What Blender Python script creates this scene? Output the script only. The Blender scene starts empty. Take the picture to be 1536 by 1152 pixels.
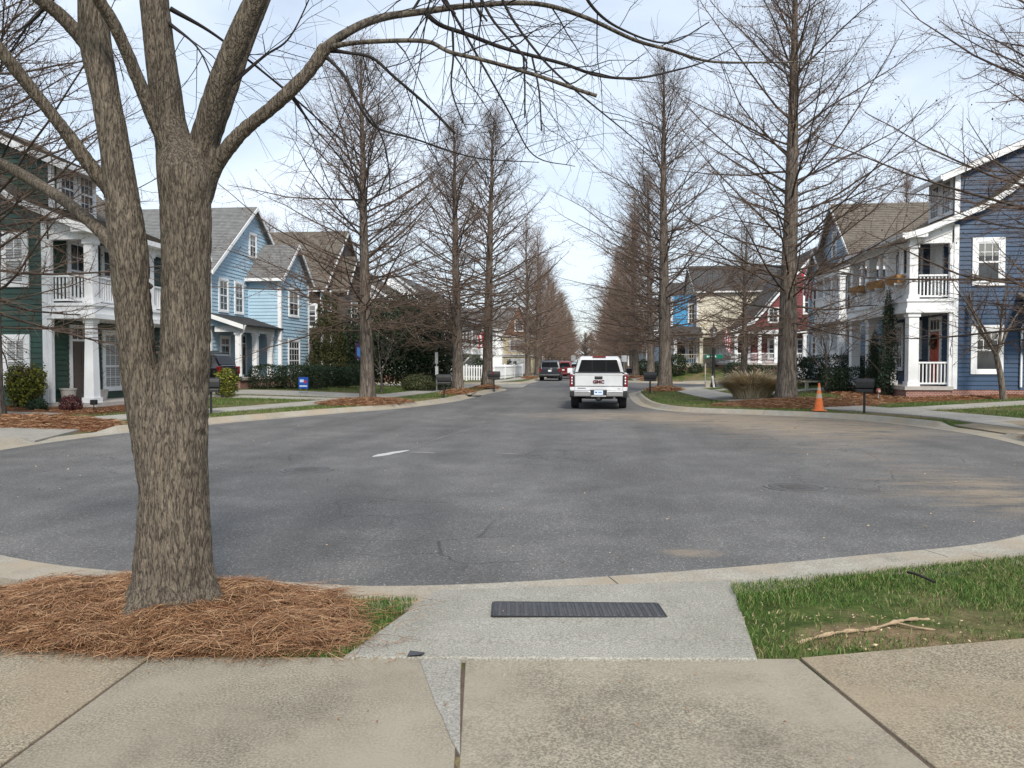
import bpy, math, random
import numpy as np
from mathutils import noise as mnoise, Vector

# ------------------------------------------------------------------ camera, sky, sun, exposure
SC = bpy.context.scene
COL = SC.collection
YAW, PITCH, EYE, CX, FPX = math.radians(5.8), math.radians(1.59), 1.65, 2.09, 1154.0
cam_d = bpy.data.cameras.new('camera'); cam = bpy.data.objects.new('camera', cam_d); COL.objects.link(cam)
cam.location = (CX, 0, EYE); cam.rotation_euler = (math.pi/2 - PITCH, 0, YAW)
cam_d.sensor_width = 36; cam_d.lens = 36*FPX/1536; cam_d.clip_end = 5000; cam_d.clip_start = 0.05
SC.camera = cam

SUN_EL, SUN_AZ = 44.0, 158.0          # azimuth clockwise from +Y: behind the camera, a little to its right
W = bpy.data.worlds.new('World'); SC.world = W; W.use_nodes = True
nt = W.node_tree; nt.nodes.clear()
def wn(t, **k):
    n = nt.nodes.new(t)
    for a, b in k.items(): setattr(n, a, b)
    return n
out = wn('ShaderNodeOutputWorld'); bg = wn('ShaderNodeBackground'); bg.inputs[1].default_value = 0.098
sky = wn('ShaderNodeTexSky', sky_type='NISHITA'); sky.sun_disc = False
sky.sun_elevation = math.radians(SUN_EL); sky.sun_rotation = math.radians(SUN_AZ); sky.air_density = 1.15; sky.dust_density = 1.0; sky.ozone_density = 1.6
tc = wn('ShaderNodeTexCoord'); mp = wn('ShaderNodeMapping'); mp.inputs['Scale'].default_value = (1.3, 1.3, 3.2)
nz = wn('ShaderNodeTexNoise'); nz.inputs['Scale'].default_value = 1.5; nz.inputs['Detail'].default_value = 7; nz.inputs['Roughness'].default_value = .55; nz.inputs['Distortion'].default_value = .6
rp = wn('ShaderNodeValToRGB'); rp.color_ramp.elements[0].position = .30; rp.color_ramp.elements[1].position = .72
rp.color_ramp.elements[0].color = (.42, .42, .42, 1); rp.color_ramp.elements[1].color = (.93, .93, .93, 1)
mx = wn('ShaderNodeMix', data_type='RGBA'); mx.inputs[7].default_value = (6.8, 7.5, 8.4, 1)   # thin high cloud
nt.links.new(tc.outputs['Generated'], mp.inputs['Vector']); nt.links.new(mp.outputs[0], nz.inputs['Vector'])
nt.links.new(nz.outputs['Fac'], rp.inputs[0]); nt.links.new(rp.outputs[0], mx.inputs[0])
nt.links.new(sky.outputs[0], mx.inputs[6]); nt.links.new(mx.outputs[2], bg.inputs[0]); nt.links.new(bg.outputs[0], out.inputs[0])

sd = bpy.data.lights.new('sun', 'SUN'); sd.energy = 2.8; sd.angle = math.radians(12); sd.color = (1, .94, .85)
sun = bpy.data.objects.new('sun', sd); COL.objects.link(sun)
_a, _e = math.radians(SUN_AZ), math.radians(SUN_EL)
sun.rotation_euler = Vector((math.sin(_a)*math.cos(_e), math.cos(_a)*math.cos(_e), math.sin(_e))).to_track_quat('Z', 'Y').to_euler()
SC.view_settings.view_transform = 'Standard'; SC.view_settings.look = 'None'; SC.view_settings.gamma = 1
SC.view_settings.exposure = 0.62; SC.view_settings.use_curve_mapping = False
SC.render.engine = 'CYCLES'
SC.cycles.max_bounces = 5; SC.cycles.transparent_max_bounces = 4; SC.cycles.use_denoising = True

rng = np.random.default_rng(11); random.seed(11)

# ------------------------------------------------------------------ helpers: objects
OFF = {}
def tag(o, label=None, cat=None, group=None, kind=None):
    if label: o['label'] = label
    if cat: o['category'] = cat
    if group: o['group'] = group
    if kind: o['kind'] = kind
    return o
def thing(name, label, cat, loc=(0, 0, 0), rz=0, group=None):
    o = bpy.data.objects.new(name, None); COL.objects.link(o); o.empty_display_size = .2
    o.location = loc; o.rotation_euler = (0, 0, rz); OFF[o.name] = loc
    return tag(o, label, cat, group)
def link(name, me, parent=None):
    o = bpy.data.objects.new(name, me); COL.objects.link(o)
    if parent: o.parent = parent
    return o
def copy_tree(o, parent=None):
    c = o.copy(); COL.objects.link(c); c.parent = parent
    for ch in list(o.children): copy_tree(ch, c)
    return c
def fast_mesh(name, V, Fs, mat=None, smooth=False):
    """V (n,3); Fs list of int arrays (m,k)"""
    me = bpy.data.meshes.new(name); V = np.asarray(V, dtype=np.float32)
    Fs = [np.asarray(f, dtype=np.int32) for f in Fs if len(f)]
    me.vertices.add(len(V)); me.vertices.foreach_set('co', V.ravel())
    nl = sum(f.size for f in Fs); npoly = sum(len(f) for f in Fs)
    me.loops.add(nl); me.polygons.add(npoly)
    me.loops.foreach_set('vertex_index', np.concatenate([f.ravel() for f in Fs]))
    tot = np.concatenate([np.full(len(f), f.shape[1], dtype=np.int32) for f in Fs])
    st = np.zeros(npoly, dtype=np.int32); st[1:] = np.cumsum(tot)[:-1]
    me.polygons.foreach_set('loop_start', st); me.polygons.foreach_set('loop_total', tot)
    if smooth: me.polygons.foreach_set('use_smooth', np.ones(npoly, dtype=bool))
    me.update(calc_edges=True)
    if mat: me.materials.append(mat)
    return me
class MB:
    """collects solids; build() links them as ONE mesh object"""
    def __init__(s): s.v = []; s.f = []
    def add(s, vs, fs):
        b = len(s.v); s.v += [tuple(v) for v in vs]; s.f += [tuple(i+b for i in f) for f in fs]; return s
    def box(s, x0, x1, y0, y1, z0, z1):
        if x0 > x1: x0, x1 = x1, x0
        if y0 > y1: y0, y1 = y1, y0
        return s.add([(x0,y0,z0),(x1,y0,z0),(x1,y1,z0),(x0,y1,z0),(x0,y0,z1),(x1,y0,z1),(x1,y1,z1),(x0,y1,z1)],
                     [(0,3,2,1),(4,5,6,7),(0,1,5,4),(1,2,6,5),(2,3,7,6),(3,0,4,7)])
    def hexa(s, b, t):
        return s.add(list(b)+list(t), [(3,2,1,0),(4,5,6,7),(0,1,5,4),(1,2,6,5),(2,3,7,6),(3,0,4,7)])
    def prism(s, poly, axis, a, b):
        """poly: 2D outline. axis 'x': poly is (y,z); 'y': (x,z); 'z': (x,y)"""
        m = {'x': lambda p, c: (c, p[0], p[1]), 'y': lambda p, c: (p[0], c, p[1]), 'z': lambda p, c: (p[0], p[1], c)}[axis]
        n = len(poly)
        return s.add([m(p, a) for p in poly]+[m(p, b) for p in poly],
                     [tuple(range(n-1, -1, -1)), tuple(range(n, 2*n))]+[(i, (i+1) % n, n+(i+1) % n, n+i) for i in range(n)])
    def cyl(s, p0, p1, r0, r1=None, n=10):
        r1 = r0 if r1 is None else r1
        p0, p1 = Vector(p0), Vector(p1); d = (p1-p0).normalized(); u = d.orthogonal().normalized(); w = d.cross(u)
        ring = lambda p, r: [p+(u*math.cos(2*math.pi*i/n)+w*math.sin(2*math.pi*i/n))*r for i in range(n)]
        return s.add(ring(p0, r0)+ring(p1, r1), [tuple(range(n-1, -1, -1)), tuple(range(n, 2*n))]+[(i, (i+1) % n, n+(i+1) % n, n+i) for i in range(n)])
    def lathe(s, prof, c=(0, 0, 0), n=14, sq=False):
        b = len(s.v); k = len(prof)
        for r, z in prof:
            for i in range(n):
                a = 2*math.pi*(i+.5)/n; s.v.append((c[0]+r*math.cos(a), c[1]+r*math.sin(a), c[2]+z))
        for j in range(k-1):
            for i in range(n): s.f.append((b+j*n+i, b+j*n+(i+1) % n, b+(j+1)*n+(i+1) % n, b+(j+1)*n+i))
        s.f.append(tuple(b+i for i in range(n-1, -1, -1))); s.f.append(tuple(b+(k-1)*n+i for i in range(n)))
        return s
    def lb(s, pl, s0, s1, z0, z1, n0, n1):
        ax, c, sg = pl
        if ax == 'y': return s.box(s0, s1, c+sg*n0, c+sg*n1, z0, z1)
        return s.box(c+sg*n0, c+sg*n1, s0, s1, z0, z1)
    def build(s, name, mat, parent=None, bevel=0, smooth=False, off=None):
        o3 = off if off is not None else OFF.get(parent.name if parent else '', (0, 0, 0))
        me = bpy.data.meshes.new(name)
        me.from_pydata([(v[0]-o3[0], v[1]-o3[1], v[2]-o3[2]) for v in s.v], [], s.f)
        if mat: me.materials.append(mat)
        if smooth: me.polygons.foreach_set('use_smooth', [True]*len(me.polygons))
        me.update()
        o = link(name, me, parent); OFF[o.name] = o3
        if bevel:
            m = o.modifiers.new('bevel', 'BEVEL'); m.width = bevel; m.segments = 2; m.limit_method = 'ANGLE'; m.angle_limit = math.radians(35)
        return o
def tubes(P, R, sides):
    P = np.asarray(P, float); R = np.asarray(R, float); N, K, _ = P.shape
    T = np.gradient(P, axis=1); T /= np.linalg.norm(T, axis=2, keepdims=True)+1e-9
    m = T.mean(1); ref = np.where(np.abs(m[:, 2:3]) < .8, np.array([[0, 0, 1.]]), np.array([[1., 0, 0]]))[:, None, :]
    U = np.cross(T, ref); U /= np.linalg.norm(U, axis=2, keepdims=True)+1e-9; Wv = np.cross(T, U)
    a = np.arange(sides)*2*np.pi/sides
    V = P[:, :, None, :]+R[:, :, None, None]*(U[:, :, None, :]*np.cos(a)[None, None, :, None]+Wv[:, :, None, :]*np.sin(a)[None, None, :, None])
    idx = np.arange(N*K*sides).reshape(N, K, sides); nx = np.roll(idx, -1, axis=2)
    F = np.stack([idx[:, :-1], nx[:, :-1], nx[:, 1:], idx[:, 1:]], -1).reshape(-1, 4)
    return V.reshape(-1, 3), F
def join(parts):
    Vs, Fs, b = [], [], 0
    for V, F in parts: Vs.append(V); Fs.append(F+b); b += len(V)
    return np.concatenate(Vs), Fs
def tube_obj(name, paths, mat, parent=None, sides=8):
    """paths: list of (points, radii) of any length"""
    o3 = OFF.get(parent.name if parent else '', (0, 0, 0)); parts = []
    for p, r in paths:
        p = np.asarray(p, float)[None]; r = np.asarray(r if hasattr(r, '__len__') else [r]*p.shape[1], float)[None]
        parts.append(tubes(p, r, sides))
    V, F = join(parts)
    o = link(name, fast_mesh(name, V-np.array(o3), F, mat, True), parent); OFF[o.name] = o3
    return o
def spline(pts, n):
    """Catmull-Rom through pts, n samples per span"""
    p = np.asarray(pts, float); p = np.vstack([2*p[0]-p[1], p, 2*p[-1]-p[-2]]); outp = []
    for i in range(1, len(p)-2):
        t = np.linspace(0, 1, n, endpoint=False)[:, None]
        a, b, c, d = p[i-1], p[i], p[i+1], p[i+2]
        outp.append(.5*((2*b)+(-a+c)*t+(2*a-5*b+4*c-d)*t*t+(-a+3*b-3*c+d)*t**3))
    outp.append(p[-2][None]); return np.vstack(outp)
def resample(p, step):
    d = np.r_[0, np.cumsum(np.linalg.norm(np.diff(p, axis=0), axis=1))]; n = max(2, int(round(d[-1]/step))+1)
    t = np.linspace(0, d[-1], n); return np.stack([np.interp(t, d, p[:, i]) for i in range(p.shape[1])], 1)
def pix(px, depth, py=None, z=None):
    """a spot in the place: seen at column px, depth metres off along the lens, at height z or row py"""
    xc = (px-768)/FPX*depth
    zz = z if z is not None else (EYE+(544-py)/FPX*depth if py is not None else 0.0)
    return np.array([CX+xc*math.cos(YAW)-depth*math.sin(YAW), xc*math.sin(YAW)+depth*math.cos(YAW), zz])

# ------------------------------------------------------------------ helpers: materials
def nmat(name):
    m = bpy.data.materials.new(name); m.use_nodes = True; t = m.node_tree
    return m, t, t.nodes['Principled BSDF']
def ramp(t, src, stops):
    r = t.nodes.new('ShaderNodeValToRGB'); e = r.color_ramp.elements
    while len(e) < len(stops): e.new(.5)
    for i, (p, c) in enumerate(stops):
        e[i].position = p; e[i].color = (*c, 1) if hasattr(c, '__len__') else (c, c, c, 1)
    t.links.new(src, r.inputs[0]); return r.outputs[0]
def noise(t, vec, scale, detail=4, rough=.55, dist=0):
    n = t.nodes.new('ShaderNodeTexNoise'); n.inputs['Scale'].default_value = scale; n.inputs['Detail'].default_value = detail
    n.inputs['Roughness'].default_value = rough; n.inputs['Distortion'].default_value = dist
    if vec is not None: t.links.new(vec, n.inputs['Vector'])
    return n.outputs['Fac']
def mixc(t, fac, a, b, mode='MIX'):
    m = t.nodes.new('ShaderNodeMix'); m.data_type = 'RGBA'; m.blend_type = mode; m.clamp_factor = True
    for s, i in ((fac, 0), (a, 6), (b, 7)):
        if hasattr(s, 'links'): t.links.new(s, m.inputs[i])
        elif i == 0: m.inputs[0].default_value = s
        else: m.inputs[i].default_value = (*s, 1)
    return m.outputs[2]
def math_(t, op, a, b=0.0, c=None):
    m = t.nodes.new('ShaderNodeMath'); m.operation = op
    for i, s in enumerate((a, b, c)):
        if s is None: continue
        if hasattr(s, 'links'): t.links.new(s, m.inputs[i])
        else: m.inputs[i].default_value = s
    return m.outputs[0]
def coords(t, kind='Object', scale=None):
    c = t.nodes.new('ShaderNodeTexCoord').outputs[kind]
    if scale:
        m = t.nodes.new('ShaderNodeMapping'); m.inputs['Scale'].default_value = scale; t.links.new(c, m.inputs['Vector']); c = m.outputs[0]
    return c
def bump(t, b, h, strength=.5, dist=.01):
    n = t.nodes.new('ShaderNodeBump'); n.inputs['Strength'].default_value = strength; n.inputs['Distance'].default_value = dist
    t.links.new(h, n.inputs['Height']); t.links.new(n.outputs[0], b.inputs['Normal'])
def plain(name, c, rough=.6, var=.12, scale=3.0, metal=0, dirt=None, bmp=0, spec=None):
    """one paint: slight mottling, optional grime"""
    m, t, b = nmat(name); v = coords(t)
    f = noise(t, v, scale, 5)
    lo = tuple(x*(1-var) for x in c); hi = tuple(min(1, x*(1+var)) for x in c)
    col = ramp(t, f, [(.3, lo), (.7, hi)])
    if dirt:
        g = ramp(t, noise(t, v, scale*.35, 6, .65), [(.52, 0), (.75, 1)]); col = mixc(t, math_(t, 'MULTIPLY', g, dirt[1]), col, dirt[0])
    t.links.new(col, b.inputs['Base Color']); b.inputs['Roughness'].default_value = rough; b.inputs['Metallic'].default_value = metal
    if spec is not None: b.inputs['Specular IOR Level'].default_value = spec
    if bmp: bump(t, b, noise(t, v, scale*12, 4), bmp, .01)
    return m
def leafy(name, cols, rough=.6, trans=0.0):
    """colour varies leaf by leaf"""
    m, t, b = nmat(name)
    g = t.nodes.new('ShaderNodeNewGeometry')
    col = ramp(t, g.outputs['Random Per Island'], [(i/(len(cols)-1), c) for i, c in enumerate(cols)])
    t.links.new(col, b.inputs['Base Color']); b.inputs['Roughness'].default_value = rough; b.inputs['Specular IOR Level'].default_value = .25
    return m
MT = {}
MT['white'] = plain('white_paint', (.78, .79, .80), .5, .05, 2, dirt=((.45, .43, .40), .25))
MT['navy'] = plain('navy_siding', (.013, .046, .104), .55, .16, 1.2, dirt=((.08, .10, .14), .3))
MT['green'] = plain('green_siding', (.017, .055, .038), .5, .14, 1.2)
MT['sky_blue'] = plain('light_blue_siding', (.35, .50, .61), .6, .06, 1.2)
MT['grey_blue'] = plain('grey_blue_siding', (.25, .36, .46), .6, .06, 1.2)
MT['bright_blue'] = plain('bright_blue_siding', (.03, .30, .58), .6, .08, 1.2)
MT['brown'] = plain('brown_siding', (.075, .060, .050), .65, .12, 1.2)
MT['red'] = plain('red_siding', (.16, .022, .025), .6, .12, 1.2)
MT['cream'] = plain('cream_siding', (.62, .58, .46), .6, .05, 1.2, dirt=((.45, .42, .33), .3))
MT['yellow'] = plain('yellow_siding', (.66, .57, .39), .6, .05, 1.2)
MT['shake'] = plain('brown_shake', (.22, .10, .055), .8, .3, 5)
MT['tan'] = plain('tan_siding', (.42, .38, .30), .6, .06, 1.2)
MT['dark'] = plain('dark_metal', (.012, .012, .013), .45, .1, 5)
MT['black_plastic'] = plain('black_plastic', (.014, .014, .015), .55, .2, 8)
MT['rubber'] = plain('tyre_rubber', (.016, .016, .017), .85, .25, 9, dirt=((.09, .08, .07), .4))
MT['door_brown'] = plain('brown_door', (.075, .058, .050), .5, .1, 3)
MT['door_red'] = plain('coral_door', (.55, .085, .045), .45, .06, 3)
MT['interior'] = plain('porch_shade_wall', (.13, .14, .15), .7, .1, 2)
MT['wood_box'] = plain('cedar_planter', (.45, .24, .09), .6, .25, 6)
MT['terracotta'] = plain('stone_planter', (.42, .39, .36), .8, .12, 6)
MT['chrome'] = plain('chrome', (.62, .62, .62), .22, .06, 4, metal=1)
MT['steel'] = plain('galvanised_steel', (.40, .41, .42), .45, .12, 6, metal=.7)
MT['cone_orange'] = plain('cone_orange', (.68, .155, .03), .55, .12, 8, dirt=((.25, .15, .09), .5))
MT['cone_band'] = plain('cone_reflective_band', (.44, .34, .26), .5, .15, 14)
MT['sign_green'] = plain('green_sign', (.0, .16, .10), .4, .05, 4)
MT['sign_white'] = plain('white_sign', (.75, .76, .77), .4, .05, 4)
MT['sign_back'] = plain('aluminium_sign_back', (.42, .43, .44), .45, .08, 4, metal=.4)
MT['sign_blue'] = plain('blue_sign', (.015, .085, .42), .45, .06, 4)
MT['flag_red'] = plain('flag_red', (.48, .03, .05), .8, .1, 6)
MT['flag_white'] = plain('flag_white', (.74, .73, .74), .8, .05, 6)
MT['flag_navy'] = plain('flag_navy', (.03, .045, .16), .8, .1, 6)
MT['flag_orange'] = plain('flag_orange', (.75, .14, .03), .8, .1, 6)
MT['banner_purple'] = plain('banner_purple', (.06, .03, .09), .8, .1, 6)
MT['banner_blue'] = plain('banner_blue', (.07, .22, .55), .8, .1, 6)
MT['lens_red'] = plain('red_lens', (.16, .006, .010), .2, .1, 6)
MT['lens_clear'] = plain('clear_lens', (.78, .78, .80), .2, .05, 6)
MT['plate_blue'] = plain('plate_pale_blue', (.58, .70, .86), .4, .05, 8)
MT['plate_ink'] = plain('plate_ink', (.06, .10, .30), .5, .05, 8)
MT['badge_red'] = plain('badge_red', (.085, .012, .016), .3, .05, 8)
MT['grime_white'] = plain('old_paint', (.42, .42, .41), .7, .1, 20)
def car_paint(name, c, metal=.25, rough=.32, dirt=None):
    m = plain(name, c, rough, .06, 1.5, metal=metal, dirt=dirt); b = m.node_tree.nodes['Principled BSDF']
    b.inputs['Coat Weight'].default_value = .6; b.inputs['Coat Roughness'].default_value = .08; return m
MT['car_white'] = car_paint('white_car_paint', (.60, .615, .625), .15, .32, ((.36, .34, .31), .45)); MT['car_dark'] = car_paint('slate_car_paint', (.022, .027, .037)); MT['car_red'] = car_paint('red_car_paint', (.19, .009, .013))
MT['car_silver'] = car_paint('silver_car_paint', (.42, .47, .50), .5); MT['car_black'] = car_paint('black_car_paint', (.014, .015, .018))
def glass(name, c, rough=.06, sp=.5):
    m, t, b = nmat(name); v = coords(t)
    t.links.new(ramp(t, noise(t, v, .9, 3), [(.3, tuple(x*.6 for x in c)), (.7, tuple(x*1.5 for x in c))]), b.inputs['Base Color'])
    b.inputs['Roughness'].default_value = rough; b.inputs['Specular IOR Level'].default_value = sp
    return m
MT['glass'] = glass('window_glass', (.035, .04, .045)); MT['car_glass'] = glass('car_glass', (.007, .008, .009), .05, .10)
def blind_mat():
    m, t, b = nmat('window_blind'); v = coords(t); s = t.nodes.new('ShaderNodeSeparateXYZ'); t.links.new(v, s.inputs[0])
    w = math_(t, 'FRACT', math_(t, 'MULTIPLY', s.outputs[2], 14.0))
    t.links.new(ramp(t, w, [(.0, (.10, .105, .11)), (.3, (.34, .35, .35)), (.75, (.40, .41, .41)), (1, (.10, .105, .11))]), b.inputs['Base Color'])
    b.inputs['Roughness'].default_value = .5; return m
MT['blind'] = blind_mat(); MT['blind_in'] = plain('shaded_blind', (.20, .20, .195), .6, .1, 6)
def roof_mat(name, c, c2):
    m, t, b = nmat(name); v = coords(t)
    br = t.nodes.new('ShaderNodeTexNoise'); br.inputs['Scale'].default_value = 2.2; br.inputs['Detail'].default_value = 6; t.links.new(v, br.inputs['Vector'])
    vo = t.nodes.new('ShaderNodeTexVoronoi'); vo.inputs['Scale'].default_value = 5.5; t.links.new(v, vo.inputs['Vector'])
    sep = t.nodes.new('ShaderNodeSeparateColor'); t.links.new(vo.outputs['Color'], sep.inputs[0])
    col = mixc(t, sep.outputs[0], c, c2)
    col = mixc(t, math_(t, 'MULTIPLY', br.outputs['Fac'], .6), col, tuple(x*.55 for x in c))
    t.links.new(col, b.inputs['Base Color']); b.inputs['Roughness'].default_value = .9
    bump(t, b, noise(t, v, 60, 3), .5, .01); return m
MT['shingle_brown'] = roof_mat('brown_shingles', (.125, .108, .088), (.19, .165, .135)); MT['shingle_grey'] = roof_mat('grey_shingles', (.15, .15, .15), (.22, .22, .215))
MT['shingle_dark'] = roof_mat('dark_shingles', (.06, .06, .062), (.10, .10, .10))
def brick_mat():
    m, t, b = nmat('brick'); v = coords(t, 'Object')
    s = t.nodes.new('ShaderNodeSeparateXYZ'); t.links.new(v, s.inputs[0]); cb = t.nodes.new('ShaderNodeCombineXYZ')
    t.links.new(math_(t, 'ADD', s.outputs[0], s.outputs[1]), cb.inputs[0]); t.links.new(s.outputs[2], cb.inputs[1])
    br = t.nodes.new('ShaderNodeTexBrick'); br.inputs['Scale'].default_value = 4.4; br.inputs['Color1'].default_value = (.20, .062, .042, 1); br.inputs['Color2'].default_value = (.30, .11, .075, 1)
    br.inputs['Mortar'].default_value = (.34, .31, .28, 1); br.inputs['Mortar Size'].default_value = .03; t.links.new(cb.outputs[0], br.inputs['Vector'])
    t.links.new(br.outputs['Color'], b.inputs['Base Color']); b.inputs['Roughness'].default_value = .85; return m
MT['brick'] = brick_mat(); MT['brick_red'] = plain('red_brick', (.24, .085, .058), .85, .3, 8, bmp=.3)
def bark(name, dark, light, sc=(9, 9, 1.7), bs=.9, bd=.02):
    m, t, b = nmat(name); v = coords(t, 'Object', sc)
    w = t.nodes.new('ShaderNodeTexNoise'); w.inputs['Scale'].default_value = .8; w.inputs['Detail'].default_value = 3; t.links.new(v, w.inputs['Vector'])
    vv = mixc(t, .30, v, w.outputs['Color'], 'ADD')
    def furrow(s, k): return math_(t, 'MINIMUM', math_(t, 'MULTIPLY', math_(t, 'ABSOLUTE', math_(t, 'SUBTRACT', noise(t, vv, s, 2, .5), .5)), k), 1.0)
    n2 = noise(t, vv, 9, 6, .7)
    h = math_(t, 'ADD', math_(t, 'ADD', math_(t, 'MULTIPLY', furrow(1.5, 9), .42), math_(t, 'MULTIPLY', furrow(3.1, 8), .30)), math_(t, 'MULTIPLY', n2, .42))
    col = ramp(t, h, [(.24, tuple(x*.45 for x in dark)), (.42, dark), (.66, tuple((a+c)/2 for a, c in zip(dark, light))), (.92, light)])
    big = noise(t, coords(t, 'Object', (2.2, 2.2, 1.2)), 1.0, 4)
    col = mixc(t, ramp(t, big, [(.35, 0), (.7, .55)]), col, mixc(t, 1.0, col, (.62, .62, .60), 'MULTIPLY'))
    t.links.new(col, b.inputs['Base Color']); b.inputs['Roughness'].default_value = .92; b.inputs['Specular IOR Level'].default_value = .15
    bump(t, b, h, bs, bd); return m
MT['bark'] = bark('furrowed_bark', (.088, .073, .058), (.205, .172, .132), (30, 30, 5.6), .9, .012)
MT['limb'] = bark('limb_bark', (.066, .057, .048), (.165, .142, .114), (14, 14, 5), .5, .008)
MT['cypress'] = bark('cypress_bark', (.095, .080, .068), (.215, .182, .152), (7, 7, .9), .8, .02)
MT['branch'] = plain('branch_bark', (.086, .067, .055), .9, .25, 6, spec=.1)
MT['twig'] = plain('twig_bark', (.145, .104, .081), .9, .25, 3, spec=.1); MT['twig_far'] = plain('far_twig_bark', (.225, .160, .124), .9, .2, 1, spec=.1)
MT['twig_dark'] = plain('dark_twig_bark', (.035, .031, .030), .9, .25, 6, spec=.1)
MT['cones'] = plain('cypress_cones', (.040, .028, .022), .9, .2, 9)
MT['leaf_holly'] = leafy('holly_leaves', [(.008, .018, .009), (.014, .030, .013), (.022, .042, .018), (.05, .055, .025)])
MT['leaf_hedge'] = leafy('hedge_leaves', [(.010, .024, .012), (.018, .040, .018), (.035, .060, .026)])
MT['leaf_arbor'] = leafy('arborvitae_sprays', [(.018, .026, .009), (.040, .046, .014), (.075, .066, .022)])
MT['leaf_yellow'] = leafy('yellow_green_leaves', [(.030, .050, .008), (.09, .105, .012), (.24, .23, .03)])
MT['leaf_red'] = leafy('red_leaves', [(.045, .010, .014), (.09, .018, .022), (.14, .05, .04)])
MT['leaf_lime'] = leafy('shrub_leaves', [(.028, .040, .014), (.065, .080, .03), (.14, .14, .07)])
MT['leaf_thin'] = leafy('cypress_sprays', [(.014, .032, .018), (.03, .055, .03), (.05, .08, .04)])
MT['dry_grass'] = leafy('dry_grass', [(.22, .155, .085), (.42, .32, .19), (.58, .47, .31)])
MT['tussock'] = leafy('tussock_blades', [(.34, .26, .155), (.58, .47, .30), (.74, .63, .44)])
MT['straw'] = leafy('pine_needles', [(.10, .046, .022), (.20, .096, .046), (.31, .165, .082), (.44, .30, .18)], .7)
MT['blade'] = leafy('grass_blades', [(.028, .066, .010), (.046, .110, .016), (.074, .150, .024), (.115, .175, .042), (.26, .23, .11)], .6)
MT['blade_far'] = leafy('lawn_blades', [(.042, .078, .016), (.070, .128, .026), (.11, .165, .040), (.22, .21, .09)], .7)
MT['dead_leaf'] = leafy('fallen_leaves', [(.16, .07, .04), (.26, .13, .07), (.36, .21, .12)], .8)
# ------------------------------------------------------------------ the ground, the road and the pavements
R1 = spline([(-.7,5.60),(.65,5.50),(2.4,5.98),(4.3,6.75),(6.2,7.75),(8.5,10.3),(10.0,13.8),(10.75,17.2),(10.55,20.3),(9.5,23.1),(7.4,24.75),(5.4,25.85),(4.35,27.6),(3.92,31),(4.0,38),(4.3,42.2),(5.7,45.6),(9,47.8),(14,49.5),(45,52)], 10)
R2 = spline([(45,60),(14,60.6),(9,61.6),(6,63.6),(4.5,66.6),(4.0,71),(4.0,120),(4.0,420)], 10)
L1 = spline([(-.7,5.60),(-1.85,5.72),(-2.9,6.05),(-4.9,7.0),(-7.2,9.2),(-8.6,12),(-9.0,14.6),(-8.65,17.3),(-7.85,19.8),(-6.3,23.6),(-4.6,27.4),(-3.55,32.5),(-3.3,40),(-2.9,45.5),(-3.6,48.6),(-6,49.8),(-16,50)], 10)
L2 = spline([(-16,58),(-8,58),(-4.4,58.4),(-2.9,60),(-2.6,63),(-2.5,72),(-2.5,120),(-2.5,420)], 10)
CH = [resample(c, .3) for c in (R1, R2, L1, L2)]
PTS = np.vstack([c for c in CH])
POLY = np.vstack([CH[0], CH[1], CH[3][::-1], CH[2][::-1]])
def inside(x, y):
    x = np.asarray(x, float); y = np.asarray(y, float); r = np.zeros(x.shape, bool)
    Pp = POLY[::2]; A = Pp; B = np.roll(Pp, -1, 0)
    for (x0, y0), (x1, y1) in zip(A, B):
        if y0 == y1: continue
        c = ((y0 > y) != (y1 > y)) & (x < (x1-x0)*(y-y0)/(y1-y0)+x0)
        r ^= c
    return r
def sdist(x, y):
    x = np.asarray(x, float).ravel(); y = np.asarray(y, float).ravel(); d = np.empty(len(x))
    for i in range(0, len(x), 4000):
        a = x[i:i+4000, None]-PTS[None, :, 0]; b = y[i:i+4000, None]-PTS[None, :, 1]
        d[i:i+4000] = np.sqrt((a*a+b*b).min(1))
    return np.where(inside(x, y), -d, d)
sm = lambda t: np.clip(t, 0, 1)**2*(3-2*np.clip(t, 0, 1))
DIPS = [(-9.0, 15.9, 2.3), (10.8, 19.2, 2.5)]
def H(x, y, d=None):
    x = np.atleast_1d(np.asarray(x, float)); y = np.atleast_1d(np.asarray(y, float))
    d = sdist(x, y) if d is None else d
    near = sm((y-8)/6)
    z = .07+.06*near
    z = z+np.where(x < .5, (.20+.08*sm((y-28)/10)*sm((60-y)/15))*sm((d-1.5)/9)*near, (.38+.75*sm((y-32)/28))*sm((d-1.5)/8.5)*near)
    for (qx, qy, qr) in DIPS:
        k = sm((qr-np.hypot(x-qx, y-qy))/.8)*sm((2.0-d)/1.3); z = z*(1-k)+.022*k
    return z
def h1(x, y): return float(H(x, y)[0])
gx = np.unique(np.r_[-1800, -900, -450, -200, -120, -80, -60, np.arange(-46, -16, 1.5), np.arange(-16, 18, .4), np.arange(18, 48, 1.5), 60, 80, 120, 200, 450, 900, 1800])
gy = np.unique(np.r_[-600, -200, -60, -20, np.arange(-8, 4, 1.), np.arange(4, 70, .4), np.arange(70, 130, 3), np.arange(130, 420, 15), 420, 600, 1000, 2200])
GX, GY = np.meshgrid(gx, gy); fx, fy = GX.ravel(), GY.ravel(); D0 = sdist(fx, fy)
gz = H(fx, fy, D0)+.012*np.sin(fx*1.7+fy*.6)*np.cos(fy*1.3-fx*.4)*np.clip((D0-1)/3, 0, 1)
gz = np.where(D0 < .56, -.22, gz-.012)
_t = np.clip((fy-3.95)/1.35, 0, 1); _in = (fx > .3) & (fx < 3.45) & (fy > 3.6) & (fy < 5.8) & (D0 > .3)
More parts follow.
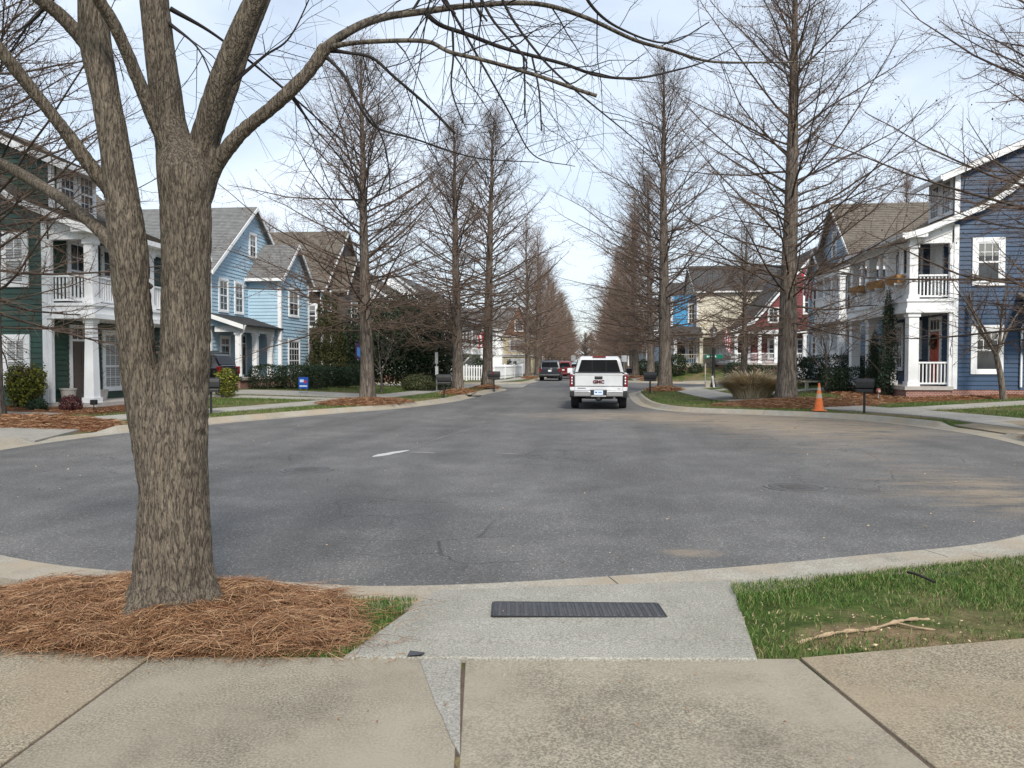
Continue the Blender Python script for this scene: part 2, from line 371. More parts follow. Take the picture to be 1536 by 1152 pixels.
gz = np.where(_in, np.minimum(np.maximum(gz, .0), .086-.056*_t-.030), gz)      # the lawn dips a little under the kerb ramp
gz = np.where((fy > 425), .1, gz)
nx_, ny_ = len(gx), len(gy); I = np.arange(nx_*ny_).reshape(ny_, nx_)
GF = np.stack([I[:-1, :-1], I[:-1, 1:], I[1:, 1:], I[1:, :-1]], -1).reshape(-1, 4)
def lawn_mat():
    m, t, b = nmat('lawn'); v = coords(t)
    a = noise(t, v, .32, 6, .62); f = noise(t, v, 9, 6, .7); s = noise(t, v, 1.1, 5, .6)
    g = ramp(t, f, [(.3, (.030, .048, .012)), (.55, (.060, .088, .022)), (.75, (.115, .130, .040))])
    d = ramp(t, f, [(.3, (.11, .075, .042)), (.7, (.26, .19, .115))])
    k = ramp(t, math_(t, 'ADD', math_(t, 'MULTIPLY', a, .65), math_(t, 'MULTIPLY', s, .45)), [(.50, 0), (.66, .85)])
    sx = t.nodes.new('ShaderNodeSeparateXYZ'); t.links.new(v, sx.inputs[0])
    wx = math_(t, 'POWER', math_(t, 'DIVIDE', math_(t, 'SUBTRACT', sx.outputs[0], 3.9), .75), 2); wy = math_(t, 'POWER', math_(t, 'DIVIDE', math_(t, 'SUBTRACT', sx.outputs[1], 4.6), .27), 2)
    bare = math_(t, 'MULTIPLY', math_(t, 'EXPONENT', math_(t, 'MULTIPLY', math_(t, 'ADD', wx, wy), -1.0)), math_(t, 'ADD', s, .55))
    k = math_(t, 'MAXIMUM', k, ramp(t, bare, [(.3, 0), (.7, .9)]))
    t.links.new(mixc(t, k, g, d), b.inputs['Base Color']); b.inputs['Roughness'].default_value = .95; b.inputs['Specular IOR Level'].default_value = .1
    bump(t, b, f, .9, .05); return m
MT['lawn'] = lawn_mat()
tag(link('ground', fast_mesh('ground', np.c_[fx, fy, gz], [GF], MT['lawn'], True)), 'green and tan winter lawns rolling away from the road', kind='structure')

def asphalt_mat():
    m, t, b = nmat('asphalt'); v = coords(t)
    big = noise(t, v, .16, 6, .6); mid = noise(t, v, 1.3, 6, .62); fine = noise(t, v, 38, 4, .75)
    base = ramp(t, math_(t, 'ADD', math_(t, 'MULTIPLY', big, .6), math_(t, 'MULTIPLY', mid, .4)), [(.34, (.082, .080, .078)), (.5, (.114, .1115, .109)), (.66, (.158, .154, .149))])
    vo = t.nodes.new('ShaderNodeTexVoronoi'); vo.inputs['Scale'].default_value = 95; t.links.new(v, vo.inputs['Vector'])
    sp = t.nodes.new('ShaderNodeSeparateColor'); t.links.new(vo.outputs['Color'], sp.inputs[0])
    agg = ramp(t, sp.outputs[0], [(.0, .66), (.55, 1.0), (.93, 1.12), (.99, 2.3)])
    base = mixc(t, 1.0, base, agg, 'MULTIPLY'); m2 = t.nodes
    base = mixc(t, .55, base, ramp(t, fine, [(.3, .55), (.7, 1.5)]), 'MULTIPLY')
    # long worn wheel tracks running up the street
    vs = coords(t, 'Object', (.85, .07, 1)); tr = ramp(t, noise(t, vs, 1.0, 3, .5, .4), [(.38, .82), (.52, 1.0), (.66, 1.10)])
    base = mixc(t, .8, base, tr, 'MULTIPLY')
    # tan grit washed out of the building site
    s = t.nodes.new('ShaderNodeSeparateXYZ'); t.links.new(v, s.inputs[0])
    def blob(cx, cy, rx, ry):
        a = math_(t, 'POWER', math_(t, 'DIVIDE', math_(t, 'SUBTRACT', s.outputs[0], cx), rx), 2); c = math_(t, 'POWER', math_(t, 'DIVIDE', math_(t, 'SUBTRACT', s.outputs[1], cy), ry), 2)
        return math_(t, 'EXPONENT', math_(t, 'MULTIPLY', math_(t, 'ADD', a, c), -1.0))
    dm = math_(t, 'ADD', blob(5.0, 24.0, 5.4, 2.6), math_(t, 'MULTIPLY', blob(8.2, 20.6, 3.2, 3.2), 1.0))
    dm = math_(t, 'ADD', dm, math_(t, 'MULTIPLY', blob(6.8, 15.0, 2.4, 4.5), .34)); dm = math_(t, 'ADD', dm, math_(t, 'MULTIPLY', blob(7.4, 10.0, 1.5, 2.0), .7))
    dm = math_(t, 'ADD', dm, math_(t, 'MULTIPLY', blob(3.0, 6.75, .35, .16), .75))
    st = math_(t, 'ADD', math_(t, 'MULTIPLY', noise(t, coords(t, 'Object', (.55, 1.9, 1)), 1.5, 6, .66, .5), .6), math_(t, 'MULTIPLY', noise(t, coords(t, 'Object', (1.0, 3.4, 1)), 2.6, 9, .78, 1.2), .4))
    dk = ramp(t, math_(t, 'MULTIPLY', dm, math_(t, 'ADD', math_(t, 'MULTIPLY', st, 4.2), -1.5)), [(.16, 0), (.70, .85)])
    dirt = mixc(t, fine, (.185, .145, .100), (.34, .275, .20)); base = mixc(t, dk, base, dirt)
    # two dark bands slanting up the near asphalt, fading at both ends
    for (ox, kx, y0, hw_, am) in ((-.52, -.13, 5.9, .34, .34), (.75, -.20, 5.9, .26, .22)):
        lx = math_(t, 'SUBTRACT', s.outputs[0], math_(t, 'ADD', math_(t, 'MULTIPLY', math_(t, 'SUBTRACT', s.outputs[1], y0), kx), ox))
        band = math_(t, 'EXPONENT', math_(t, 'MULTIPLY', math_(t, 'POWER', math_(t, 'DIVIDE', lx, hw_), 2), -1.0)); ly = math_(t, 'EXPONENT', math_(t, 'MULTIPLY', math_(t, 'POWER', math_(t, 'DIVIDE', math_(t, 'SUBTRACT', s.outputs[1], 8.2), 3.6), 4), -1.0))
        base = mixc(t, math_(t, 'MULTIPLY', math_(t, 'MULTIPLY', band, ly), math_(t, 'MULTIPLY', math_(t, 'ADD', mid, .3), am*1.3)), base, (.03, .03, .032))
    # hairline cracks, here and there
    cw = t.nodes.new('ShaderNodeTexVoronoi'); cw.feature = 'DISTANCE_TO_EDGE'; cw.inputs['Scale'].default_value = .95
    wv = mixc(t, .35, v, noise(t, v, 2.2, 5, .7), 'ADD'); t.links.new(wv, cw.inputs['Vector'])
    cr = math_(t, 'MULTIPLY', ramp(t, cw.outputs['Distance'], [(.003, 1), (.013, 0)]), ramp(t, noise(t, v, .21, 3), [(.50, 0), (.58, .55)]))
    base = mixc(t, cr, base, (.018, .018, .02))
    t.links.new(base, b.inputs['Base Color']); b.inputs['Roughness'].default_value = .86; b.inputs['Specular IOR Level'].default_value = .3
    bump(t, b, math_(t, 'ADD', vo.outputs['Distance'], fine), .55, .006); return m
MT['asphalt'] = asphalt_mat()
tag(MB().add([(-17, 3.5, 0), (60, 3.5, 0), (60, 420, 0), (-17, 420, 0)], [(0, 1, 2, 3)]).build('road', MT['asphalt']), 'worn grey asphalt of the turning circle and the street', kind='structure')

def concrete(name, c, dark, stain=.5, tan=None):
    m, t, b = nmat(name); v = coords(t)
    f = noise(t, v, 85, 3, .7); mid = noise(t, v, 3.2, 7, .65); big = noise(t, v, .75, 4, .55)
    col = ramp(t, math_(t, 'ADD', math_(t, 'MULTIPLY', mid, .55), math_(t, 'MULTIPLY', big, .45)), [(.36, dark), (.62, c)])
    col = mixc(t, stain, col, ramp(t, f, [(.38, .42), (.5, .95), (.62, 1.6)]), 'MULTIPLY')
    if tan: col = mixc(t, ramp(t, noise(t, v, 1.1, 5, .6), [(.42, 0), (.65, .8)]), col, tan)
    t.links.new(col, b.inputs['Base Color']); b.inputs['Roughness'].default_value = .9; b.inputs['Specular IOR Level'].default_value = .2
    bump(t, b, f, .5, .004); return m
MT['conc'] = concrete('concrete', (.34, .325, .295), (.26, .245, .215), .35)
MT['conc_kerb'] = concrete('kerb_concrete', (.33, .31, .265), (.23, .21, .175), .5, (.31, .255, .185))
MT['conc_ramp'] = concrete('ramp_concrete', (.30, .288, .25), (.235, .225, .19), .55)
MT['conc_old'] = concrete('exposed_concrete', (.262, .235, .182), (.160, .141, .107), .65, (.295, .263, .205))
MT['conc_tan'] = concrete('silted_concrete', (.262, .228, .172), (.205, .172, .122), .8, (.278, .225, .155))
MT['conc_light'] = concrete('pale_concrete', (.285, .272, .24), (.225, .215, .19), .5)
# kerb and gutter, cast in lengths
MASKS = []          # places where no grass grows: (kind, data)
def kerb_run(chain, root, step=3.0, ramps=()):
    p = resample(chain, .3); t = np.gradient(p, axis=0); t /= np.linalg.norm(t, axis=1, keepdims=True)
    n = np.c_[t[:, 1], -t[:, 0]]
    q = p+n*.5
    if np.mean(inside(q[:, 0], q[:, 1])) > .5: n = -n
    far = np.where(p[:, 1] > 150)[0]
    last = len(p)-1
    k = int(step/.3); i = 0
    while i < last:
        j = min(i+k, last)
        if p[i, 1] > 130: j = min(i+k*12, last)
        sel = list(range(i, j+1, 1 if p[i, 1] < 60 else 3))
        if sel[-1] != j: sel.append(j)
        mb = MB(); rows = []
        for a in sel:
            x, y = p[a]; hk = .13-.05*float(1-sm((y-7)/3))
            for (rx, ry, rr) in ramps:
                dd = math.hypot(x-rx, y-ry)
                hk = hk+(.022-hk)*float(sm((rr-dd)/.45+0.3))
            e = .006 if a == sel[0] else (-.006 if a == sel[-1] else 0)
            x += t[a, 0]*e; y += t[a, 1]*e
            prof = [(0, .007), (.36, .004), (.42, hk*.45), (.49, hk), (.62, hk+.006), (.62, -.12), (0, -.12)]
            rows.append([(x+n[a, 0]*o, y+n[a, 1]*o, z) for o, z in prof])
        m = len(rows[0]); vs = [v for r in rows for v in r]; fs = []
        flip = (n[i, 0]*t[i, 1]-n[i, 1]*t[i, 0]) > 0
        for r in range(len(rows)-1):
            for c in range(m):
                f = (r*m+c, r*m+(c+1) % m, (r+1)*m+(c+1) % m, (r+1)*m+c); fs.append(f)
        fs.append(tuple(range(m))); fs.append(tuple(range((len(rows)-1)*m+m-1, (len(rows)-1)*m-1, -1)))
        mb.add(vs, fs).build('kerb_length', MT['conc_kerb'], root)
        i = j
KR = tag(thing('kerb', None, None), 'pale concrete kerb and gutter edging the asphalt', kind='structure')
kerb_run(R1, KR, ramps=[(1.0, 5.4, .9), (2.0, 5.7, .9), (2.75, 6.0, .7), (10.7, 19.2, 1.3)]); kerb_run(R2, KR); kerb_run(L1, KR, ramps=[(-3.6, 6.2, 1.2), (-8.9, 15.9, 1.2), (.65, 5.4, .4)]); kerb_run(L2, KR)

def hexslab(a, b, c, d, z, mat, root, th=.1, name='slab', zs=None, bevel=0):
    q = [a, b, c, d]; zs = zs or [z]*4
    return MB().hexa([(p[0], p[1], zz-th) for p, zz in zip(q, zs)], [(p[0], p[1], zz) for p, zz in zip(q, zs)]).build(name, mat, root, bevel)
# near pavement: slabs between joints that fan out round the circle
NP = tag(thing('pavement', None, None), 'near pavement of weathered concrete slabs', kind='structure')
JT = [(-6.9, 5.4, -7.9, 3.4), (-5.0, 4.75, -5.6, 2.8), (-3.3, 4.35, -3.5, 2.5), (-2.08, 4.15, -2.15, 2.4), (-.36, 4.05, -.28, 2.3), (1.39, 4.215, 1.63, 2.5), (3.26, 4.40, 3.64, 2.5), (5.1, 4.98, 5.75, 3.1), (6.9, 5.9, 7.9, 4.1), (8.6, 7.1, 9.9, 5.5)]
mats_np = ['conc_tan', 'conc_old', 'conc', 'conc_tan', 'conc_old', 'conc_old', 'conc_tan', 'conc_tan', 'conc']
JT = [(CX+(p-CX)*.957, q*.957, CX+(r-CX)*.957, s*.957) for p, q, r, s in JT]
for i in range(len(JT)-1):
    a, b = JT[i], JT[i+1]; g = .010 if i == 5 or i == 4 else .006
    for k in range(2):                       # two rows, the second behind the camera
        if k == 0: q = [(a[0]+g, a[1]), (b[0]-g, b[1]), (b[2]-g, b[3]), (a[2]+g, a[3])]
        else: q = [(a[2]+g, a[3]-.012), (b[2]-g, b[3]-.012), (2*b[2]-b[0]-g, 2*b[3]-b[1]), (2*a[2]-a[0]+g, 2*a[3]-a[1])]
        hexslab(q[3], q[2], q[1], q[0], .070+.004*math.sin(i*2.3), MT[mats_np[i]], NP, bevel=.006)
    MASKS.append(('quad', [(a[0], a[1]), (b[0], b[1]), (2*b[2]-b[0], 2*b[3]-b[1]), (2*a[2]-a[0], 2*a[3]-a[1])]))
# mended corner of the slab beside the open joint
MT['silt'] = plain('joint_silt', (.085, .058, .040), .95, .3, 20)
tag(MB().box(-8, 10, 2, 3.9, .0, .064).build('joint_bed', MT['silt'], NP), kind='structure')
# kerb ramp with its tactile mat
gq = lambda px, py, z: tuple(pix(px, (EYE-z)*FPX/(py-544), z=z)[:2])
_mp = [gq(u_, v_, .0745) for u_, v_ in ((627, 992), (690, 992), (689, 1140), (676, 1118), (662, 1082), (651, 1060), (640, 1028))]
tag(MB().prism(_mp, 'z', .05, .0755).build('mortar_patch', MT['conc_light'], NP, .003), 'pale mended corner')
RA, RB, RC, RD_ = gq(512, 989, .086), gq(1140, 992, .086), gq(1099, 872, .03), gq(655, 887, .03)
rampo = thing('kerb_ramp', None, None); tag(rampo, 'grey concrete kerb ramp running down to the road', kind='structure')
hexslab(RA, RB, RC, RD_, 0, MT['conc_ramp'], rampo, .13, 'ramp_slab', [.086, .086, .030, .030], .008)
MASKS.append(('quad', [(RA[0]+.01, RA[1]-.1), (RB[0]+.0, RB[1]-.1), (RC[0]+.0, RC[1]+.4), (RD_[0]+.02, RD_[1]+.4)]))
_ax = np.array([(RA[0]+RB[0])/2, (RA[1]+RB[1])/2]); _bx = np.array([(RC[0]+RD_[0])/2, (RC[1]+RD_[1])/2]); _dx = np.linalg.norm(_bx-_ax); _nx = (_bx-_ax)/_dx
def on_ramp(x, y): return .086-.056*((np.array([x, y])-_ax) @ _nx)/_dx
MT['tactile'] = plain('tactile_mat', (.046, .047, .052), .6, .3, 12, dirt=((.16, .15, .14), .35))
tm = thing('tactile_mat', 'dark blue-grey ribbed tactile mat set in the kerb ramp', 'tactile mat', (1.9, 4.98, .06))
m0, m1, m2, m3 = [np.array(gq(u, v, .06)) for u, v in ((733, 930), (1003, 930), (990, 905), (741, 905))]
u = (m1-m0)/np.linalg.norm(m1-m0); w_ = np.array([-u[1], u[0]]); c0 = (m0+m1+m2+m3)/4
def matp(a, b, dz): x, y = c0+u*a+w_*b; return (x, y, on_ramp(x, y)+dz)
hw, hd = (np.linalg.norm(m1-m0)+np.linalg.norm(m2-m3))/4-.012, ((m2-m1) @ w_+(m3-m0) @ w_)/4-.012
def matbox(a0, a1, b0, b1, z0, z1): return MB().hexa([matp(a0, b0, z0), matp(a1, b0, z0), matp(a1, b1, z0), matp(a0, b1, z0)], [matp(a0, b0, z1), matp(a1, b0, z1), matp(a1, b1, z1), matp(a0, b1, z1)])
matbox(-hw, hw, -hd, hd, .001, .007).build('mat_base', MT['tactile'], tm)
for nm, a in (('border', (-hw, hw, -hd-.012, -hd)), ('border', (-hw, hw, hd, hd+.012)), ('border', (-hw-.012, -hw, -hd, hd)), ('border', (hw, hw+.012, -hd, hd))): matbox(*a, .0, .009).build(nm, MT['dark'], tm)
dome = None
for i in range(19):
    for j in range(8):
        a = -hw+.04+i*(2*hw-.08)/18; b = -hd+.03+j*(2*hd-.06)/7; p = matp(a, b, .007)
        if dome is None:
            dome = MB().lathe([(.017, 0), (.015, .004), (.010, .007)], (0, 0, 0), 8).build('dome', MT['tactile'], tm, off=(0, 0, 0)); d = dome
        else: d = dome.copy(); COL.objects.link(d)
        d.location = (p[0]-1.9, p[1]-4.98, p[2]-.06)
mm = MB()
for i in range(20):
    a = -hw+.012+i*(2*hw-.024)/19; mm.hexa([matp(a-.004, -hd+.01, .007), matp(a+.004, -hd+.01, .007), matp(a+.004, hd-.01, .007), matp(a-.004, hd-.01, .007)], [matp(a-.003, -hd+.01, .011), matp(a+.003, -hd+.01, .011), matp(a+.003, hd-.01, .011), matp(a-.003, hd-.01, .011)])
tag(mm.build('ribs', MT['tactile'], tm), kind='stuff')
# far pavements, draped over the lawns
def strip(path, width, label, mat='conc', seg=1.5, lift=.022, zf=None):
    root = tag(thing('pavement', None, None), label, kind='structure'); p = resample(np.asarray(path, float), seg); t = np.gradient(p, axis=0); t /= np.linalg.norm(t, axis=1, keepdims=True); n = np.c_[-t[:, 1], t[:, 0]]
    L, Rr = p+n*width/2, p-n*width/2; zl, zr = H(L[:, 0], L[:, 1])+lift, H(Rr[:, 0], Rr[:, 1])+lift
    for i in range(len(p)-1):
        e = (p[i+1]-p[i])*.006
        a, b, c, d = Rr[i]+e, Rr[i+1]-e, L[i+1]-e, L[i]+e
        hexslab(a, b, c, d, 0, MT[mat], root, .14, 'slab', [zr[i], zr[i+1], zl[i+1], zl[i]])
    MASKS.append(('strip', p, width/2+.05))
PV_R = spline([(12.6, 9), (13.1, 14), (13.0, 19), (12.1, 23.3), (10.2, 26.6), (8.4, 29.2), (7.7, 33), (7.4, 40), (7.6, 45.5), (9.6, 48.6)], 6)
strip(PV_R, 1.6, 'right pavement curving from the turning circle to the side street')
PV_L = spline([(-11.6, 13), (-11.5, 17), (-10.5, 20.8), (-9.2, 24.2), (-8.0, 28), (-7.0, 33), (-6.3, 40), (-5.8, 46), (-5.8, 49)], 6)
strip(PV_L, 1.25, 'left pavement running behind the street trees')
strip([(-9.6, 16.0), (-12.0, 15.4), (-13.5, 17.2), (-14.2, 20.3)], 2.6, 'concrete driveway in front of the green house', 'conc_light', 1.4)
strip([(11.45, 19.3), (14, 19.4), (20, 19.8)], 3.0, 'tan silted driveway right of the turning circle', 'conc_tan', 1.5)
strip([(11.0, 25.2), (14, 25.6), (20, 26.2)], .95, 'front path across the lawn of the navy house')
strip([(8.4, 33.6), (11, 34.6), (14.5, 35.6)], 1.0, 'front path to the grey-blue house'); strip([(8.2, 39.2), (11, 40), (14.6, 41)], 1.0, 'narrow path beside the grey-blue house')
strip([(-7.6, 30.2), (-10, 29.9), (-13.6, 29.4)], 1.0, 'front path across the lawn of the light blue house'); strip([(-7.3, 33), (-13, 32.6), (-19, 32.4)], 3.0, 'driveway beside the light blue house')
strip([(-2.4, 53.8), (-9, 53.6), (-16, 53.4)], 6.5, 'pale concrete alley mouth on the left', 'conc_light', 2.5, -.10)
strip([(-5.7, 59.5), (-4.6, 70), (-4.6, 95)], 1.3, 'pavement along the white picket fence', 'conc', 2.5)
strip([(6.5, 66), (6.6, 80), (6.6, 110)], 1.4, 'far right pavement beyond the side street', 'conc', 2.5)
strip([(9.5, 62.8), (14, 62.6), (30, 62.2)], 1.3, 'pavement along the far edge of the side street', 'conc', 2.0)
# two manhole covers
MT['steel_old'] = plain('worn_iron_ring', (.10, .097, .094), .6, .3, 9)
def manhole(x, y, label):
    r = thing('manhole_cover', label, 'manhole cover', (x, y, .003), .4)
    MB().lathe([(.40, -.02), (.40, .005), (.345, .005), (.345, -.02)], n=28).build('ring', MT['steel_old'], r, off=(0, 0, 0))
    MB().lathe([(.335, -.02), (.335, .007), (.28, .004)], n=28).build('lid', MT['manhole'], r, off=(0, 0, 0))
    for k in range(5): MB().box(-.2+.02*abs(k-2), .2-.02*abs(k-2), -.16+k*.07, -.13+k*.07, .004, .011).build('rib', MT['manhole'], r, off=(0, 0, 0))
MT['manhole'] = plain('cast_iron', (.075, .072, .070), .6, .25, 8)
p = pix(460, 11.8); manhole(p[0], p[1], 'round cast iron manhole cover left of the painted scrape')
p = pix(1195, 10.15); manhole(p[0], p[1], 'round cast iron manhole cover in the tan stained right half')
# scrapes of white paint on the asphalt
MT['chalk'] = plain('chalk_line', (.20, .20, .198), .8, .3, 20)
def scrape(pts, w, label, seed=0, m_='grime_white'):
    rr = random.Random(seed); p = resample(spline(pts, 6), .18); t = np.gradient(p, axis=0); t /= np.linalg.norm(t, axis=1, keepdims=True); n = np.c_[-t[:, 1], t[:, 0]]
    m = len(p); k = [w*math.sin(math.pi*(i+.4)/(m+.2))*(.55+.9*rr.random()) for i in range(m)]
    L, Rr = p+n*np.array(k)[:, None], p-n*np.array(k)[:, None]
    V = [(*q, z) for z in (.0045, -.01) for q in np.vstack([L, Rr])]
    F = [(i, m+i, m+i+1, i+1) for i in range(m-1)]
    tag(MB().add(V, F).build('paint_mark', MT[m_]), label, kind='structure')
q = lambda px, py: pix(px, EYE*FPX/(py-544))[:2]
scrape([q(558, 686), q(588, 680), q(612, 676)], .11, 'broad white paint scrape on the asphalt', 1); scrape([q(604, 679), q(640, 664), q(690, 648), q(745, 634), q(775, 627)], .012, 'thin chalky line up the street', 2, 'chalk'); scrape([q(608, 679), q(630, 679), q(652, 680)], .07, 'short side stroke of white paint', 3, 'chalk'); scrape([q(742, 680), q(760, 681), q(778, 682)], .05, 'small pale paint dash', 4, 'chalk')
# ------------------------------------------------------------------ trees
def rotv(T, ang, az):
    """turn unit vectors T away by ang, round by az"""
    ref = np.where(np.abs(T[..., 2:3]) < .9, np.array([0, 0, 1.]), np.array([1., 0, 0]))
    U = np.cross(T, ref); U /= np.linalg.norm(U, axis=-1, keepdims=True)+1e-9; V = np.cross(T, U)
    return T*np.cos(ang)[..., None]+(U*np.cos(az)[..., None]+V*np.sin(az)[..., None])*np.sin(ang)[..., None]
def grow(base, dirn, length, K, trop, wig, r):
    """polylines from base along dirn, bending by trop (z pull) with wiggle"""
    n = len(base); step = (length/(K-1))[:, None]; P = np.empty((n, K, 3)); P[:, 0] = base; d = dirn.copy()
    for k in range(1, K):
        P[:, k] = P[:, k-1]+d*step
        d = d+r.normal(0, wig, (n, 3)); d[:, 2] += trop/(K-1)
        d /= np.linalg.norm(d, axis=1, keepdims=True)
    return P
def at_t(P, R, t):
    K = P.shape[1]; f = np.clip(t*(K-1), 0, K-1.001); i = f.astype(int); a = (f-i)
    n = np.arange(len(P))[:, None]
    B = P[n, i]*(1-a)[..., None]+P[n, i+1]*a[..., None]; T = P[n, i+1]-P[n, i]; T = T/(np.linalg.norm(T, axis=-1, keepdims=True)+1e-9)
    return B, T, R[n, i]*(1-a)+R[n, i+1]*a
def kids(P, R, M, lo, hi, ang, L, K, trop, wig, rs, rmin, r, flat=0, taper=.35):
    n = len(P); t = lo+(hi-lo)*(np.arange(M)[None, :]+r.random((n, M)))/M
    B, T, rad = at_t(P, R, t); a = np.radians(r.normal(ang, 11, (n, M)))
    az = r.random((n, M))*2*np.pi
    if flat:                                # mostly left and right of the parent
        az = np.where(np.arange(M)[None, :] % 2 == 0, 0, np.pi)+r.normal(0, flat, (n, M))
    D = rotv(T, a, az); ln = L(t)*r.uniform(.65, 1.25, (n, M)) if callable(L) else np.full((n, M), L)*r.uniform(.6, 1.3, (n, M))
    q = grow(B.reshape(-1, 3), D.reshape(-1, 3), ln.reshape(-1), K, trop, wig, r)
    r0 = np.maximum(rad.reshape(-1)*rs, rmin); return q, r0[:, None]*np.linspace(1, taper, K)[None, :]
def cypress_meshes(seed, h, Lmax, zb, n1, n2, n3, thick=1.0, cones=1400, tips_dark=False, zdroop=.0, spread=.8):
    r = np.random.default_rng(seed); K = 18; z = np.linspace(0, 1, K)**1.35*h; z[1] = .12; z[2] = .45; z[3] = 1.0; z = np.sort(z)
    wob = np.cumsum(r.normal(0, .028, (K, 2)), axis=0)*(z[:, None]/h)
    P0 = np.c_[wob, z-.12][None]; r0 = .0218*h
    R0 = (r0*np.clip(1-z/h, 0, 1)**.85*.92+r0*.40*np.exp(-z/.5)+.012)[None]
    V, F = tubes(P0, R0, 20)
    a = np.arctan2(V[:, 1], V[:, 0]); fl = np.exp(-np.clip(V[:, 2], 0, None)/.7)*.22+.04
    s = 1+fl*np.sin(a*5+seed)*np.cos(a*3+1+seed*.7)+.02*np.sin(V[:, 2]*3+a*4); V[:, :2] = (V[:, :2]-0)*np.where(V[:, 2] < 2.5, s, 1)[:, None]
    trunk = fast_mesh('trunk', V, [F], MT['cypress'], True)
    # main branches
    u = (np.arange(n1)+r.random(n1))/n1; zz = zb+(h*.97-zb)*u**1.12; az = np.arange(n1)*2.399+r.normal(0, .5, n1)
    el = np.radians(np.interp(u, [0, .15, .45, .8, 1], [2-zdroop, 14, 32, 48, 66])+r.normal(0, 11, n1))
    prof = np.interp(u, [0, .10, .28, .52, .8, 1.0], [.70, .92, 1.0, .84*spread/.8, .54, .22]); L1_ = Lmax*prof*np.clip(r.normal(.88, .22, n1), .35, 1.25)
    D = np.c_[np.cos(az)*np.cos(el), np.sin(az)*np.cos(el), np.sin(el)]
    bx = np.interp(zz, z-.12, P0[0, :, 0]); by = np.interp(zz, z-.12, P0[0, :, 1])
    P1 = grow(np.c_[bx, by, zz], D, L1_, 8, np.interp(u, [0, .3, 1], [.10, .22, .30])[:, None].ravel().mean(), .075, r)
    rb = np.clip(.0074*L1_+.006, .007, .045)*thick; R1_ = rb[:, None]*np.linspace(1, .2, 8)[None]
    V, F = tubes(P1, R1_, 5); branches = fast_mesh('branches', V, [F], MT['branch'], True)
    ln1 = L1_[:, None]
    P2, R2_ = kids(P1, R1_, n2, .14, .985, 52, lambda t: np.clip(ln1*(.44-.26*t), .12, 1.5), 5, .22, .10, .55, .0034*thick, r, .55)
    P3, R3_ = kids(P2, R2_, n3*2-1, .10, 1.0, 50, lambda t: np.full_like(t, .32)*(1.1-.55*t), 2, -.10, .12, .6, .0022*thick, r)
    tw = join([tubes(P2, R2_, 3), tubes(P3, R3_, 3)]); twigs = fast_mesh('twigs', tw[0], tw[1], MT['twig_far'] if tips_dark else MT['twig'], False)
    cm = None
    if cones:
        w = P3[:, -1, 2]; pr = np.interp(w, [zb, zb+(h-zb)*.35, h], [.15, .8, 1.0]); sel = r.choice(len(P3), cones, replace=False, p=pr/pr.sum())
        c = P3[sel, -1]; s = r.uniform(.012, .026, cones)[:, None]; o = np.array([[1, 0, 0], [-1, 0, 0], [0, 1, 0], [0, -1, 0], [0, 0, 1.2], [0, 0, -1.2]])
        V = (c[:, None]+o[None]*s[:, None]).reshape(-1, 3); f = np.array([[0, 2, 4], [2, 1, 4], [1, 3, 4], [3, 0, 4], [2, 0, 5], [1, 2, 5], [3, 1, 5], [0, 3, 5]])
        F = (np.arange(cones)[:, None, None]*6+f[None]).reshape(-1, 3); cm = fast_mesh('seed_cones', V, [F], MT['cones'])
    return trunk, branches, twigs, cm
CYP = {
 'a': cypress_meshes(3, 13.6, 5.6, 2.7, 120, 16, 6, .95, 1800, False, 2),
 'b': cypress_meshes(5, 17.5, 6.2, 2.4, 135, 16, 6, .95, 3000, False, 6),
 'c': cypress_meshes(8, 15.0, 5.0, 2.4, 120, 14, 6, 1.1, 1200, False, 4),
 'l': cypress_meshes(13, 14.0, 5.8, 2.3, 110, 16, 6, .9, 500, False, 8),
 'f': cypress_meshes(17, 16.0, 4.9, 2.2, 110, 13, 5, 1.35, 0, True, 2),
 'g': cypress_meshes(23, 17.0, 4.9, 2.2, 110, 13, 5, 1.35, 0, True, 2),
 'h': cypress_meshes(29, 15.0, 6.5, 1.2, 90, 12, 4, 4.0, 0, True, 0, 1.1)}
def place_cypress(kind, x, y, label, rz, s=1.0, group='bare cypress trees lining the street', z=None):
    tr, br, tw, cn = CYP[kind]
    o = thing('cypress_tree', label, 'tree', (x, y, h1(x, y) if z is None else z), rz, group); o.scale = (s, s, s*(1+.05*math.sin(x*3+y))); o.rotation_euler = (.016*math.sin(x*5+y*3), .016*math.cos(x*2+y*7), rz)
    link('trunk', tr, o); link('branches', br, o); tag(link('twigs', tw, o), kind='stuff')
    if cn: tag(link('seed_cones', cn, o), kind='stuff')
    return o
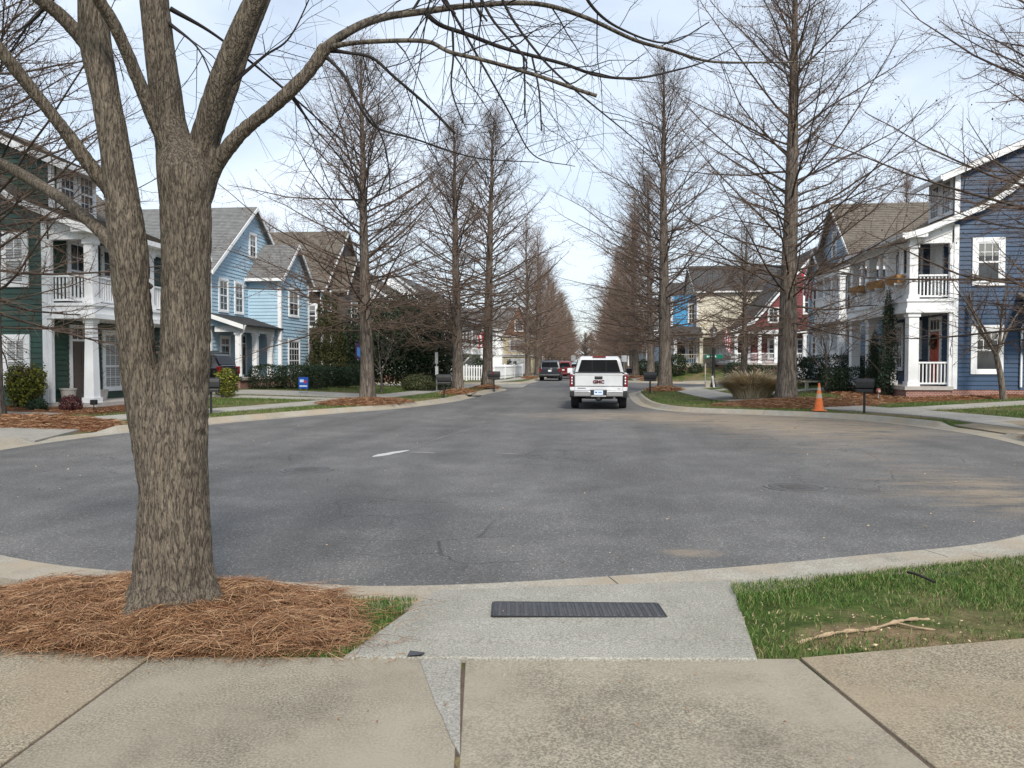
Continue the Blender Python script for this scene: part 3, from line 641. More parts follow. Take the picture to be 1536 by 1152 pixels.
def mulch_bed(poly, top, label, needles, ln=.16, wd=.0022, seed=1, mound=None, name='pine_straw_bed'):
    """a low mound of pine straw with loose needles lying all ways"""
    r = np.random.default_rng(seed); pl = np.asarray(poly, float); c = pl.mean(0) if mound is None else np.asarray(mound, float)
    ring = resample(spline(np.vstack([pl, pl[:1]]), 5), max(.08, np.ptp(pl[:, 0])/40))[:-1]; m = len(ring)
    for _ in range(14): bad = sdist(ring[:, 0], ring[:, 1]) < .46; ring[bad] += (c-ring[bad])*.07
    fr = [1, .93, .82, .66, .48, .28, .1]
    def zt(f): return .02+top*(1-f**2.2)**.9
    V = []
    for f in fr:
        q = c+(ring-c)*f; V.append(np.c_[q, H(q[:, 0], q[:, 1])+(-.03 if f == 1 else zt(f)+(.016*np.sin(q[:, 0]*9+q[:, 1]*7)+.014*np.sin(q[:, 0]*17-q[:, 1]*13+1))*(f < .95))])
    V = np.vstack(V+[np.r_[c, h1(*c)+zt(0)][None]]); F = []
    for k in range(len(fr)-1): i = np.arange(m); j = (i+1) % m; F.append(np.c_[k*m+i, k*m+j, (k+1)*m+j, (k+1)*m+i])
    i = np.arange(m); F.append(np.c_[(len(fr)-1)*m+i, (len(fr)-1)*m+(i+1) % m, np.full(m, len(V)-1)])
    root = thing(name, label, 'mulch bed', (0, 0, 0))
    link('mound', fast_mesh('mound', V, F, MT['straw_bed'], True), root)
    # needles
    n = needles; k = r.integers(0, m, n); f = np.sqrt(r.random(n))*np.where(r.random(n) < .06, 1.14, 1.03); jit = r.normal(0, .05, (n, 2))
    q = c+(ring[k]-c)*f[:, None]+jit; zz = H(q[:, 0], q[:, 1], np.full(n, 3.) if len(pl) < 3 else None)+np.where(f < 1, .02+top*np.clip(1-np.clip(f, 0, 1)**2.2, 0, 1)**.9+.016*np.sin(q[:, 0]*9+q[:, 1]*7)+.014*np.sin(q[:, 0]*17-q[:, 1]*13+1), .012)
    a = r.random(n)*2*np.pi; L = ln*r.uniform(.5, 1.3, n); bend = r.normal(0, .35, n); K = 4; P = np.empty((n, K, 3)); lift = np.abs(r.normal(0, .018, n))*min(1, ln/.15); sl = r.normal(0, .14, n)
    for j in range(K):
        t = j/(K-1)-.5; aa = a+bend*t
        P[:, j, 0] = q[:, 0]+np.cos(aa)*L*t; P[:, j, 1] = q[:, 1]+np.sin(aa)*L*t; P[:, j, 2] = zz+.006+lift*(1-abs(t)*1.3)+sl*L*t*.5
    side = np.stack([-np.sin(a), np.cos(a), r.normal(0, .6, n)], 1); side /= np.linalg.norm(side, axis=1, keepdims=True); w = wd*r.uniform(.6, 1.3, n)
    Vn = np.stack([P-side[:, None]*w[:, None, None], P+side[:, None]*w[:, None, None]], 2).reshape(-1, 3)
    b = np.arange(n)[:, None]*K*2; F = np.concatenate([np.c_[b+2*j, b+2*j+1, b+2*j+3, b+2*j+2] for j in range(K-1)])
    tag(link('needles', fast_mesh('needles', Vn, [F], MT['straw']), root), kind='stuff')
    MASKS.append(('poly', ring)); return root
def straw_bed_mat():
    m, t, b = nmat('straw_bed'); v = coords(t); f = noise(t, v, 40, 6, .8); g = noise(t, v, 2.0, 4)
    a = ramp(t, f, [(.3, (.055, .022, .012)), (.5, (.13, .052, .026)), (.7, (.24, .11, .055))]); t.links.new(mixc(t, ramp(t, g, [(.4, 0), (.7, .6)]), a, ramp(t, f, [(.3, (.09, .05, .03)), (.7, (.28, .17, .10))])), b.inputs['Base Color'])
    b.inputs['Roughness'].default_value = .95; b.inputs['Specular IOR Level'].default_value = .1; bump(t, b, f, 1, .03); return m
MT['straw_bed'] = straw_bed_mat()
def circ(x, y, rx, ry, seed=0, n=12):
    rr = random.Random(seed); return [(x+rx*math.cos(2*math.pi*i/n)*rr.uniform(.85, 1.12), y+ry*math.sin(2*math.pi*i/n)*rr.uniform(.85, 1.12)) for i in range(n)]
TREES = [
 ('a', -6.55, 29.3, 'near left cypress with flared trunk in front of the light blue house', .5, 1.0),
 ('c', -4.56, 38.4, 'left cypress beside the dark evergreen holly', 2.1, .93), ('c', -4.1, 46.1, 'left cypress just before the white picket fence', 4.4, 1.06),
 ('b', 9.18, 28.8, 'tall near right cypress behind the orange traffic cone', 1.0, 1.0), ('b', 6.3, 44.0, 'tall right cypress behind the black mailboxes', 3.7, 1.04),
 ('c', 7.3, 67.2, 'right cypress just beyond the side street', 1.2, 1.12), ('c', 11.9, 50.6, 'slim cypress in front of the dark red house', 2.9, .72),
 ('l', -13.2, 18.2, 'cypress at the left edge in front of the green house', 2.2, 1.0), ('l', 12.9, 17.3, 'cypress at the right edge above the navy house', 0.3, 1.0)]
ORD = ['first', 'second', 'third', 'fourth', 'fifth', 'sixth', 'seventh', 'eighth', 'ninth', 'tenth', 'eleventh', 'twelfth', 'thirteenth']
for k, x, y, lab, rz, s in TREES: place_cypress(k, x, y, lab, rz, s)
for i, y in enumerate([76.8, 88, 99, 111, 123, 136, 149, 163, 178, 194, 211, 229, 248]):
    place_cypress('fg'[i % 2], -4.1+.3*math.sin(i*2.1), y, ORD[i]+' bare cypress of the far left row counted from the parked dark suv', i*1.7, .92+.1*((i*37) % 7)/7, 'far left row of cypress trees')
for i, y in enumerate([76.5, 87, 98, 110, 123, 136, 150, 164, 179, 195, 212, 230, 249]):
    place_cypress('gf'[i % 2], 6.5+.3*math.sin(i*1.7), y, ORD[i]+' bare cypress of the far right row counted from the white road sign', i*2.3, 1.0+.1*((i*53) % 7)/7, 'far right row of cypress trees')
k = 0
for row, y in enumerate((268, 288, 312)):
    for i in range(9):
        x = -32+i*8.2+(row % 2)*4+2.0*math.sin(i*3.1+row); k += 1
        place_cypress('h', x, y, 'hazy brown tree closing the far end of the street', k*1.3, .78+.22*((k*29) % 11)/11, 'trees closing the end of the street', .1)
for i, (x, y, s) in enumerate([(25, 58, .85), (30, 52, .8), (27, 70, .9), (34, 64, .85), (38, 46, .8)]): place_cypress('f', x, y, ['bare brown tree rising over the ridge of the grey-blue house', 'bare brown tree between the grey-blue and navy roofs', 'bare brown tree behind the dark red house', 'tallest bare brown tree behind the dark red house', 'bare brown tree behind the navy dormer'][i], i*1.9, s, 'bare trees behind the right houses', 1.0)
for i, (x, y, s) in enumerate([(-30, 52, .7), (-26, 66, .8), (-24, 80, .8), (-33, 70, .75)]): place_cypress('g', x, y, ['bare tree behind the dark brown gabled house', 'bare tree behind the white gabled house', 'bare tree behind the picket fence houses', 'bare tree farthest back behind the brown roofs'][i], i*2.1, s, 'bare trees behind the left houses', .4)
# pine straw round the street trees
for (x, y, rx, ry, n, lab) in [(-6.1, 28.0, 2.0, 1.7, 5200, 'pine straw mound round the near left cypress'), (-4.3, 38.0, 1.1, 2.0, 2200, 'pine straw mound round the second left cypress'), (-4.0, 45.6, .85, 1.7, 1600, 'pine straw mound round the left cypress by the fence'),
    (9.3, 27.7, 2.9, 1.35, 6500, 'long pine straw mound round the near right cypress'), (6.1, 43.0, 1.1, 2.4, 2600, 'pine straw mound behind the black mailboxes'), (-11.6, 17.6, 2.3, 1.2, 5200, 'pine straw mound at the left edge by the driveway'), (12.1, 16.5, 1.5, 1.0, 3600, 'pine straw mound at the right edge by the driveway'),
    (-3.9, 76, .8, 3.4, 900, 'pine straw mound beside the parked dark suv'), (6.4, 75.5, .9, 3.0, 800, 'far right pine straw mound'), (7.0, 66.8, .9, 1.4, 700, 'pine straw mound past the side street'), (11.9, 50.9, 2.0, 1.0, 900, 'orange pine straw bed before the red house')]:
    mulch_bed(circ(x, y, rx, ry, int(abs(x*7))), .17, lab, int(n*1.25), .2, .0042 if y < 35 else .009, int(abs(y*3)))

# ---- the big tree in the foreground
FT = thing('shade_tree', 'big twin-stemmed tree with furrowed bark in the near pine straw', 'tree', tuple(pix(258, 4.98*.955, z=.08)))
def fp(pts):
    P, R = [], []
    for px, py, dep, r in pts:
        dep = dep*.955; P.append(pix(px, dep, py)); R.append(r*.90*dep/FPX)
    s = spline(np.c_[np.array(P), np.array(R)[:, None]], 8); return s[:, :3], s[:, 3]
STEMS = [
 [(256, 940, 4.98, 92), (257, 905, 4.98, 75), (258, 862, 4.98, 63), (259, 795, 4.98, 57), (260, 720, 4.98, 52), (262, 650, 4.98, 50), (272, 590, 4.98, 42), (279, 520, 4.98, 38), (281, 420, 4.98, 37), (282, 320, 4.98, 39), (278, 262, 4.98, 40), (262, 205, 5.18, 27), (253, 140, 5.2, 25), (245, 73, 5.2, 23), (238, 0, 5.2, 22), (228, -120, 5.25, 20), (222, -300, 5.3, 16), (216, -520, 5.3, 11), (205, -760, 5.35, 6)],
 [(246, 760, 4.95, 34), (233, 690, 4.94, 32), (221, 630, 4.93, 29), (207, 540, 4.92, 27), (200, 450, 4.91, 27), (196, 380, 4.9, 28), (189, 310, 4.9, 25), (177, 219, 4.9, 22.5), (164, 146, 4.9, 22), (151, 70, 4.9, 24), (146, 0, 4.9, 21), (136, -130, 4.95, 18), (120, -320, 4.9, 13), (110, -560, 4.9, 7)],
 [(292, 290, 5.12, 30), (305, 225, 5.08, 21), (326, 155, 5.03, 19), (357, 75, 4.95, 18.5), (393, 0, 4.9, 17), (440, -90, 4.8, 15), (500, -230, 4.7, 11), (560, -420, 4.7, 6)],
 [(296, 265, 5.25, 22), (326, 200, 5.3, 14), (350, 130, 5.35, 14), (375, 60, 5.4, 14), (404, -10, 5.5, 13), (450, -130, 5.6, 10), (480, -330, 5.7, 6)],
 [(300, 300, 5.15, 22), (326, 250, 5.1, 13.5), (366, 202, 5.05, 11.5), (404, 171, 5.02, 11), (437, 142, 5.0, 11), (470, 108, 5.0, 10.5), (492, 76, 5.0, 11)],
 [(192, 330, 5.0, 22), (172, 290, 4.95, 12), (146, 259, 4.9, 11), (98, 193, 4.8, 10.5), (47, 128, 4.7, 10), (0, 69, 4.6, 9.5), (-80, -30, 4.5, 8), (-180, -160, 4.4, 5)],
 [(198, 400, 5.0, 20), (168, 362, 5.1, 11), (113, 312, 5.3, 9.5), (45, 268, 5.6, 9), (-20, 236, 5.8, 8.5), (-140, 190, 6.2, 6), (-300, 160, 6.6, 3)],
 [(272, 270, 5.05, 24), (259, 241, 4.98, 12.5), (233, 175, 4.9, 11), (204, 102, 4.8, 10.5), (179, 44, 4.7, 10), (153, 0, 4.6, 10), (110, -90, 4.4, 8), (60, -230, 4.2, 5)],
 [(150, 80, 5.0, 20), (124, 55, 4.98, 12.5), (95, 26, 4.95, 11.5), (62, 0, 4.9, 11), (0, -60, 4.85, 9), (-90, -180, 4.8, 6)]]
SP = [fp(s) for s in STEMS]; V, F = join([tubes(p[None], r[None], 14) for p, r in SP])
V2, F2 = [], []
for p, r in SP:                                   # close both ends so the union can be remeshed
    pass
caps = []; b0 = 0
for p, r in SP:
    n = len(p); caps.append((np.arange(14)+b0)[::-1]); caps.append(np.arange(14)+b0+(n-1)*14); b0 += n*14
tmp = link('trunk', fast_mesh('trunk_raw', V, F+[np.array(caps)], None, True))
md = tmp.modifiers.new('remesh', 'REMESH'); md.mode = 'VOXEL'; md.voxel_size = .0118; md.use_smooth_shade = True
ms = tmp.modifiers.new('smooth', 'SMOOTH'); ms.iterations = 7; ms.factor = .5
bpy.context.view_layer.update(); dg = bpy.context.evaluated_depsgraph_get()
tm_ = bpy.data.meshes.new_from_object(tmp.evaluated_get(dg)); bpy.data.objects.remove(tmp)
nv = len(tm_.vertices); co = np.empty(nv*3, np.float32); tm_.vertices.foreach_get('co', co); co = co.reshape(-1, 3).astype(float); no = np.empty(nv*3, np.float32); tm_.vertices.foreach_get('normal', no); no = no.reshape(-1, 3)
dsp = np.empty(nv); b_ = np.array(FT.location)
for i in range(nv):
    x, y, z = co[i]
    wx = mnoise.noise((x*5, y*5, z*3.0))*.05
    a = mnoise.noise(((x+wx)*27, (y+wx)*27, z*4.2)); c = mnoise.noise((x*4, y*4, z*1.4+7)); e = mnoise.noise((x*55, y*55, z*14))
    dsp[i] = (.5-abs(a))*.017+c*.010+e*.0045
amp = np.clip((6.0-co[:, 2])/4, .2, 1)*np.where(co[:, 2] > 2.6, .65, 1)
base_fl = np.exp(-np.clip(co[:, 2]-.1, 0, None)/.12)
an = np.arctan2(co[:, 1]-b_[1], co[:, 0]-b_[0]); dsp = dsp*amp+base_fl*(.03+.045*np.sin(an*6+1.3))
co += no*dsp[:, None]
for (px, py, dep, rr) in [(290, 575, 4.93, .085), (268, 352, 4.97, .055), (300, 640, 4.93, .07), (226, 430, 4.98, .05)]:     # healed branch scars
    c = pix(px, dep*.955, py); d = np.linalg.norm(co-c, axis=1); co += no*(np.where(d < rr*1.6, .022*np.cos(np.clip(d/rr, 0, 1.6)*math.pi*1.1)*np.exp(-(d/rr)**2), 0))[:, None]
tm_.vertices.foreach_set('co', (co-b_).astype(np.float32).ravel()); tm_.materials.clear(); tm_.materials.append(MT['bark']); tm_.update(); tm_.name = 'trunk'
tr_ob = link('trunk', tm_, FT); OFF[tr_ob.name] = tuple(b_)
OFF[FT.name] = tuple(b_)
# limbs reaching over the road, two of them sawn off
LIMBS = [
 [(488, 80, 5.0, 10), (512, 62, 5.0, 8.5), (549, 42, 5.05, 7.6), (586, 31, 5.1, 7), (640, 24, 5.2, 6), (713, 15, 5.3, 5), (805, 13, 5.5, 4.4), (877, 33, 5.7, 4), (950, 66, 5.9, 3.4), (1000, 80, 6.0, 3), (1060, 97, 6.2, 2.4), (1130, 99, 6.4, 1.8), (1225, 97, 6.6, 1)],
 [(640, 27, 5.2, 5), (662, 44, 5.2, 4.2), (700, 57, 5.25, 4), (757, 78, 5.3, 3.6), (841, 100, 5.4, 3.2), (896, 118, 5.5, 2.8), (950, 122, 5.6, 2.3), (1000, 113, 5.7, 1.9), (1056, 97, 5.8, 1.3), (1110, 70, 6, .8)],
 [(494, 78, 5.0, 7), (520, 72, 4.95, 4.6), (568, 68, 4.9, 4.2), (640, 68, 4.85, 4), (677, 84, 4.8, 3.8), (732, 97, 4.8, 3.7), (805, 118, 4.8, 3.6), (860, 137, 4.8, 3.5), (894, 148, 4.8, 3.5)],
 [(492, 80, 5.0, 6), (520, 84, 5.05, 3.2), (560, 92, 5.1, 3), (593, 120, 5.1, 2.8), (644, 164, 5.15, 2.6), (684, 204, 5.2, 2.4)],
 [(486, 86, 5.0, 6), (500, 98, 5.0, 3.2), (520, 120, 5.0, 3), (542, 164, 5.0, 2.6), (568, 195, 5.05, 2.2), (622, 211, 5.1, 1.8), (713, 239, 5.2, 1.3), (808, 246, 5.3, .7)],
 [(437, 142, 5.0, 5), (470, 190, 5.2, 1.6), (520, 250, 5.5, 1.3), (560, 320, 5.8, .8)],
 [(545, 160, 5.0, 2), (575, 210, 5.0, 1.6), (585, 260, 5.0, 1.4), (586, 300, 5.0, 1)],
 [(680, 50, 5.2, 2.5), (681, 90, 5.2, 2), (678, 135, 5.2, 1.7), (690, 175, 5.2, 1.3), (700, 196, 5.2, 1)],
 [(785, 90, 5.35, 2), (787, 130, 5.35, 1.7), (787, 180, 5.35, 1.4)], [(798, 92, 5.35, 2), (808, 140, 5.3, 1.7), (812, 200, 5.3, 1.3)],
 [(732, -60, 5.0, 4), (760, 20, 5.0, 2.8), (810, 90, 5.0, 2.2), (860, 138, 5.0, 1.8), (930, 195, 5.1, 1.2), (985, 240, 5.2, .7)],
 [(700, -50, 4.8, 4), (735, 30, 4.8, 2.6), (790, 100, 4.8, 2), (760, 128, 4.8, .8)],
 [(655, -60, 4.8, 4.4), (662, 0, 4.8, 3), (684, 28, 4.8, 2.4)], [(690, -40, 4.7, 3.4), (710, 10, 4.7, 2.6), (731, 38, 4.7, 2)],
 [(620, -80, 5.0, 4), (700, 60, 5.1, 2.4), (760, 165, 5.2, 1.7), (800, 235, 5.3, 1.2), (862, 252, 5.4, .6)],
 [(860, -40, 5.2, 4), (885, 15, 5.3, 3), (930, 50, 5.5, 2.2), (1000, 70, 5.7, 1.6), (1060, 40, 5.9, 1)],
 [(352, 130, 5.0, 4), (400, 90, 5.1, 2.4), (440, 60, 5.3, 1.6), (480, -20, 5.4, 1)],
 [(262, 20, 5.2, 5), (330, 60, 5.4, 2.6), (420, 130, 5.7, 2), (500, 200, 6, 1.4), (560, 250, 6.2, .8)],
 [(258, 40, 5.2, 4), (300, 75, 5.0, 1.8), (322, 120, 5.0, 1.3), (330, 150, 5.0, .8)]]
LP = [fp(s) for s in LIMBS]
LP = [(p, r*.88) for p, r in LP]
for p, r in LP: tube_obj('limb', [(p, r)], MT['limb'] if r[0]*FPX/5 > 5 else MT['twig_dark'], FT, 9)
# finer branches from every stem, limb and their offspring
def even(p, K): return resample(p, np.sum(np.linalg.norm(np.diff(p, axis=0), axis=1))/(K-1)*1.0001)[:K]
def to_K(p, r, K):
    d = np.r_[0, np.cumsum(np.linalg.norm(np.diff(p, axis=0), axis=1))]; t = np.linspace(0, d[-1], K)
    return np.stack([np.interp(t, d, p[:, i]) for i in range(3)], 1), np.interp(t, d, r)
rt = np.random.default_rng(77); groups = []
PA = [to_K(p, r, 16) for p, r in SP]; Pa = np.stack([p for p, _ in PA]); Ra = np.stack([r for _, r in PA])
hi = Pa[[0, 1, 2, 3, 5, 6, 7, 8]]; hr = Ra[[0, 1, 2, 3, 5, 6, 7, 8]]
B1, BR1 = kids(hi, hr, 7, .62, .99, 48, lambda t: 2.2-1.2*t+np.zeros_like(t), 9, -.15, .11, .30, .006, rt, 0, .2)
PB = [to_K(p, r, 12) for p, r in LP]; Pb = np.stack([p for p, _ in PB]); Rb = np.stack([r for _, r in PB])
B2, BR2 = kids(Pb, Rb, 7, .15, .98, 52, lambda t: .95-.45*t+np.zeros_like(t), 7, -.25, .13, .42, .0026, rt, 0, .3)
C1, CR1 = kids(B1, BR1, 8, .15, .98, 50, lambda t: .95-.5*t+np.zeros_like(t), 6, -.2, .13, .45, .0024, rt, 0, .35)
C2, CR2 = kids(B2, BR2, 5, .15, 1.0, 50, lambda t: .34-.12*t+np.zeros_like(t), 4, -.1, .14, .5, .0014, rt, 0, .5)
D1, DR1 = kids(C1, CR1, 6, .15, 1.0, 48, lambda t: .36-.14*t+np.zeros_like(t), 4, -.1, .14, .5, .0015, rt, 0, .5)
V, F = tubes(B1, BR1, 5); link('branches', fast_mesh('branches', V-b_, [F], MT['twig_dark'], True), FT)
V, F = join([tubes(B2, BR2, 4), tubes(C1, CR1, 4), tubes(C2, CR2, 3), tubes(D1, DR1, 3)]); tag(link('twigs', fast_mesh('twigs', V-b_, F, MT['twig_dark'], True), FT), kind='stuff')
# its bed of pine straw
mulch_bed([(-2.6, 4.1), (-1.6, 3.94), (-.4, 3.90), (.36, 3.97), (.74, 4.2), (.52, 4.75), (.35, 5.0), (-.2, 5.12), (-.8, 5.18), (-1.35, 5.15), (-1.75, 4.95), (-2.2, 4.6)], .095, 'thick mound of rust-brown pine straw round the big near tree', 42000, .17, .0012, 5, (-.62, 4.5))
# ------------------------------------------------------------------ houses
def clapboards(pl, z0, z1, span, expo, mat, root, single=True, name='clapboard', holes=()):
    """lap siding on plane pl; span(z) -> (s0, s1); single: every course its own board"""
    mb = MB(); z = z0; k = 0; rr = random.Random(int(z0*97+expo*1000))
    while z < z1-.02:
        zt = min(z+expo, z1); a0, a1 = span(z); b0, b1 = span(zt)
        segs = [(a0, a1, b0, b1)]
        for (h0, h1_, hz0, hz1) in holes:
            if z < hz1 and zt > hz0:
                ns = []
                for s in segs:
                    if s[0] < h0 < s[1]: ns.append((s[0], h0, s[2], h0))
                    elif s[1] <= h0: ns.append(s)
                    if s[0] < h1_ < s[1]: ns.append((h1_, s[1], h1_, s[3]))
                    elif s[0] >= h1_: ns.append(s)
                segs = ns
        for (p0, p1, q0, q1) in segs:
            if p1-p0 < .05: continue
            if q1-q0 < .02: q0 = q1 = (q0+q1)/2; q1 += .01
            ax, c, sg = pl; m = (lambda s, n, zz: (s, c+sg*n, zz)) if ax == 'y' else (lambda s, n, zz: (c+sg*n, s, zz))
            t = .036+rr.uniform(-.003, .003); tgt = MB() if single else mb
            bot = [m(p0, .0, z), m(p1, .0, z), m(p1, t, z-.014), m(p0, t, z-.014)]; top = [m(q0, .0, zt), m(q1, .0, zt), m(q1, .007, zt), m(q0, .007, zt)]
            flip = (ax == 'y') == (sg > 0)
            tgt.hexa(bot[::-1] if not flip else bot, top[::-1] if not flip else top)
            if single: tgt.build(name, mat, root)
        z += expo; k += 1
    if not single: tag(mb.build('siding', mat, root), kind='stuff')
def window(pl, s0, s1, z0, z1, root, trim=.12, cols=2, rows=2, upper_only=False, transom=0, blind=False, shut=False, mat='white', n=.03):
    """cased sash window; s0..z1 is the outside of the casing"""
    w = MB(); t = trim
    w.lb(pl, s0, s0+t, z0, z1, 0, n+.04).lb(pl, s1-t, s1, z0, z1, 0, n+.04).lb(pl, s0+t, s1-t, z1-t, z1, 0, n+.041).lb(pl, s0+t, s1-t, z0, z0+t*.8, 0, n+.05)
    wo = w.build('window', MT[mat], root)
    a0, a1, b0, b1 = s0+t, s1-t, z0+t*.8, z1-t; tz = b1-transom
    MB().lb(pl, a0, a1, b0, b1, .004, .040).build('pane', MT['blind' if blind else 'glass'], wo)
    if not blind and (int(abs(s0)*53+abs(z0)*31) % 3) < 2: MB().lb(pl, a0+.05, a1-.05, b1-(b1-b0)*(.25+.1*(int(abs(s0)*17+z0*7) % 4)), b1-.05, .0402, .0416).build('blind', MT['blind_in'], wo)
    f = MB(); bar = .022; mid = (b0+tz)/2
    f.lb(pl, a0, a0+.05, b0, b1, .042, n+.024).lb(pl, a1-.05, a1, b0, b1, .042, n+.024).lb(pl, a0+.05, a1-.05, b0, b0+.05, .042, n+.024).lb(pl, a0+.05, a1-.05, b1-.05, b1, .042, n+.024).lb(pl, a0+.05, a1-.05, mid-.03, mid+.03, .042, n+.027)
    if transom: f.lb(pl, a0+.05, a1-.05, tz-.04, tz+.04, .042, n+.026)
    f.build('sash', MT[mat], wo)
    g = MB()
    for i in range(1, cols):
        s = a0+(a1-a0)*i/cols
        g.lb(pl, s-bar/2, s+bar/2, mid+.03 if upper_only else b0+.05, b1-.05, .041, n+.018)
    for lo, hi_ in ((mid, tz),) if upper_only else ((b0, mid), (mid, tz)):
        for j in range(1, rows): g.lb(pl, a0+.05, a1-.05, lo+(hi_-lo)*j/rows-bar/2, lo+(hi_-lo)*j/rows+bar/2, .041, n+.020)
    if g.v: g.build('muntins', MT[mat], wo)
    return wo
def door(pl, s0, s1, z0, z1, root, mat, transom=.35, wreath=False, n=.03):
    w = MB(); t = .11
    w.lb(pl, s0, s0+t, z0, z1, 0, n+.04).lb(pl, s1-t, s1, z0, z1, 0, n+.04).lb(pl, s0+t, s1-t, z1-t, z1, 0, n+.041)
    if transom: w.lb(pl, s0+t, s1-t, z1-t-transom-.07, z1-t-transom, 0, n+.038)
    d = w.build('door', MT['white'], root); top = z1-t-(transom+.07 if transom else 0)
    MB().lb(pl, s0+t, s1-t, z0+.03, top, .004, .045).build('door_leaf', MT[mat], d)
    p = MB(); m = (s0+s1)/2
    for a, b in ((s0+t+.08, m-.04), (m+.04, s1-t-.08)):
        for c, e in ((.12, .42), (.48, .92)): p.lb(pl, a, b, z0+(top-z0)*c, z0+(top-z0)*e, .046, .055)
    p.build('door_panels', MT[mat], d)
    MB().lb(pl, s1-t-.10, s1-t-.05, z0+.95, z0+1.05, .046, .10).build('handle', MT['chrome'], d)
    if transom:
        MB().lb(pl, s0+t, s1-t, z1-t-transom, z1-t, .004, .040).build('transom_pane', MT['glass'], d)
        g = MB(); [g.lb(pl, s0+t+(s1-s0-2*t)*i/3-.012, s0+t+(s1-s0-2*t)*i/3+.012, z1-t-transom, z1-t, .041, .055) for i in (1, 2)]; g.build('muntins', MT['white'], d)
    return d
def railing(pl, s0, s1, z, root, h=.86, sp=.115, mat='white', n0=-.03, n1=.03):
    MB().lb(pl, s0, s1, z+h-.06, z+h, n0-.02, n1+.02).build('handrail', MT[mat], root); MB().lb(pl, s0, s1, z+.07, z+.13, n0, n1).build('bottom_rail', MT[mat], root)
    k = max(1, int((s1-s0)/sp)); first = None
    for i in range(k):
        s = s0+(s1-s0)*(i+.5)/k
        if first is None: first = MB().lb(pl, s-.02, s+.02, z+.13, z+h-.06, -.02, .02).build('baluster', MT[mat], root); s_ = s
        else:
            o = first.copy(); COL.objects.link(o)
            o.location = (s-s_, 0, 0) if pl[0] == 'y' else (0, s-s_, 0)
def column(x, y, z0, z1, root, w=.34, taper=.0, mat='white'):
    b = w/2+taper; t = w/2
    c = MB().hexa([(x-b, y-b, z0), (x+b, y-b, z0), (x+b, y+b, z0), (x-b, y+b, z0)], [(x-t, y-t, z1), (x+t, y-t, z1), (x+t, y+t, z1), (x-t, y+t, z1)])
    e = .04; c.box(x-b-e, x+b+e, y-b-e, y+b+e, z0, z0+.16); c.box(x-t-e, x+t+e, y-t-e, y+t+e, z1-.14, z1)
    return c.build('column', MT[mat], root)
def roof_plane(axis, prof, a, b, mat, root, name='roof', expo=.16, th=.10):
    """shingle courses over a bent profile [(h, z), ...] running eave to ridge, extruded along axis from a to b"""
    mb = MB(); P = resample(np.array(prof, float), expo); t = np.gradient(P, axis=0); t /= np.linalg.norm(t, axis=1, keepdims=True)
    up = np.c_[-t[:, 1], t[:, 0]]; up *= np.where(up[:, 1:2] < 0, -1, 1)
    for i in range(len(P)-1):
        p, q = P[i], P[i+1]; u = up[i]
        mb.prism([tuple(p-u*th*.9), tuple(q-u*th*.9), tuple(q+u*.004), tuple(p+u*.022)], {'x': 'x', 'y': 'y'}[axis], a, b)
    return mb.build(name, MT[mat], root)
def rake(axis, prof, c0, c1, root, h=.20, drop=.0, mat='white'):
    """white board following the roof edge"""
    mb = MB(); P = np.array(prof, float)
    for i in range(len(P)-1): p, q = P[i], P[i+1]; mb.prism([(p[0], p[1]-h-.02), (q[0], q[1]-h-.02), (q[0], q[1]-.015), (p[0], p[1]-.015)], axis, c0, c1)
    return mb.build('rake_board', MT[mat], root)

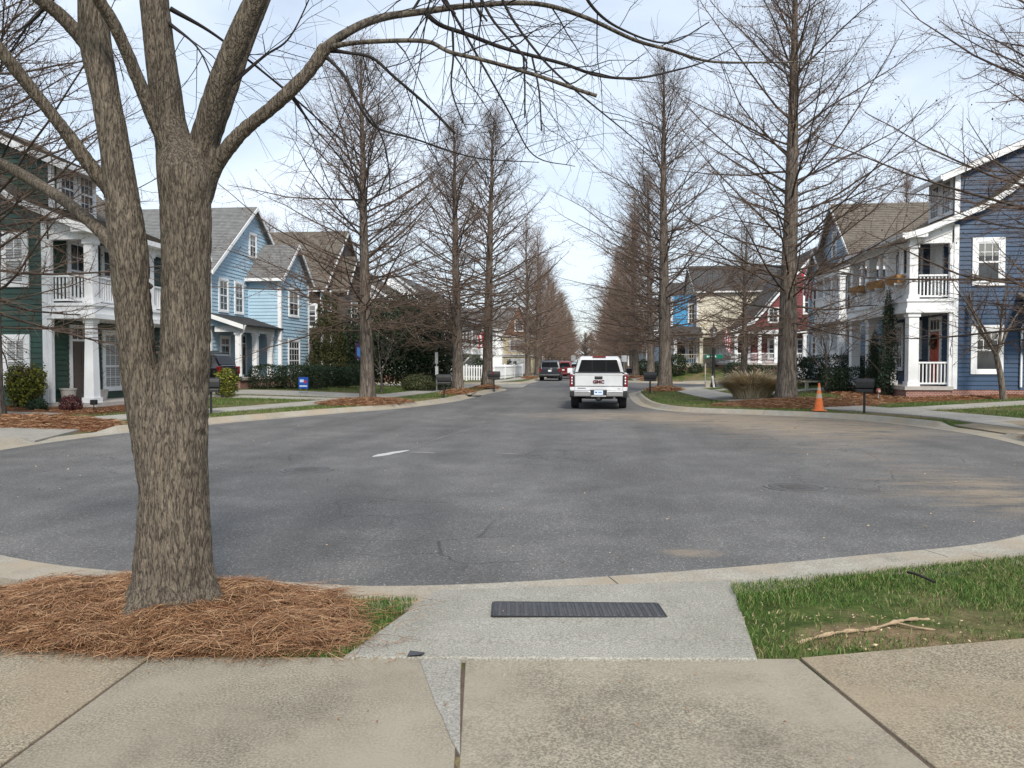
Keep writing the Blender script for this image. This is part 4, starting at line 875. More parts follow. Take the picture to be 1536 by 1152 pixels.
def double_porch_house(name, label, sx, X0, Y0, Y1, f, wallmat, roofmat, expo, navy):
    """side-gabled house with a two-storey porch; sx=+1 stands right of the street"""
    X = lambda u: X0+sx*u
    root = thing(name, label, 'house', (X(4), Y0, f-.4)); zg = f-.75
    prof = [(-.28, f+5.32), (.4, f+5.52), (1.3, f+5.88), (2.3, f+6.28), (3.2, f+6.85), (4.2, f+7.72), (6.6, f+9.85)]; back = [(13.2, f+5.1), (6.6, f+9.85)]
    roofz = lambda u: float(np.interp(u, [p[0] for p in prof], [p[1] for p in prof])) if u <= 6.6 else f+9.85-(u-6.6)*.72
    pr = [(X(h), z) for h, z in prof]; bk = [(X(h), z) for h, z in back]
    body = [(X(1.5), zg), (X(1.5), roofz(1.5)-.12)]+[(X(u), roofz(u)-.12) for u in (2.3, 3.2, 4.2, 6.6, 12.9)]+[(X(12.9), zg)]
    MB().prism(body, 'y', Y0, Y1).build('wall', MT[wallmat], root)
    MB().box(X(1.46), X(12.94), Y0-.02, Y1+.02, zg-.3, f-.12).build('foundation', MT['brick'], root)
    # gable end boards facing the turning circle
    south = ('y', Y0, -1); front = ('x', X(1.5), -sx)
    def span(z):
        lo, hi_ = 1.62, 12.9
        if z > f+5.8:
            us = np.linspace(1.5, 12.9, 229); ok = us[[roofz(u)-.16 > z for u in us]]
            if len(ok) == 0: return (X(6.6), X(6.6)+.01)
            lo, hi_ = max(1.62, ok[0]), ok[-1]
        a, b = X(lo), X(hi_); return (min(a, b), max(a, b))
    clapboards(south, f-.10, f+9.6, span, expo, MT[wallmat], root)
    for st in (f+.02, f+3.07): clapboards(front, st, st+2.5 if st < f+1 else f+5.6, lambda z: (Y0+.12, Y1), expo, MT[wallmat], root)
    MB().lb(south, min(X(1.46), X(1.62)), max(X(1.46), X(1.62)), f-.1, f+5.62, 0, .055).build('corner_board', MT['white'], root)
    # roofs
    roof_plane('y', pr, Y0-.28, Y1+.28, roofmat, root); roof_plane('y', bk, Y0-.28, Y1+.28, roofmat, root)
    rake('y', pr, Y0-.31, Y0-.27, root); rake('y', bk[::-1], Y0-.31, Y0-.27, root)
    MB().box(X(-.36), X(-.26), Y0-.3, Y1+.3, f+5.17, f+5.33).build('gutter', MT['white'], root)
    MB().prism([(X(-.26), f+5.18), (X(.5), f+5.18), (X(.5), f+5.40), (X(-.26), f+5.22)], 'y', Y0-.27, Y1+.25).build('soffit', MT['white'], root)
    # shed dormer
    d0, d1 = Y0+.95, Y0+3.05; dz = lambda u: f+7.52+(u-1.35)*.43
    MB().prism([(X(1.9), roofz(1.9)-.05), (X(1.9), dz(1.9)-.1), (X(6.4), dz(6.4)-.1), (X(6.4), roofz(6.4)-.1), (X(4.2), roofz(4.2)-.1)], 'y', d0, d1).build('dormer', MT[wallmat], root)
    def dspan(z):
        us = np.linspace(2.06, 6.4, 120); ok = us[[(roofz(u) < z+.08) and (dz(u)-.14 > z) for u in us]]
        if len(ok) == 0: return (X(6.3), X(6.3)+.01)
        a, b = X(ok[0]), X(ok[-1]); return (min(a, b), max(a, b))
    clapboards(('y', d0, -1), roofz(1.9), f+9.5, dspan, expo, MT[wallmat], root)
    MB().lb(('y', d0, -1), min(X(1.88), X(2.06)), max(X(1.88), X(2.06)), roofz(1.9)-.05, dz(1.9)-.1, 0, .055).build('corner_board', MT['white'], root)
    dp = [(X(1.35), dz(1.35)), (X(6.7), dz(6.7))]; roof_plane('y', dp, d0-.28, d1+.28, roofmat, root); rake('y', dp, d0-.32, d0-.27, root, .22)
    MB().box(X(1.28), X(1.36), d0-.3, d1+.3, dz(1.35)-.17, dz(1.35)-.02).build('gutter', MT['white'], root)
    window(('x', X(1.9), -sx), d0+.12, (d0+d1)/2-.02, roofz(1.9)+.06, dz(1.9)-.16, root, cols=3, rows=2); window(('x', X(1.9), -sx), (d0+d1)/2+.02, d1-.1, roofz(1.9)+.06, dz(1.9)-.16, root, cols=3, rows=2)
    # gable end windows
    for (z0, z1) in ((f+3.5, f+5.16), (f+.43, f+2.13)) if navy else ((f+3.55, f+5.25), (f+.50, f+2.1)):
        a, b = (X(2.06), X(3.13)) if navy else (X(3.0), X(2.05))
        window(south, a, b, z0, z1, root, .16, 3 if navy else 2, 2, True, blind=not navy)
    # porch: floor, deck, beams
    pf = MB().box(X(-.12), X(1.5), Y0-.06, Y1+.05, f-.13, f).build('porch_floor', MT['terracotta'], root)
    bb = (X(-.05), X(1.46), Y0+.0, Y1)
    n_c = int((Y1-Y0)/.22)
    MB().box(*bb, zg-.3, f-.13).build('porch_base', MT['brick'], root)
    MB().box(X(-.06), X(1.48), Y0-.02, Y1+.02, f+2.72, f+3.05).build('deck', MT['white'], root)
    MB().box(X(-.12), X(1.48), Y0-.08, Y1+.08, f+2.58, f+2.73).build('deck_trim', MT['white'], root); MB().box(X(-.10), X(1.48), Y0-.06, Y1+.06, f+2.97, f+3.06).build('deck_edge', MT['white'], root)
    for zb, zt in ((f+5.0, f+5.40),): MB().box(X(.02), X(.30), Y0+.02, Y1-.02, zb, zt).build('beam', MT['white'], root); MB().box(X(.31), X(1.42), Y0+.02, Y0+.24, zb, zt+.05).build('beam', MT['white'], root)
    MB().prism([(X(.0), f+5.40), (X(1.5), f+5.45), (X(1.5), f+5.88), (X(.5), f+5.48)], 'y', Y0+.03, Y0+.20).build('porch_gable', MT['white'], root)
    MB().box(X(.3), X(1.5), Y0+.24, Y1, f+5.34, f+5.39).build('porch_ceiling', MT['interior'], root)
    ys = list(np.linspace(Y0+.19, Y1-.19, 4 if navy else 3))
    for y in ys:
        column(X(.19), y, f, f+2.58, root, .34 if navy else .24, 0 if navy else .045); column(X(.17), y, f+3.06, f+5.0, root, .28)
    for zz, z2 in ((f, f+2.58), (f+3.06, f+5.0)): MB().box(X(1.34), X(1.47), Y0-.03, Y0+.10, zz, z2).build('pilaster', MT['white'], root)
    a, b = sorted((X(.36), X(1.34))); sp = ('y', Y0+.12, -1); railing(sp, a, b, f+3.06, root)
    if navy: railing(sp, a, b, f, root)
    fr = ('x', X(.17), -sx)
    for i in range(len(ys)-1):
        s0, s1 = ys[i]+.17, ys[i+1]-.17
        if navy:                                  # solid panels, posts and flower boxes upstairs
            MB().lb(fr, s0-.02, s1+.02, f+3.06, f+4.0, -.05, .05).build('parapet_panel', MT['white'], root); MB().lb(fr, s0, s1, f+3.94, f+4.02, -.08, .09).build('sill', MT['white'], root)
            MB().lb(fr, (s0+s1)/2-.1, (s0+s1)/2+.1, f+4.02, f+5.0, -.05, .05).build('post', MT['white'], root)
        else: railing(fr, s0, s1, f+3.06, root)
    # openings on the front wall
    if navy:
        door(front, Y0+.85, Y0+1.85, f+.02, f+2.5, root, 'door_red'); door(front, Y0+.8, Y0+1.8, f+3.07, f+5.3, root, 'white', 0)
        for y in (Y0+2.5, Y0+4.2): window(front, y, y+1.0, f+.5, f+2.45, root, .13, 3, 2); window(front, y, y+1.0, f+3.4, f+5.2, root, .13, 3, 2)
    else:
        door(front, Y0+.95, Y0+2.0, f+.02, f+2.45, root, 'door_brown'); window(front, Y0+2.6, Y0+3.75, f+.25, f+2.35, root, .13, 3, 2, transom=.35, blind=True); window(front, Y0+4.6, Y0+5.6, f+.25, f+2.35, root, .13, 3, 2, transom=.35)
        window(front, Y0+.9, Y0+1.9, f+3.2, f+5.2, root, .13, 2, 2); window(front, Y0+2.6, Y0+3.6, f+3.2, f+5.2, root, .13, 2, 2); window(front, Y0+4.4, Y0+5.4, f+3.2, f+5.2, root, .13, 2, 2)
        for k in range(2): MB().box(X(-.45-.3*k), X(-.12-.3*k), Y0+1.4, Y0+3.4, zg, f-.16-.15*k).build('step', MT['brick'], root)
    return root
NAVY = double_porch_house('navy_house', 'dark navy house with white two-storey porch and coral red door', 1, 13.2, 28.3, 34.6, .82, 'navy', 'shingle_brown', .155, True)
GREEN = double_porch_house('green_house', 'dark green house with white double porch and brown door behind the big tree', -1, -13.0, 22.1, 28.6, .42, 'green', 'shingle_brown', .165, False)
first_brick = None
for row in range(3):
    for i in range(9):
        x0 = -14.45+i*.165+(row % 2)*.08; bx_ = x0 if x0 < -13.1 else None
        if bx_ is None: continue
        if first_brick is None: first_brick = MB().box(-.075, .075, -.022, .0, -.032, .032).build('brick', MT['brick_red'], GREEN, .004, off=(0, 0, 0)); o = first_brick
        else: o = first_brick.copy(); COL.objects.link(o)
        o.location = (x0+.08-OFF[GREEN.name][0], 22.1-OFF[GREEN.name][1], .265-row*.078-OFF[GREEN.name][2])
    for i in range(38):
        o = first_brick.copy(); COL.objects.link(o); o.rotation_euler = (0, 0, math.pi/2)
        o.location = (-12.95-OFF[GREEN.name][0], 22.2+i*.165+(row % 2)*.08-OFF[GREEN.name][1], .265-row*.078-OFF[GREEN.name][2])
# side stoop hood with gutter on the navy house
hood = MB().prism([(26.9, 3.42), (28.28, 3.95), (28.28, 4.05), (26.9, 3.52)], 'x', 16.75, 19.6).build('stoop_roof', MT['shingle_brown'], NAVY)
MB().box(16.7, 19.65, 26.78, 26.9, 3.34, 3.5).build('gutter', MT['white'], NAVY); tube_obj('downspout', [(spline([(16.85, 26.84, 3.36), (16.85, 26.9, 3.15), (16.9, 27.9, 2.95), (16.9, 28.2, 2.7), (16.9, 28.22, .8)], 4), .045)], MT['white'], NAVY, 6)

def gable_house(name, label, x0, x1, y0, y1, zb, eave, ridge, axis, wall, roof, wins=(), doors=(), boards=('y-',), found=.4, oh=.3, expo=.17, single=False, group=None, trim=True, gablemat=None):
    """box house, ridge along axis; boards: faces that get lap boards; wins: (face, s0, s1, z0, z1, kwargs)"""
    root = thing(name, label, 'house', ((x0+x1)/2, y0, zb), 0, group)
    pls = {'y-': ('y', y0, -1), 'y+': ('y', y1, 1), 'x-': ('x', x0, -1), 'x+': ('x', x1, 1)}
    MB().box(x0-.02, x1+.02, y0-.02, y1+.02, zb-.8, zb+found).build('foundation', MT['brick'], root)
    lo, hi_ = (y0, y1) if axis == 'x' else (x0, x1); mid = (lo+hi_)/2; sl = (ridge-eave)/((hi_-lo)/2)
    out = [(lo, zb+found), (lo, eave), (mid, ridge-.02), (hi_, eave), (hi_, zb+found)]
    MB().prism(out, axis, *((x0, x1) if axis == 'x' else (y0, y1))).build('wall', MT[wall], root)
    a, b = ((x0, x1) if axis == 'x' else (y0, y1))
    for e, sgn in ((lo-oh, 1), (hi_+oh, -1)):
        pr = [(e, eave-sl*oh+.06), (mid, ridge+.06)]; roof_plane(axis, pr, a-oh, b+oh, roof, root)
        rake(axis, pr, a-oh-.035, a-oh+.01, root); rake(axis, pr, b+oh-.01, b+oh+.035, root)
        g0, g1 = sorted((e, e-sgn*.10))
        (MB().box(a-oh, b+oh, g0, g1, eave-sl*oh-.1, eave-sl*oh+.05) if axis == 'x' else MB().box(g0, g1, a-oh, b+oh, eave-sl*oh-.1, eave-sl*oh+.05)).build('gutter', MT['white'], root)
    for fc in boards:
        pl = pls[fc]; s0, s1 = (x0, x1) if fc[0] == 'y' else (y0, y1); gab = fc[0] == axis
        def span(z, s0=s0, s1=s1, gab=gab):
            if not gab or z <= eave: return (s0+.08, s1-.08)
            k = (z-eave)/sl; a_, b_ = s0+k, s1-k; return (a_, b_) if b_ > a_ else ((s0+s1)/2, (s0+s1)/2+.01)
        clapboards(pl, zb+found+.05, (ridge-.15) if gab else eave-.1, span, expo, MT[wall], root, single)
        if trim:
            for s, e in ((s0-.03, s0+.12), (s1-.12, s1+.03)): MB().lb(pl, s, e, zb+found, eave-.05, 0, .055).build('corner_board', MT['white'], root)
    for w in wins: window(pls[w[0]] if isinstance(w[0], str) else w[0], *w[1:5], root, **(w[5] if len(w) > 5 else {}))
    for d in doors: door(pls[d[0]] if isinstance(d[0], str) else d[0], *d[1:5], root, d[5], *(d[6:]))
    return root, pls
def shed_porch(root, x0, x1, y0, y1, zf, zlow, zhigh, low, roof, cols, mat='white', rails=(), floor=True, cw=.24, base='brick'):
    """one-storey porch; low: side of the low edge ('x+','x-','y-')"""
    if floor: MB().box(x0, x1, y0, y1, zf-.12, zf).build('porch_floor', MT['terracotta'], root); MB().box(x0+.06, x1-.06, y0+.06, y1-.06, zf-1.2, zf-.12).build('porch_base', MT[base], root)
    o = .3
    if low[0] == 'x':
        e, w = (x1+o, x0) if low == 'x+' else (x0-o, x1); pr = [(e, zlow), (w, zhigh)]; roof_plane('y', pr, y0-o, y1+o, roof, root, 'porch_roof'); rake('y', pr, y0-o-.035, y0-o+.01, root)
        b0, b1 = (x1-.25, x1-.05) if low == 'x+' else (x0+.05, x0+.25); MB().box(b0, b1, y0+.03, y1-.03, zlow-.32, zlow-.03).build('beam', MT[mat], root); MB().box(x0+.26, x1-.26, y0+.04, y0+.2, zlow-.32, zlow-.03).build('beam', MT[mat], root)
        MB().prism([(x0+.02, zlow-.03), (x1-.02, zlow-.03), (w+(.05 if low == 'x+' else -.05), zhigh-.16)], 'y', y0+.06, y0+.14).build('porch_gable', MT[mat] if mat != 'white' else MT['white'], root)
    else:
        pr = [(y0-o, zlow), (y1, zhigh)]; roof_plane('x', pr, x0-o, x1+o, roof, root, 'porch_roof'); rake('x', pr, x0-o-.035, x0-o+.01, root)
        MB().box(x0+.03, x1-.03, y0+.05, y0+.25, zlow-.32, zlow-.03).build('beam', MT[mat], root)
    for x, y in cols: column(x, y, zf, zlow-.32, root, cw, 0, mat)
    for pl, s0, s1 in rails: railing(pl, s0, s1, zf, root, .8, .13, mat)

# light blue house
LB, pl = gable_house('light_blue_house', 'light blue house with steep grey roof and small columned porch', -27, -16.1, 35.4, 45.0, .5, 6.25, 10.0, 'x', 'sky_blue', 'shingle_grey',
  [('x+', 36.2, 37.25, 4.15, 5.85, dict(cols=2, rows=2)), ('x+', 37.9, 38.95, 4.15, 5.85, dict(cols=2, rows=2)), ('x+', 39.65, 40.6, 7.25, 8.65, dict(cols=2, rows=2)), ('x+', 36.3, 37.4, 1.0, 3.0, dict(cols=2, rows=2, transom=.35))],
  [('x+', 38.1, 39.2, 1.0, 3.15, 'door_brown', .35)], ('y-', 'x+'), .45, single=True, expo=.18)
MB().box(-16.1, -14.3, 39.5, 43.6, .2, .9).build('bay_foundation', MT['brick'], LB); MB().prism([(39.5, .9), (39.5, 6.3), (41.55, 8.15), (43.6, 6.3), (43.6, .9)], 'x', -19.5, -14.3).build('bay', MT['sky_blue'], LB)
by, bx = ('y', 39.5, -1), ('x', -14.3, 1)
clapboards(by, .95, 6.2, lambda z: (-16.0, -14.42), .18, MT['sky_blue'], LB); clapboards(bx, .95, 8.0, lambda z: (39.62, 43.5) if z < 6.3 else (39.5+(z-6.3)/.902, 43.6-(z-6.3)/.902), .18, MT['sky_blue'], LB)
for p_, s0, s1 in ((by, -14.42, -14.27), (bx, 39.47, 39.62), (bx, 43.48, 43.63)): MB().lb(p_, s0, s1, .9, 6.2, 0, .055).build('corner_board', MT['white'], LB)
for e in (39.2, 43.9):
    pr = [(e, 6.1), (41.55, 8.22)]; roof_plane('x', pr, -20.5, -14.0, 'shingle_grey', LB, 'bay_roof'); rake('x', pr, -14.02, -13.97, LB)
MB().box(-16.4, -14.0, 39.1, 39.2, 5.95, 6.1).build('gutter', MT['white'], LB)
window(bx, 40.55, 42.05, 4.15, 5.75, LB, .13, 2, 2); window(bx, 40.45, 42.15, 1.0, 2.95, LB, .13, 4, 2, transom=.4)
shed_porch(LB, -16.05, -14.5, 35.2, 39.4, .92, 3.45, 4.05, 'x+', 'shingle_dark', [(-14.65, 35.35), (-14.65, 37.2), (-14.65, 39.0)], 'white')
MB().prism([(-16.02, 3.43), (-14.56, 3.43), (-16.02, 3.92)], 'y', 35.16, 35.2).build('porch_gable_boards', MT['sky_blue'], LB)
tube_obj('downspout', [([(-14.15, 35.0, 3.42), (-14.3, 35.1, 3.1), (-14.45, 35.14, 2.95), (-14.45, 35.14, 1.0)], .05)], MT['white'], LB, 6)
# brown houses beyond it
BR, _ = gable_house('brown_house', 'dark brown house with several gables next to the light blue house', -27, -15.2, 48.5, 58, .4, 6.6, 10.9, 'x', 'brown', 'shingle_brown', [('x+', 49.4, 50.5, 4.2, 6.0), ('x+', 51.2, 52.3, 1.1, 3.0), ('y-', -16.6, -15.5, 3.9, 5.5)], (), ('y-', 'x+'), .4, expo=.19)
MB().prism([(50, .8), (50, 6.6), (52, 8.9), (54, 6.6), (54, .8)], 'x', -16, -14.2).build('bay', MT['brown'], BR); clapboards(('x', -14.2, 1), .85, 8.7, lambda z: (50.05, 53.95) if z < 6.6 else (50+(z-6.6)/1.15, 54-(z-6.6)/1.15), .19, MT['brown'], BR, False)
for e in (49.7, 54.3): pr = [(e, 6.35), (52, 8.97)]; roof_plane('x', pr, -20, -13.9, 'shingle_brown', BR, 'bay_roof'); rake('x', pr, -13.92, -13.87, BR)
window(('x', -14.2, 1), 51.3, 52.7, 4.2, 5.9, BR); window(('x', -14.2, 1), 51.2, 52.8, 1.1, 3.0, BR)
tube_obj('downspout', [([(-14.6, 48.4, 6.3), (-14.6, 48.42, .6)], .07)], MT['white'], BR, 6)
W2, _ = gable_house('white_gabled_house', 'white house with brown roof half hidden by the holly', -26, -13.8, 60.5, 71, .3, 6.8, 10.9, 'y', 'white', 'shingle_brown', [('y-', -16.3, -15.2, 4.2, 6.0), ('y-', -18.6, -17.5, 4.2, 6.0), ('x+', 62, 63.1, 4.2, 6.0), ('x+', 65, 66.1, 4.2, 6.0)], (), ('y-', 'x+'), .4, expo=.2)
# white house with balconies behind the picket fence
WB, _ = gable_house('white_balcony_house', 'white house with bracketed balconies and a red flag behind the picket fence', -23, -12.0, 74, 98, .2, 6.6, 10.6, 'y', 'white', 'shingle_grey', [('x+', 75+i*2.6, 76.3+i*2.6, z, z+2.1) for i in range(8) for z in (3.3, .8)]+[('y-', -14.2, -13.1, 3.6, 5.6)], (), ('y-', 'x+'), .4, expo=.2)
for (y0, y1, xe) in ((74.4, 81.5, -10.6), (82.6, 89.6, -10.6), (91.0, 97.6, -9.9)):
    MB().box(-12.0, xe, y0, y1, 2.68, 2.95).build('balcony', MT['white'], WB); MB().box(-12.0, xe+.08, y0-.08, y1+.08, 2.56, 2.68).build('balcony_trim', MT['white'], WB)
    railing(('x', xe-.08, 1), y0+.1, y1-.1, 2.95, WB, .95, .28); railing(('y', y0+.1, -1), -11.9, xe-.15, 2.95, WB, .95, .2)
    for y in np.linspace(y0+.3, y1-.3, 4):
        MB().hexa([(-12.0, y-.09, 1.3), (-11.8, y-.09, 1.3), (-11.8, y+.09, 1.3), (-12.0, y+.09, 1.3)], [(xe-.25, y-.09, 2.56), (xe-.02, y-.09, 2.56), (xe-.02, y+.09, 2.56), (xe-.25, y+.09, 2.56)]).build('bracket', MT['white'], WB); MB().box(xe-.16, xe-.02, y-.07, y+.07, 2.95, 5.4).build('post', MT['white'], WB)
        MB().hexa([(xe-.14, y-.06, 4.3), (xe-.04, y-.06, 4.3), (xe-.04, y+.06, 4.3), (xe-.14, y+.06, 4.3)], [(xe-.14, y+.7, 5.3), (xe-.04, y+.7, 5.3), (xe-.04, y+.85, 5.3), (xe-.14, y+.85, 5.3)]).build('brace', MT['white'], WB)
    MB().box(xe-.2, xe, y0, y1, 5.4, 5.65).build('beam', MT['white'], WB); roof_plane('y', [(xe+.3, 5.62), (-12.1, 6.3)], y0-.2, y1+.2, 'shingle_grey', WB, 'balcony_roof')
# pale yellow garage building with a shingled gable
YG, _ = gable_house('yellow_garage_house', 'pale yellow building with white garage door under a brown shingled gable', -9.4, -4.95, 100.5, 112, .15, 5.2, 9.2, 'y', 'yellow', 'shingle_brown', [('y-', -8.5, -5.9, 3.1, 4.75, dict(cols=4, rows=2, trim=.15)), (('y', 100.44, -1), -7.8, -6.6, 5.7, 7.3, dict(cols=3, rows=2))], (), ('y-', 'x+'), .1, expo=.2)
MB().prism([(-9.35, 5.2), (-7.17, 9.1), (-5.0, 5.2)], 'y', 100.44, 100.5).build('shingled_gable', MT['shake'], YG); MB().box(-9.5, -4.85, 100.36, 100.5, 5.0, 5.2).build('trim_band', MT['white'], YG); MB().box(-9.5, -4.85, 100.30, 100.5, 2.45, 2.75).build('trim_band', MT['white'], YG)
gd = MB().box(-8.7, -5.7, 100.40, 100.5, .12, 2.2).build('garage_door', MT['white'], YG)
for i in range(4): MB().box(-8.6, -5.8, 100.37, 100.40, .2+i*.51, .64+i*.51).build('door_panel', MT['white'], gd)
# grey-blue house next to the navy house
GB, _ = gable_house('grey_blue_house', 'pale grey-blue house with white two-storey porch next to the navy house', 15.0, 27, 38.9, 46.2, .9, 6.5, 10.0, 'x', 'grey_blue', 'shingle_brown', [('x-', 42.1, 42.9, 7.2, 8.6)], (), ('y-', 'x-'), .3, expo=.18, single=True)
bx = ('x', 14.7, -1)
MB().prism([(43, .6), (43, 6.4), (44.6, 7.9), (46.2, 6.4), (46.2, .6)], 'x', 14.7, 17).build('bay', MT['grey_blue'], GB); clapboards(bx, 1.2, 7.8, lambda z: (43.1, 46.1) if z < 6.4 else (43+(z-6.4)/.94, 46.2-(z-6.4)/.94), .18, MT['grey_blue'], GB)
for s in (43.0, 46.08): MB().lb(bx, s-.03, s+.12, 1.0, 6.3, 0, .055).build('corner_board', MT['white'], GB)
for e in (42.7, 46.5): pr = [(e, 6.2), (44.6, 7.98)]; roof_plane('x', pr, 14.4, 18, 'shingle_brown', GB, 'bay_roof'); rake('x', pr, 14.37, 14.42, GB)
window(bx, 44.0, 45.3, 4.4, 6.0, GB, .13, 2, 1); window(bx, 43.9, 45.4, 1.4, 3.3, GB, .13, 2, 2, transom=.4)
xa = 14.1
MB().box(xa+.1, 15.0, 38.9, 42.98, .2, 1.05).build('porch_base', MT['brick'], GB); MB().box(xa, 15.0, 38.85, 42.98, 1.05, 1.2).build('porch_floor', MT['white'], GB)
MB().box(xa, 15.0, 38.85, 42.98, 3.75, 4.15).build('deck', MT['white'], GB); MB().box(xa-.08, 15.0, 38.78, 42.98, 3.66, 3.78).build('deck_trim', MT['white'], GB); MB().box(xa, 15.0, 38.85, 42.98, 6.0, 6.45).build('beam', MT['white'], GB)
MB().box(xa+.04, xa+.14, 38.9, 42.98, 4.15, 5.0).build('parapet_panel', MT['white'], GB); MB().box(xa, xa+.18, 38.9, 42.98, 4.98, 5.06).build('sill', MT['white'], GB)
roof_plane('y', [(xa-.3, 6.42), (15.3, 6.95)], 38.6, 43, 'shingle_brown', GB, 'porch_roof')
for y in np.linspace(39.1, 42.8, 4): column(xa+.2, y, 1.2, 3.66, GB, .3); column(xa+.2, y, 4.15, 6.0, GB, .26)
for y in (39.6, 40.9, 42.0): window(('x', 15.0, -1), y, y+.8, 1.4, 3.4, GB, .1); window(('x', 15.0, -1), y, y+.8, 4.3, 5.9, GB, .1)
# red house with wrap-around porch
RD, _ = gable_house('red_house', 'dark red gabled house with white wrap-around porch', 15.4, 26, 66.6, 76, 1.2, 5.0, 11.2, 'y', 'red', 'shingle_dark', [('y-', 19.4, 20.6, 5.6, 7.6), ('y-', 16.9, 18.0, 1.9, 3.7), ('y-', 19.2, 20.3, 1.9, 3.7)], (('x-', 68, 69, 1.65, 3.8, 'white', 0),), ('y-', 'x-'), .4, expo=.2)
MB().box(13.9, 26, 65.2, 66.6, 1.45, 1.6).build('porch_floor', MT['terracotta'], RD); MB().box(13.9, 15.4, 66.6, 75, 1.45, 1.6).build('porch_floor', MT['terracotta'], RD); MB().box(14.0, 26, 65.3, 66.55, .3, 1.45).build('porch_base', MT['brick'], RD); MB().box(14.0, 15.38, 66.56, 75, .3, 1.45).build('porch_base', MT['brick'], RD)
MB().box(13.9, 26, 65.2, 65.5, 4.0, 4.35).build('beam', MT['white'], RD); MB().box(13.9, 14.2, 65.5, 75, 4.0, 4.35).build('beam', MT['white'], RD)
roof_plane('y', [(13.6, 4.3), (15.5, 5.15)], 64.9, 75.3, 'shingle_dark', RD, 'porch_roof'); MB().prism([(14.2, 4.36), (15.4, 4.9), (20.7, 11.05), (26, 4.9), (26, 4.36)], 'y', 65.25, 66.58).build('upper_gable', MT['red'], RD)
def rspan(z): return (14.25+(z-4.36)*1.2/.54 if z < 4.9 else 15.4+(z-4.9)/1.16, 25.9 if z < 4.9 else 26-(z-4.9)/1.16)
clapboards(('y', 65.25, -1), 4.38, 10.9, rspan, .2, MT['red'], RD, False); window(('y', 65.25, -1), 19.4, 20.6, 5.6, 7.6, RD); window(('y', 65.25, -1), 16.6, 17.5, 4.9, 6.2, RD, .1)
for e_ in (15.1, 26.3): roof_plane('y', [(e_, 4.9-.35+.06), (20.7, 11.2+.06)], 64.95, 66.28, 'shingle_dark', RD)
rake('y', [(13.6, 4.3), (15.5, 5.15), (20.7, 11.2)], 64.86, 64.91, RD, .25)
for x in (14.1, 16.0, 17.3, 19.6, 21.5): column(x, 65.35, 1.6, 4.0, RD, .26)
for y in (67, 68.8, 70.6, 72.4, 74.2): column(14.05, y, 1.6, 4.0, RD, .26)
railing(('y', 65.35, -1), 14.2, 19.5, 1.6, RD, .85, .16); railing(('x', 14.05, -1), 65.5, 74.6, 1.6, RD, .85, .2)
# cream house, with a small porch cut into its corner
CR, _ = gable_house('cream_house', 'big cream lap-sided house behind the street lamp', 12.3, 22, 75.5, 86, 1.15, 8.6, 11.5, 'x', 'cream', 'shingle_dark', [], (), ('y-', 'x-'), .45, expo=.2)
MB().box(9.9, 13.6, 73.6, 75.4, 1.2, 1.5).build('porch_floor', MT['tan'], CR); MB().box(10, 13.5, 73.7, 75.4, .3, 1.2).build('porch_base', MT['brick'], CR)
roof_plane('x', [(73.2, 4.35), (75.5, 5.1)], 9.5, 12.6, 'shingle_dark', CR, 'porch_roof'); MB().box(9.8, 13.6, 73.5, 73.7, 4.0, 4.3).build('beam', MT['tan'], CR); MB().box(12.5, 13.62, 73.7, 75.45, 4.0, 5.0).build('porch_header', MT['cream'], CR)
for x, m in ((10.05, 'white'), (12.45, 'cream')): column(x, 73.75, 1.5, 4.0, CR, .3, 0, m)
railing(('y', 73.75, -1), 10.2, 12.3, 1.5, CR, .95, .2, 'tan'); railing(('y', 73.75, -1), 12.6, 13.5, 1.5, CR, .95, .2, 'tan')
MB().box(9.9, 12.3, 76.2, 85, .9, 8.2).build('front_wing', MT['bright_blue'], CR); clapboards(('y', 76.2, -1), 1.0, 8.0, lambda z: (10.05, 12.25), .2, MT['bright_blue'], CR, False); MB().box(9.86, 10.08, 76.1, 76.3, .9, 8.1).build('corner_board', MT['white'], CR); door(('y', 76.2, -1), 10.4, 11.4, 1.5, 3.8, CR, 'dark', 0); window(('y', 76.2, -1), 11.5, 12.2, 2, 3.7, CR, .1); window(('y', 76.2, -1), 11.5, 12.25, 5.4, 7.4, CR, .1)
BB, _ = gable_house('bright_blue_house', 'bright blue house peeping out beside the cream house', 10.6, 18, 88, 97, 1.0, 8.2, 11, 'x', 'bright_blue', 'shingle_dark', [('y-', 12.0, 12.8, 5.2, 7.2)], (), ('y-', 'x-'), .4, expo=.2)
shed_porch(BB, 9.0, 10.6, 88, 95, 1.4, 4.2, 4.9, 'x-', 'shingle_dark', [(9.2, 88.2), (9.2, 91), (9.2, 94)])
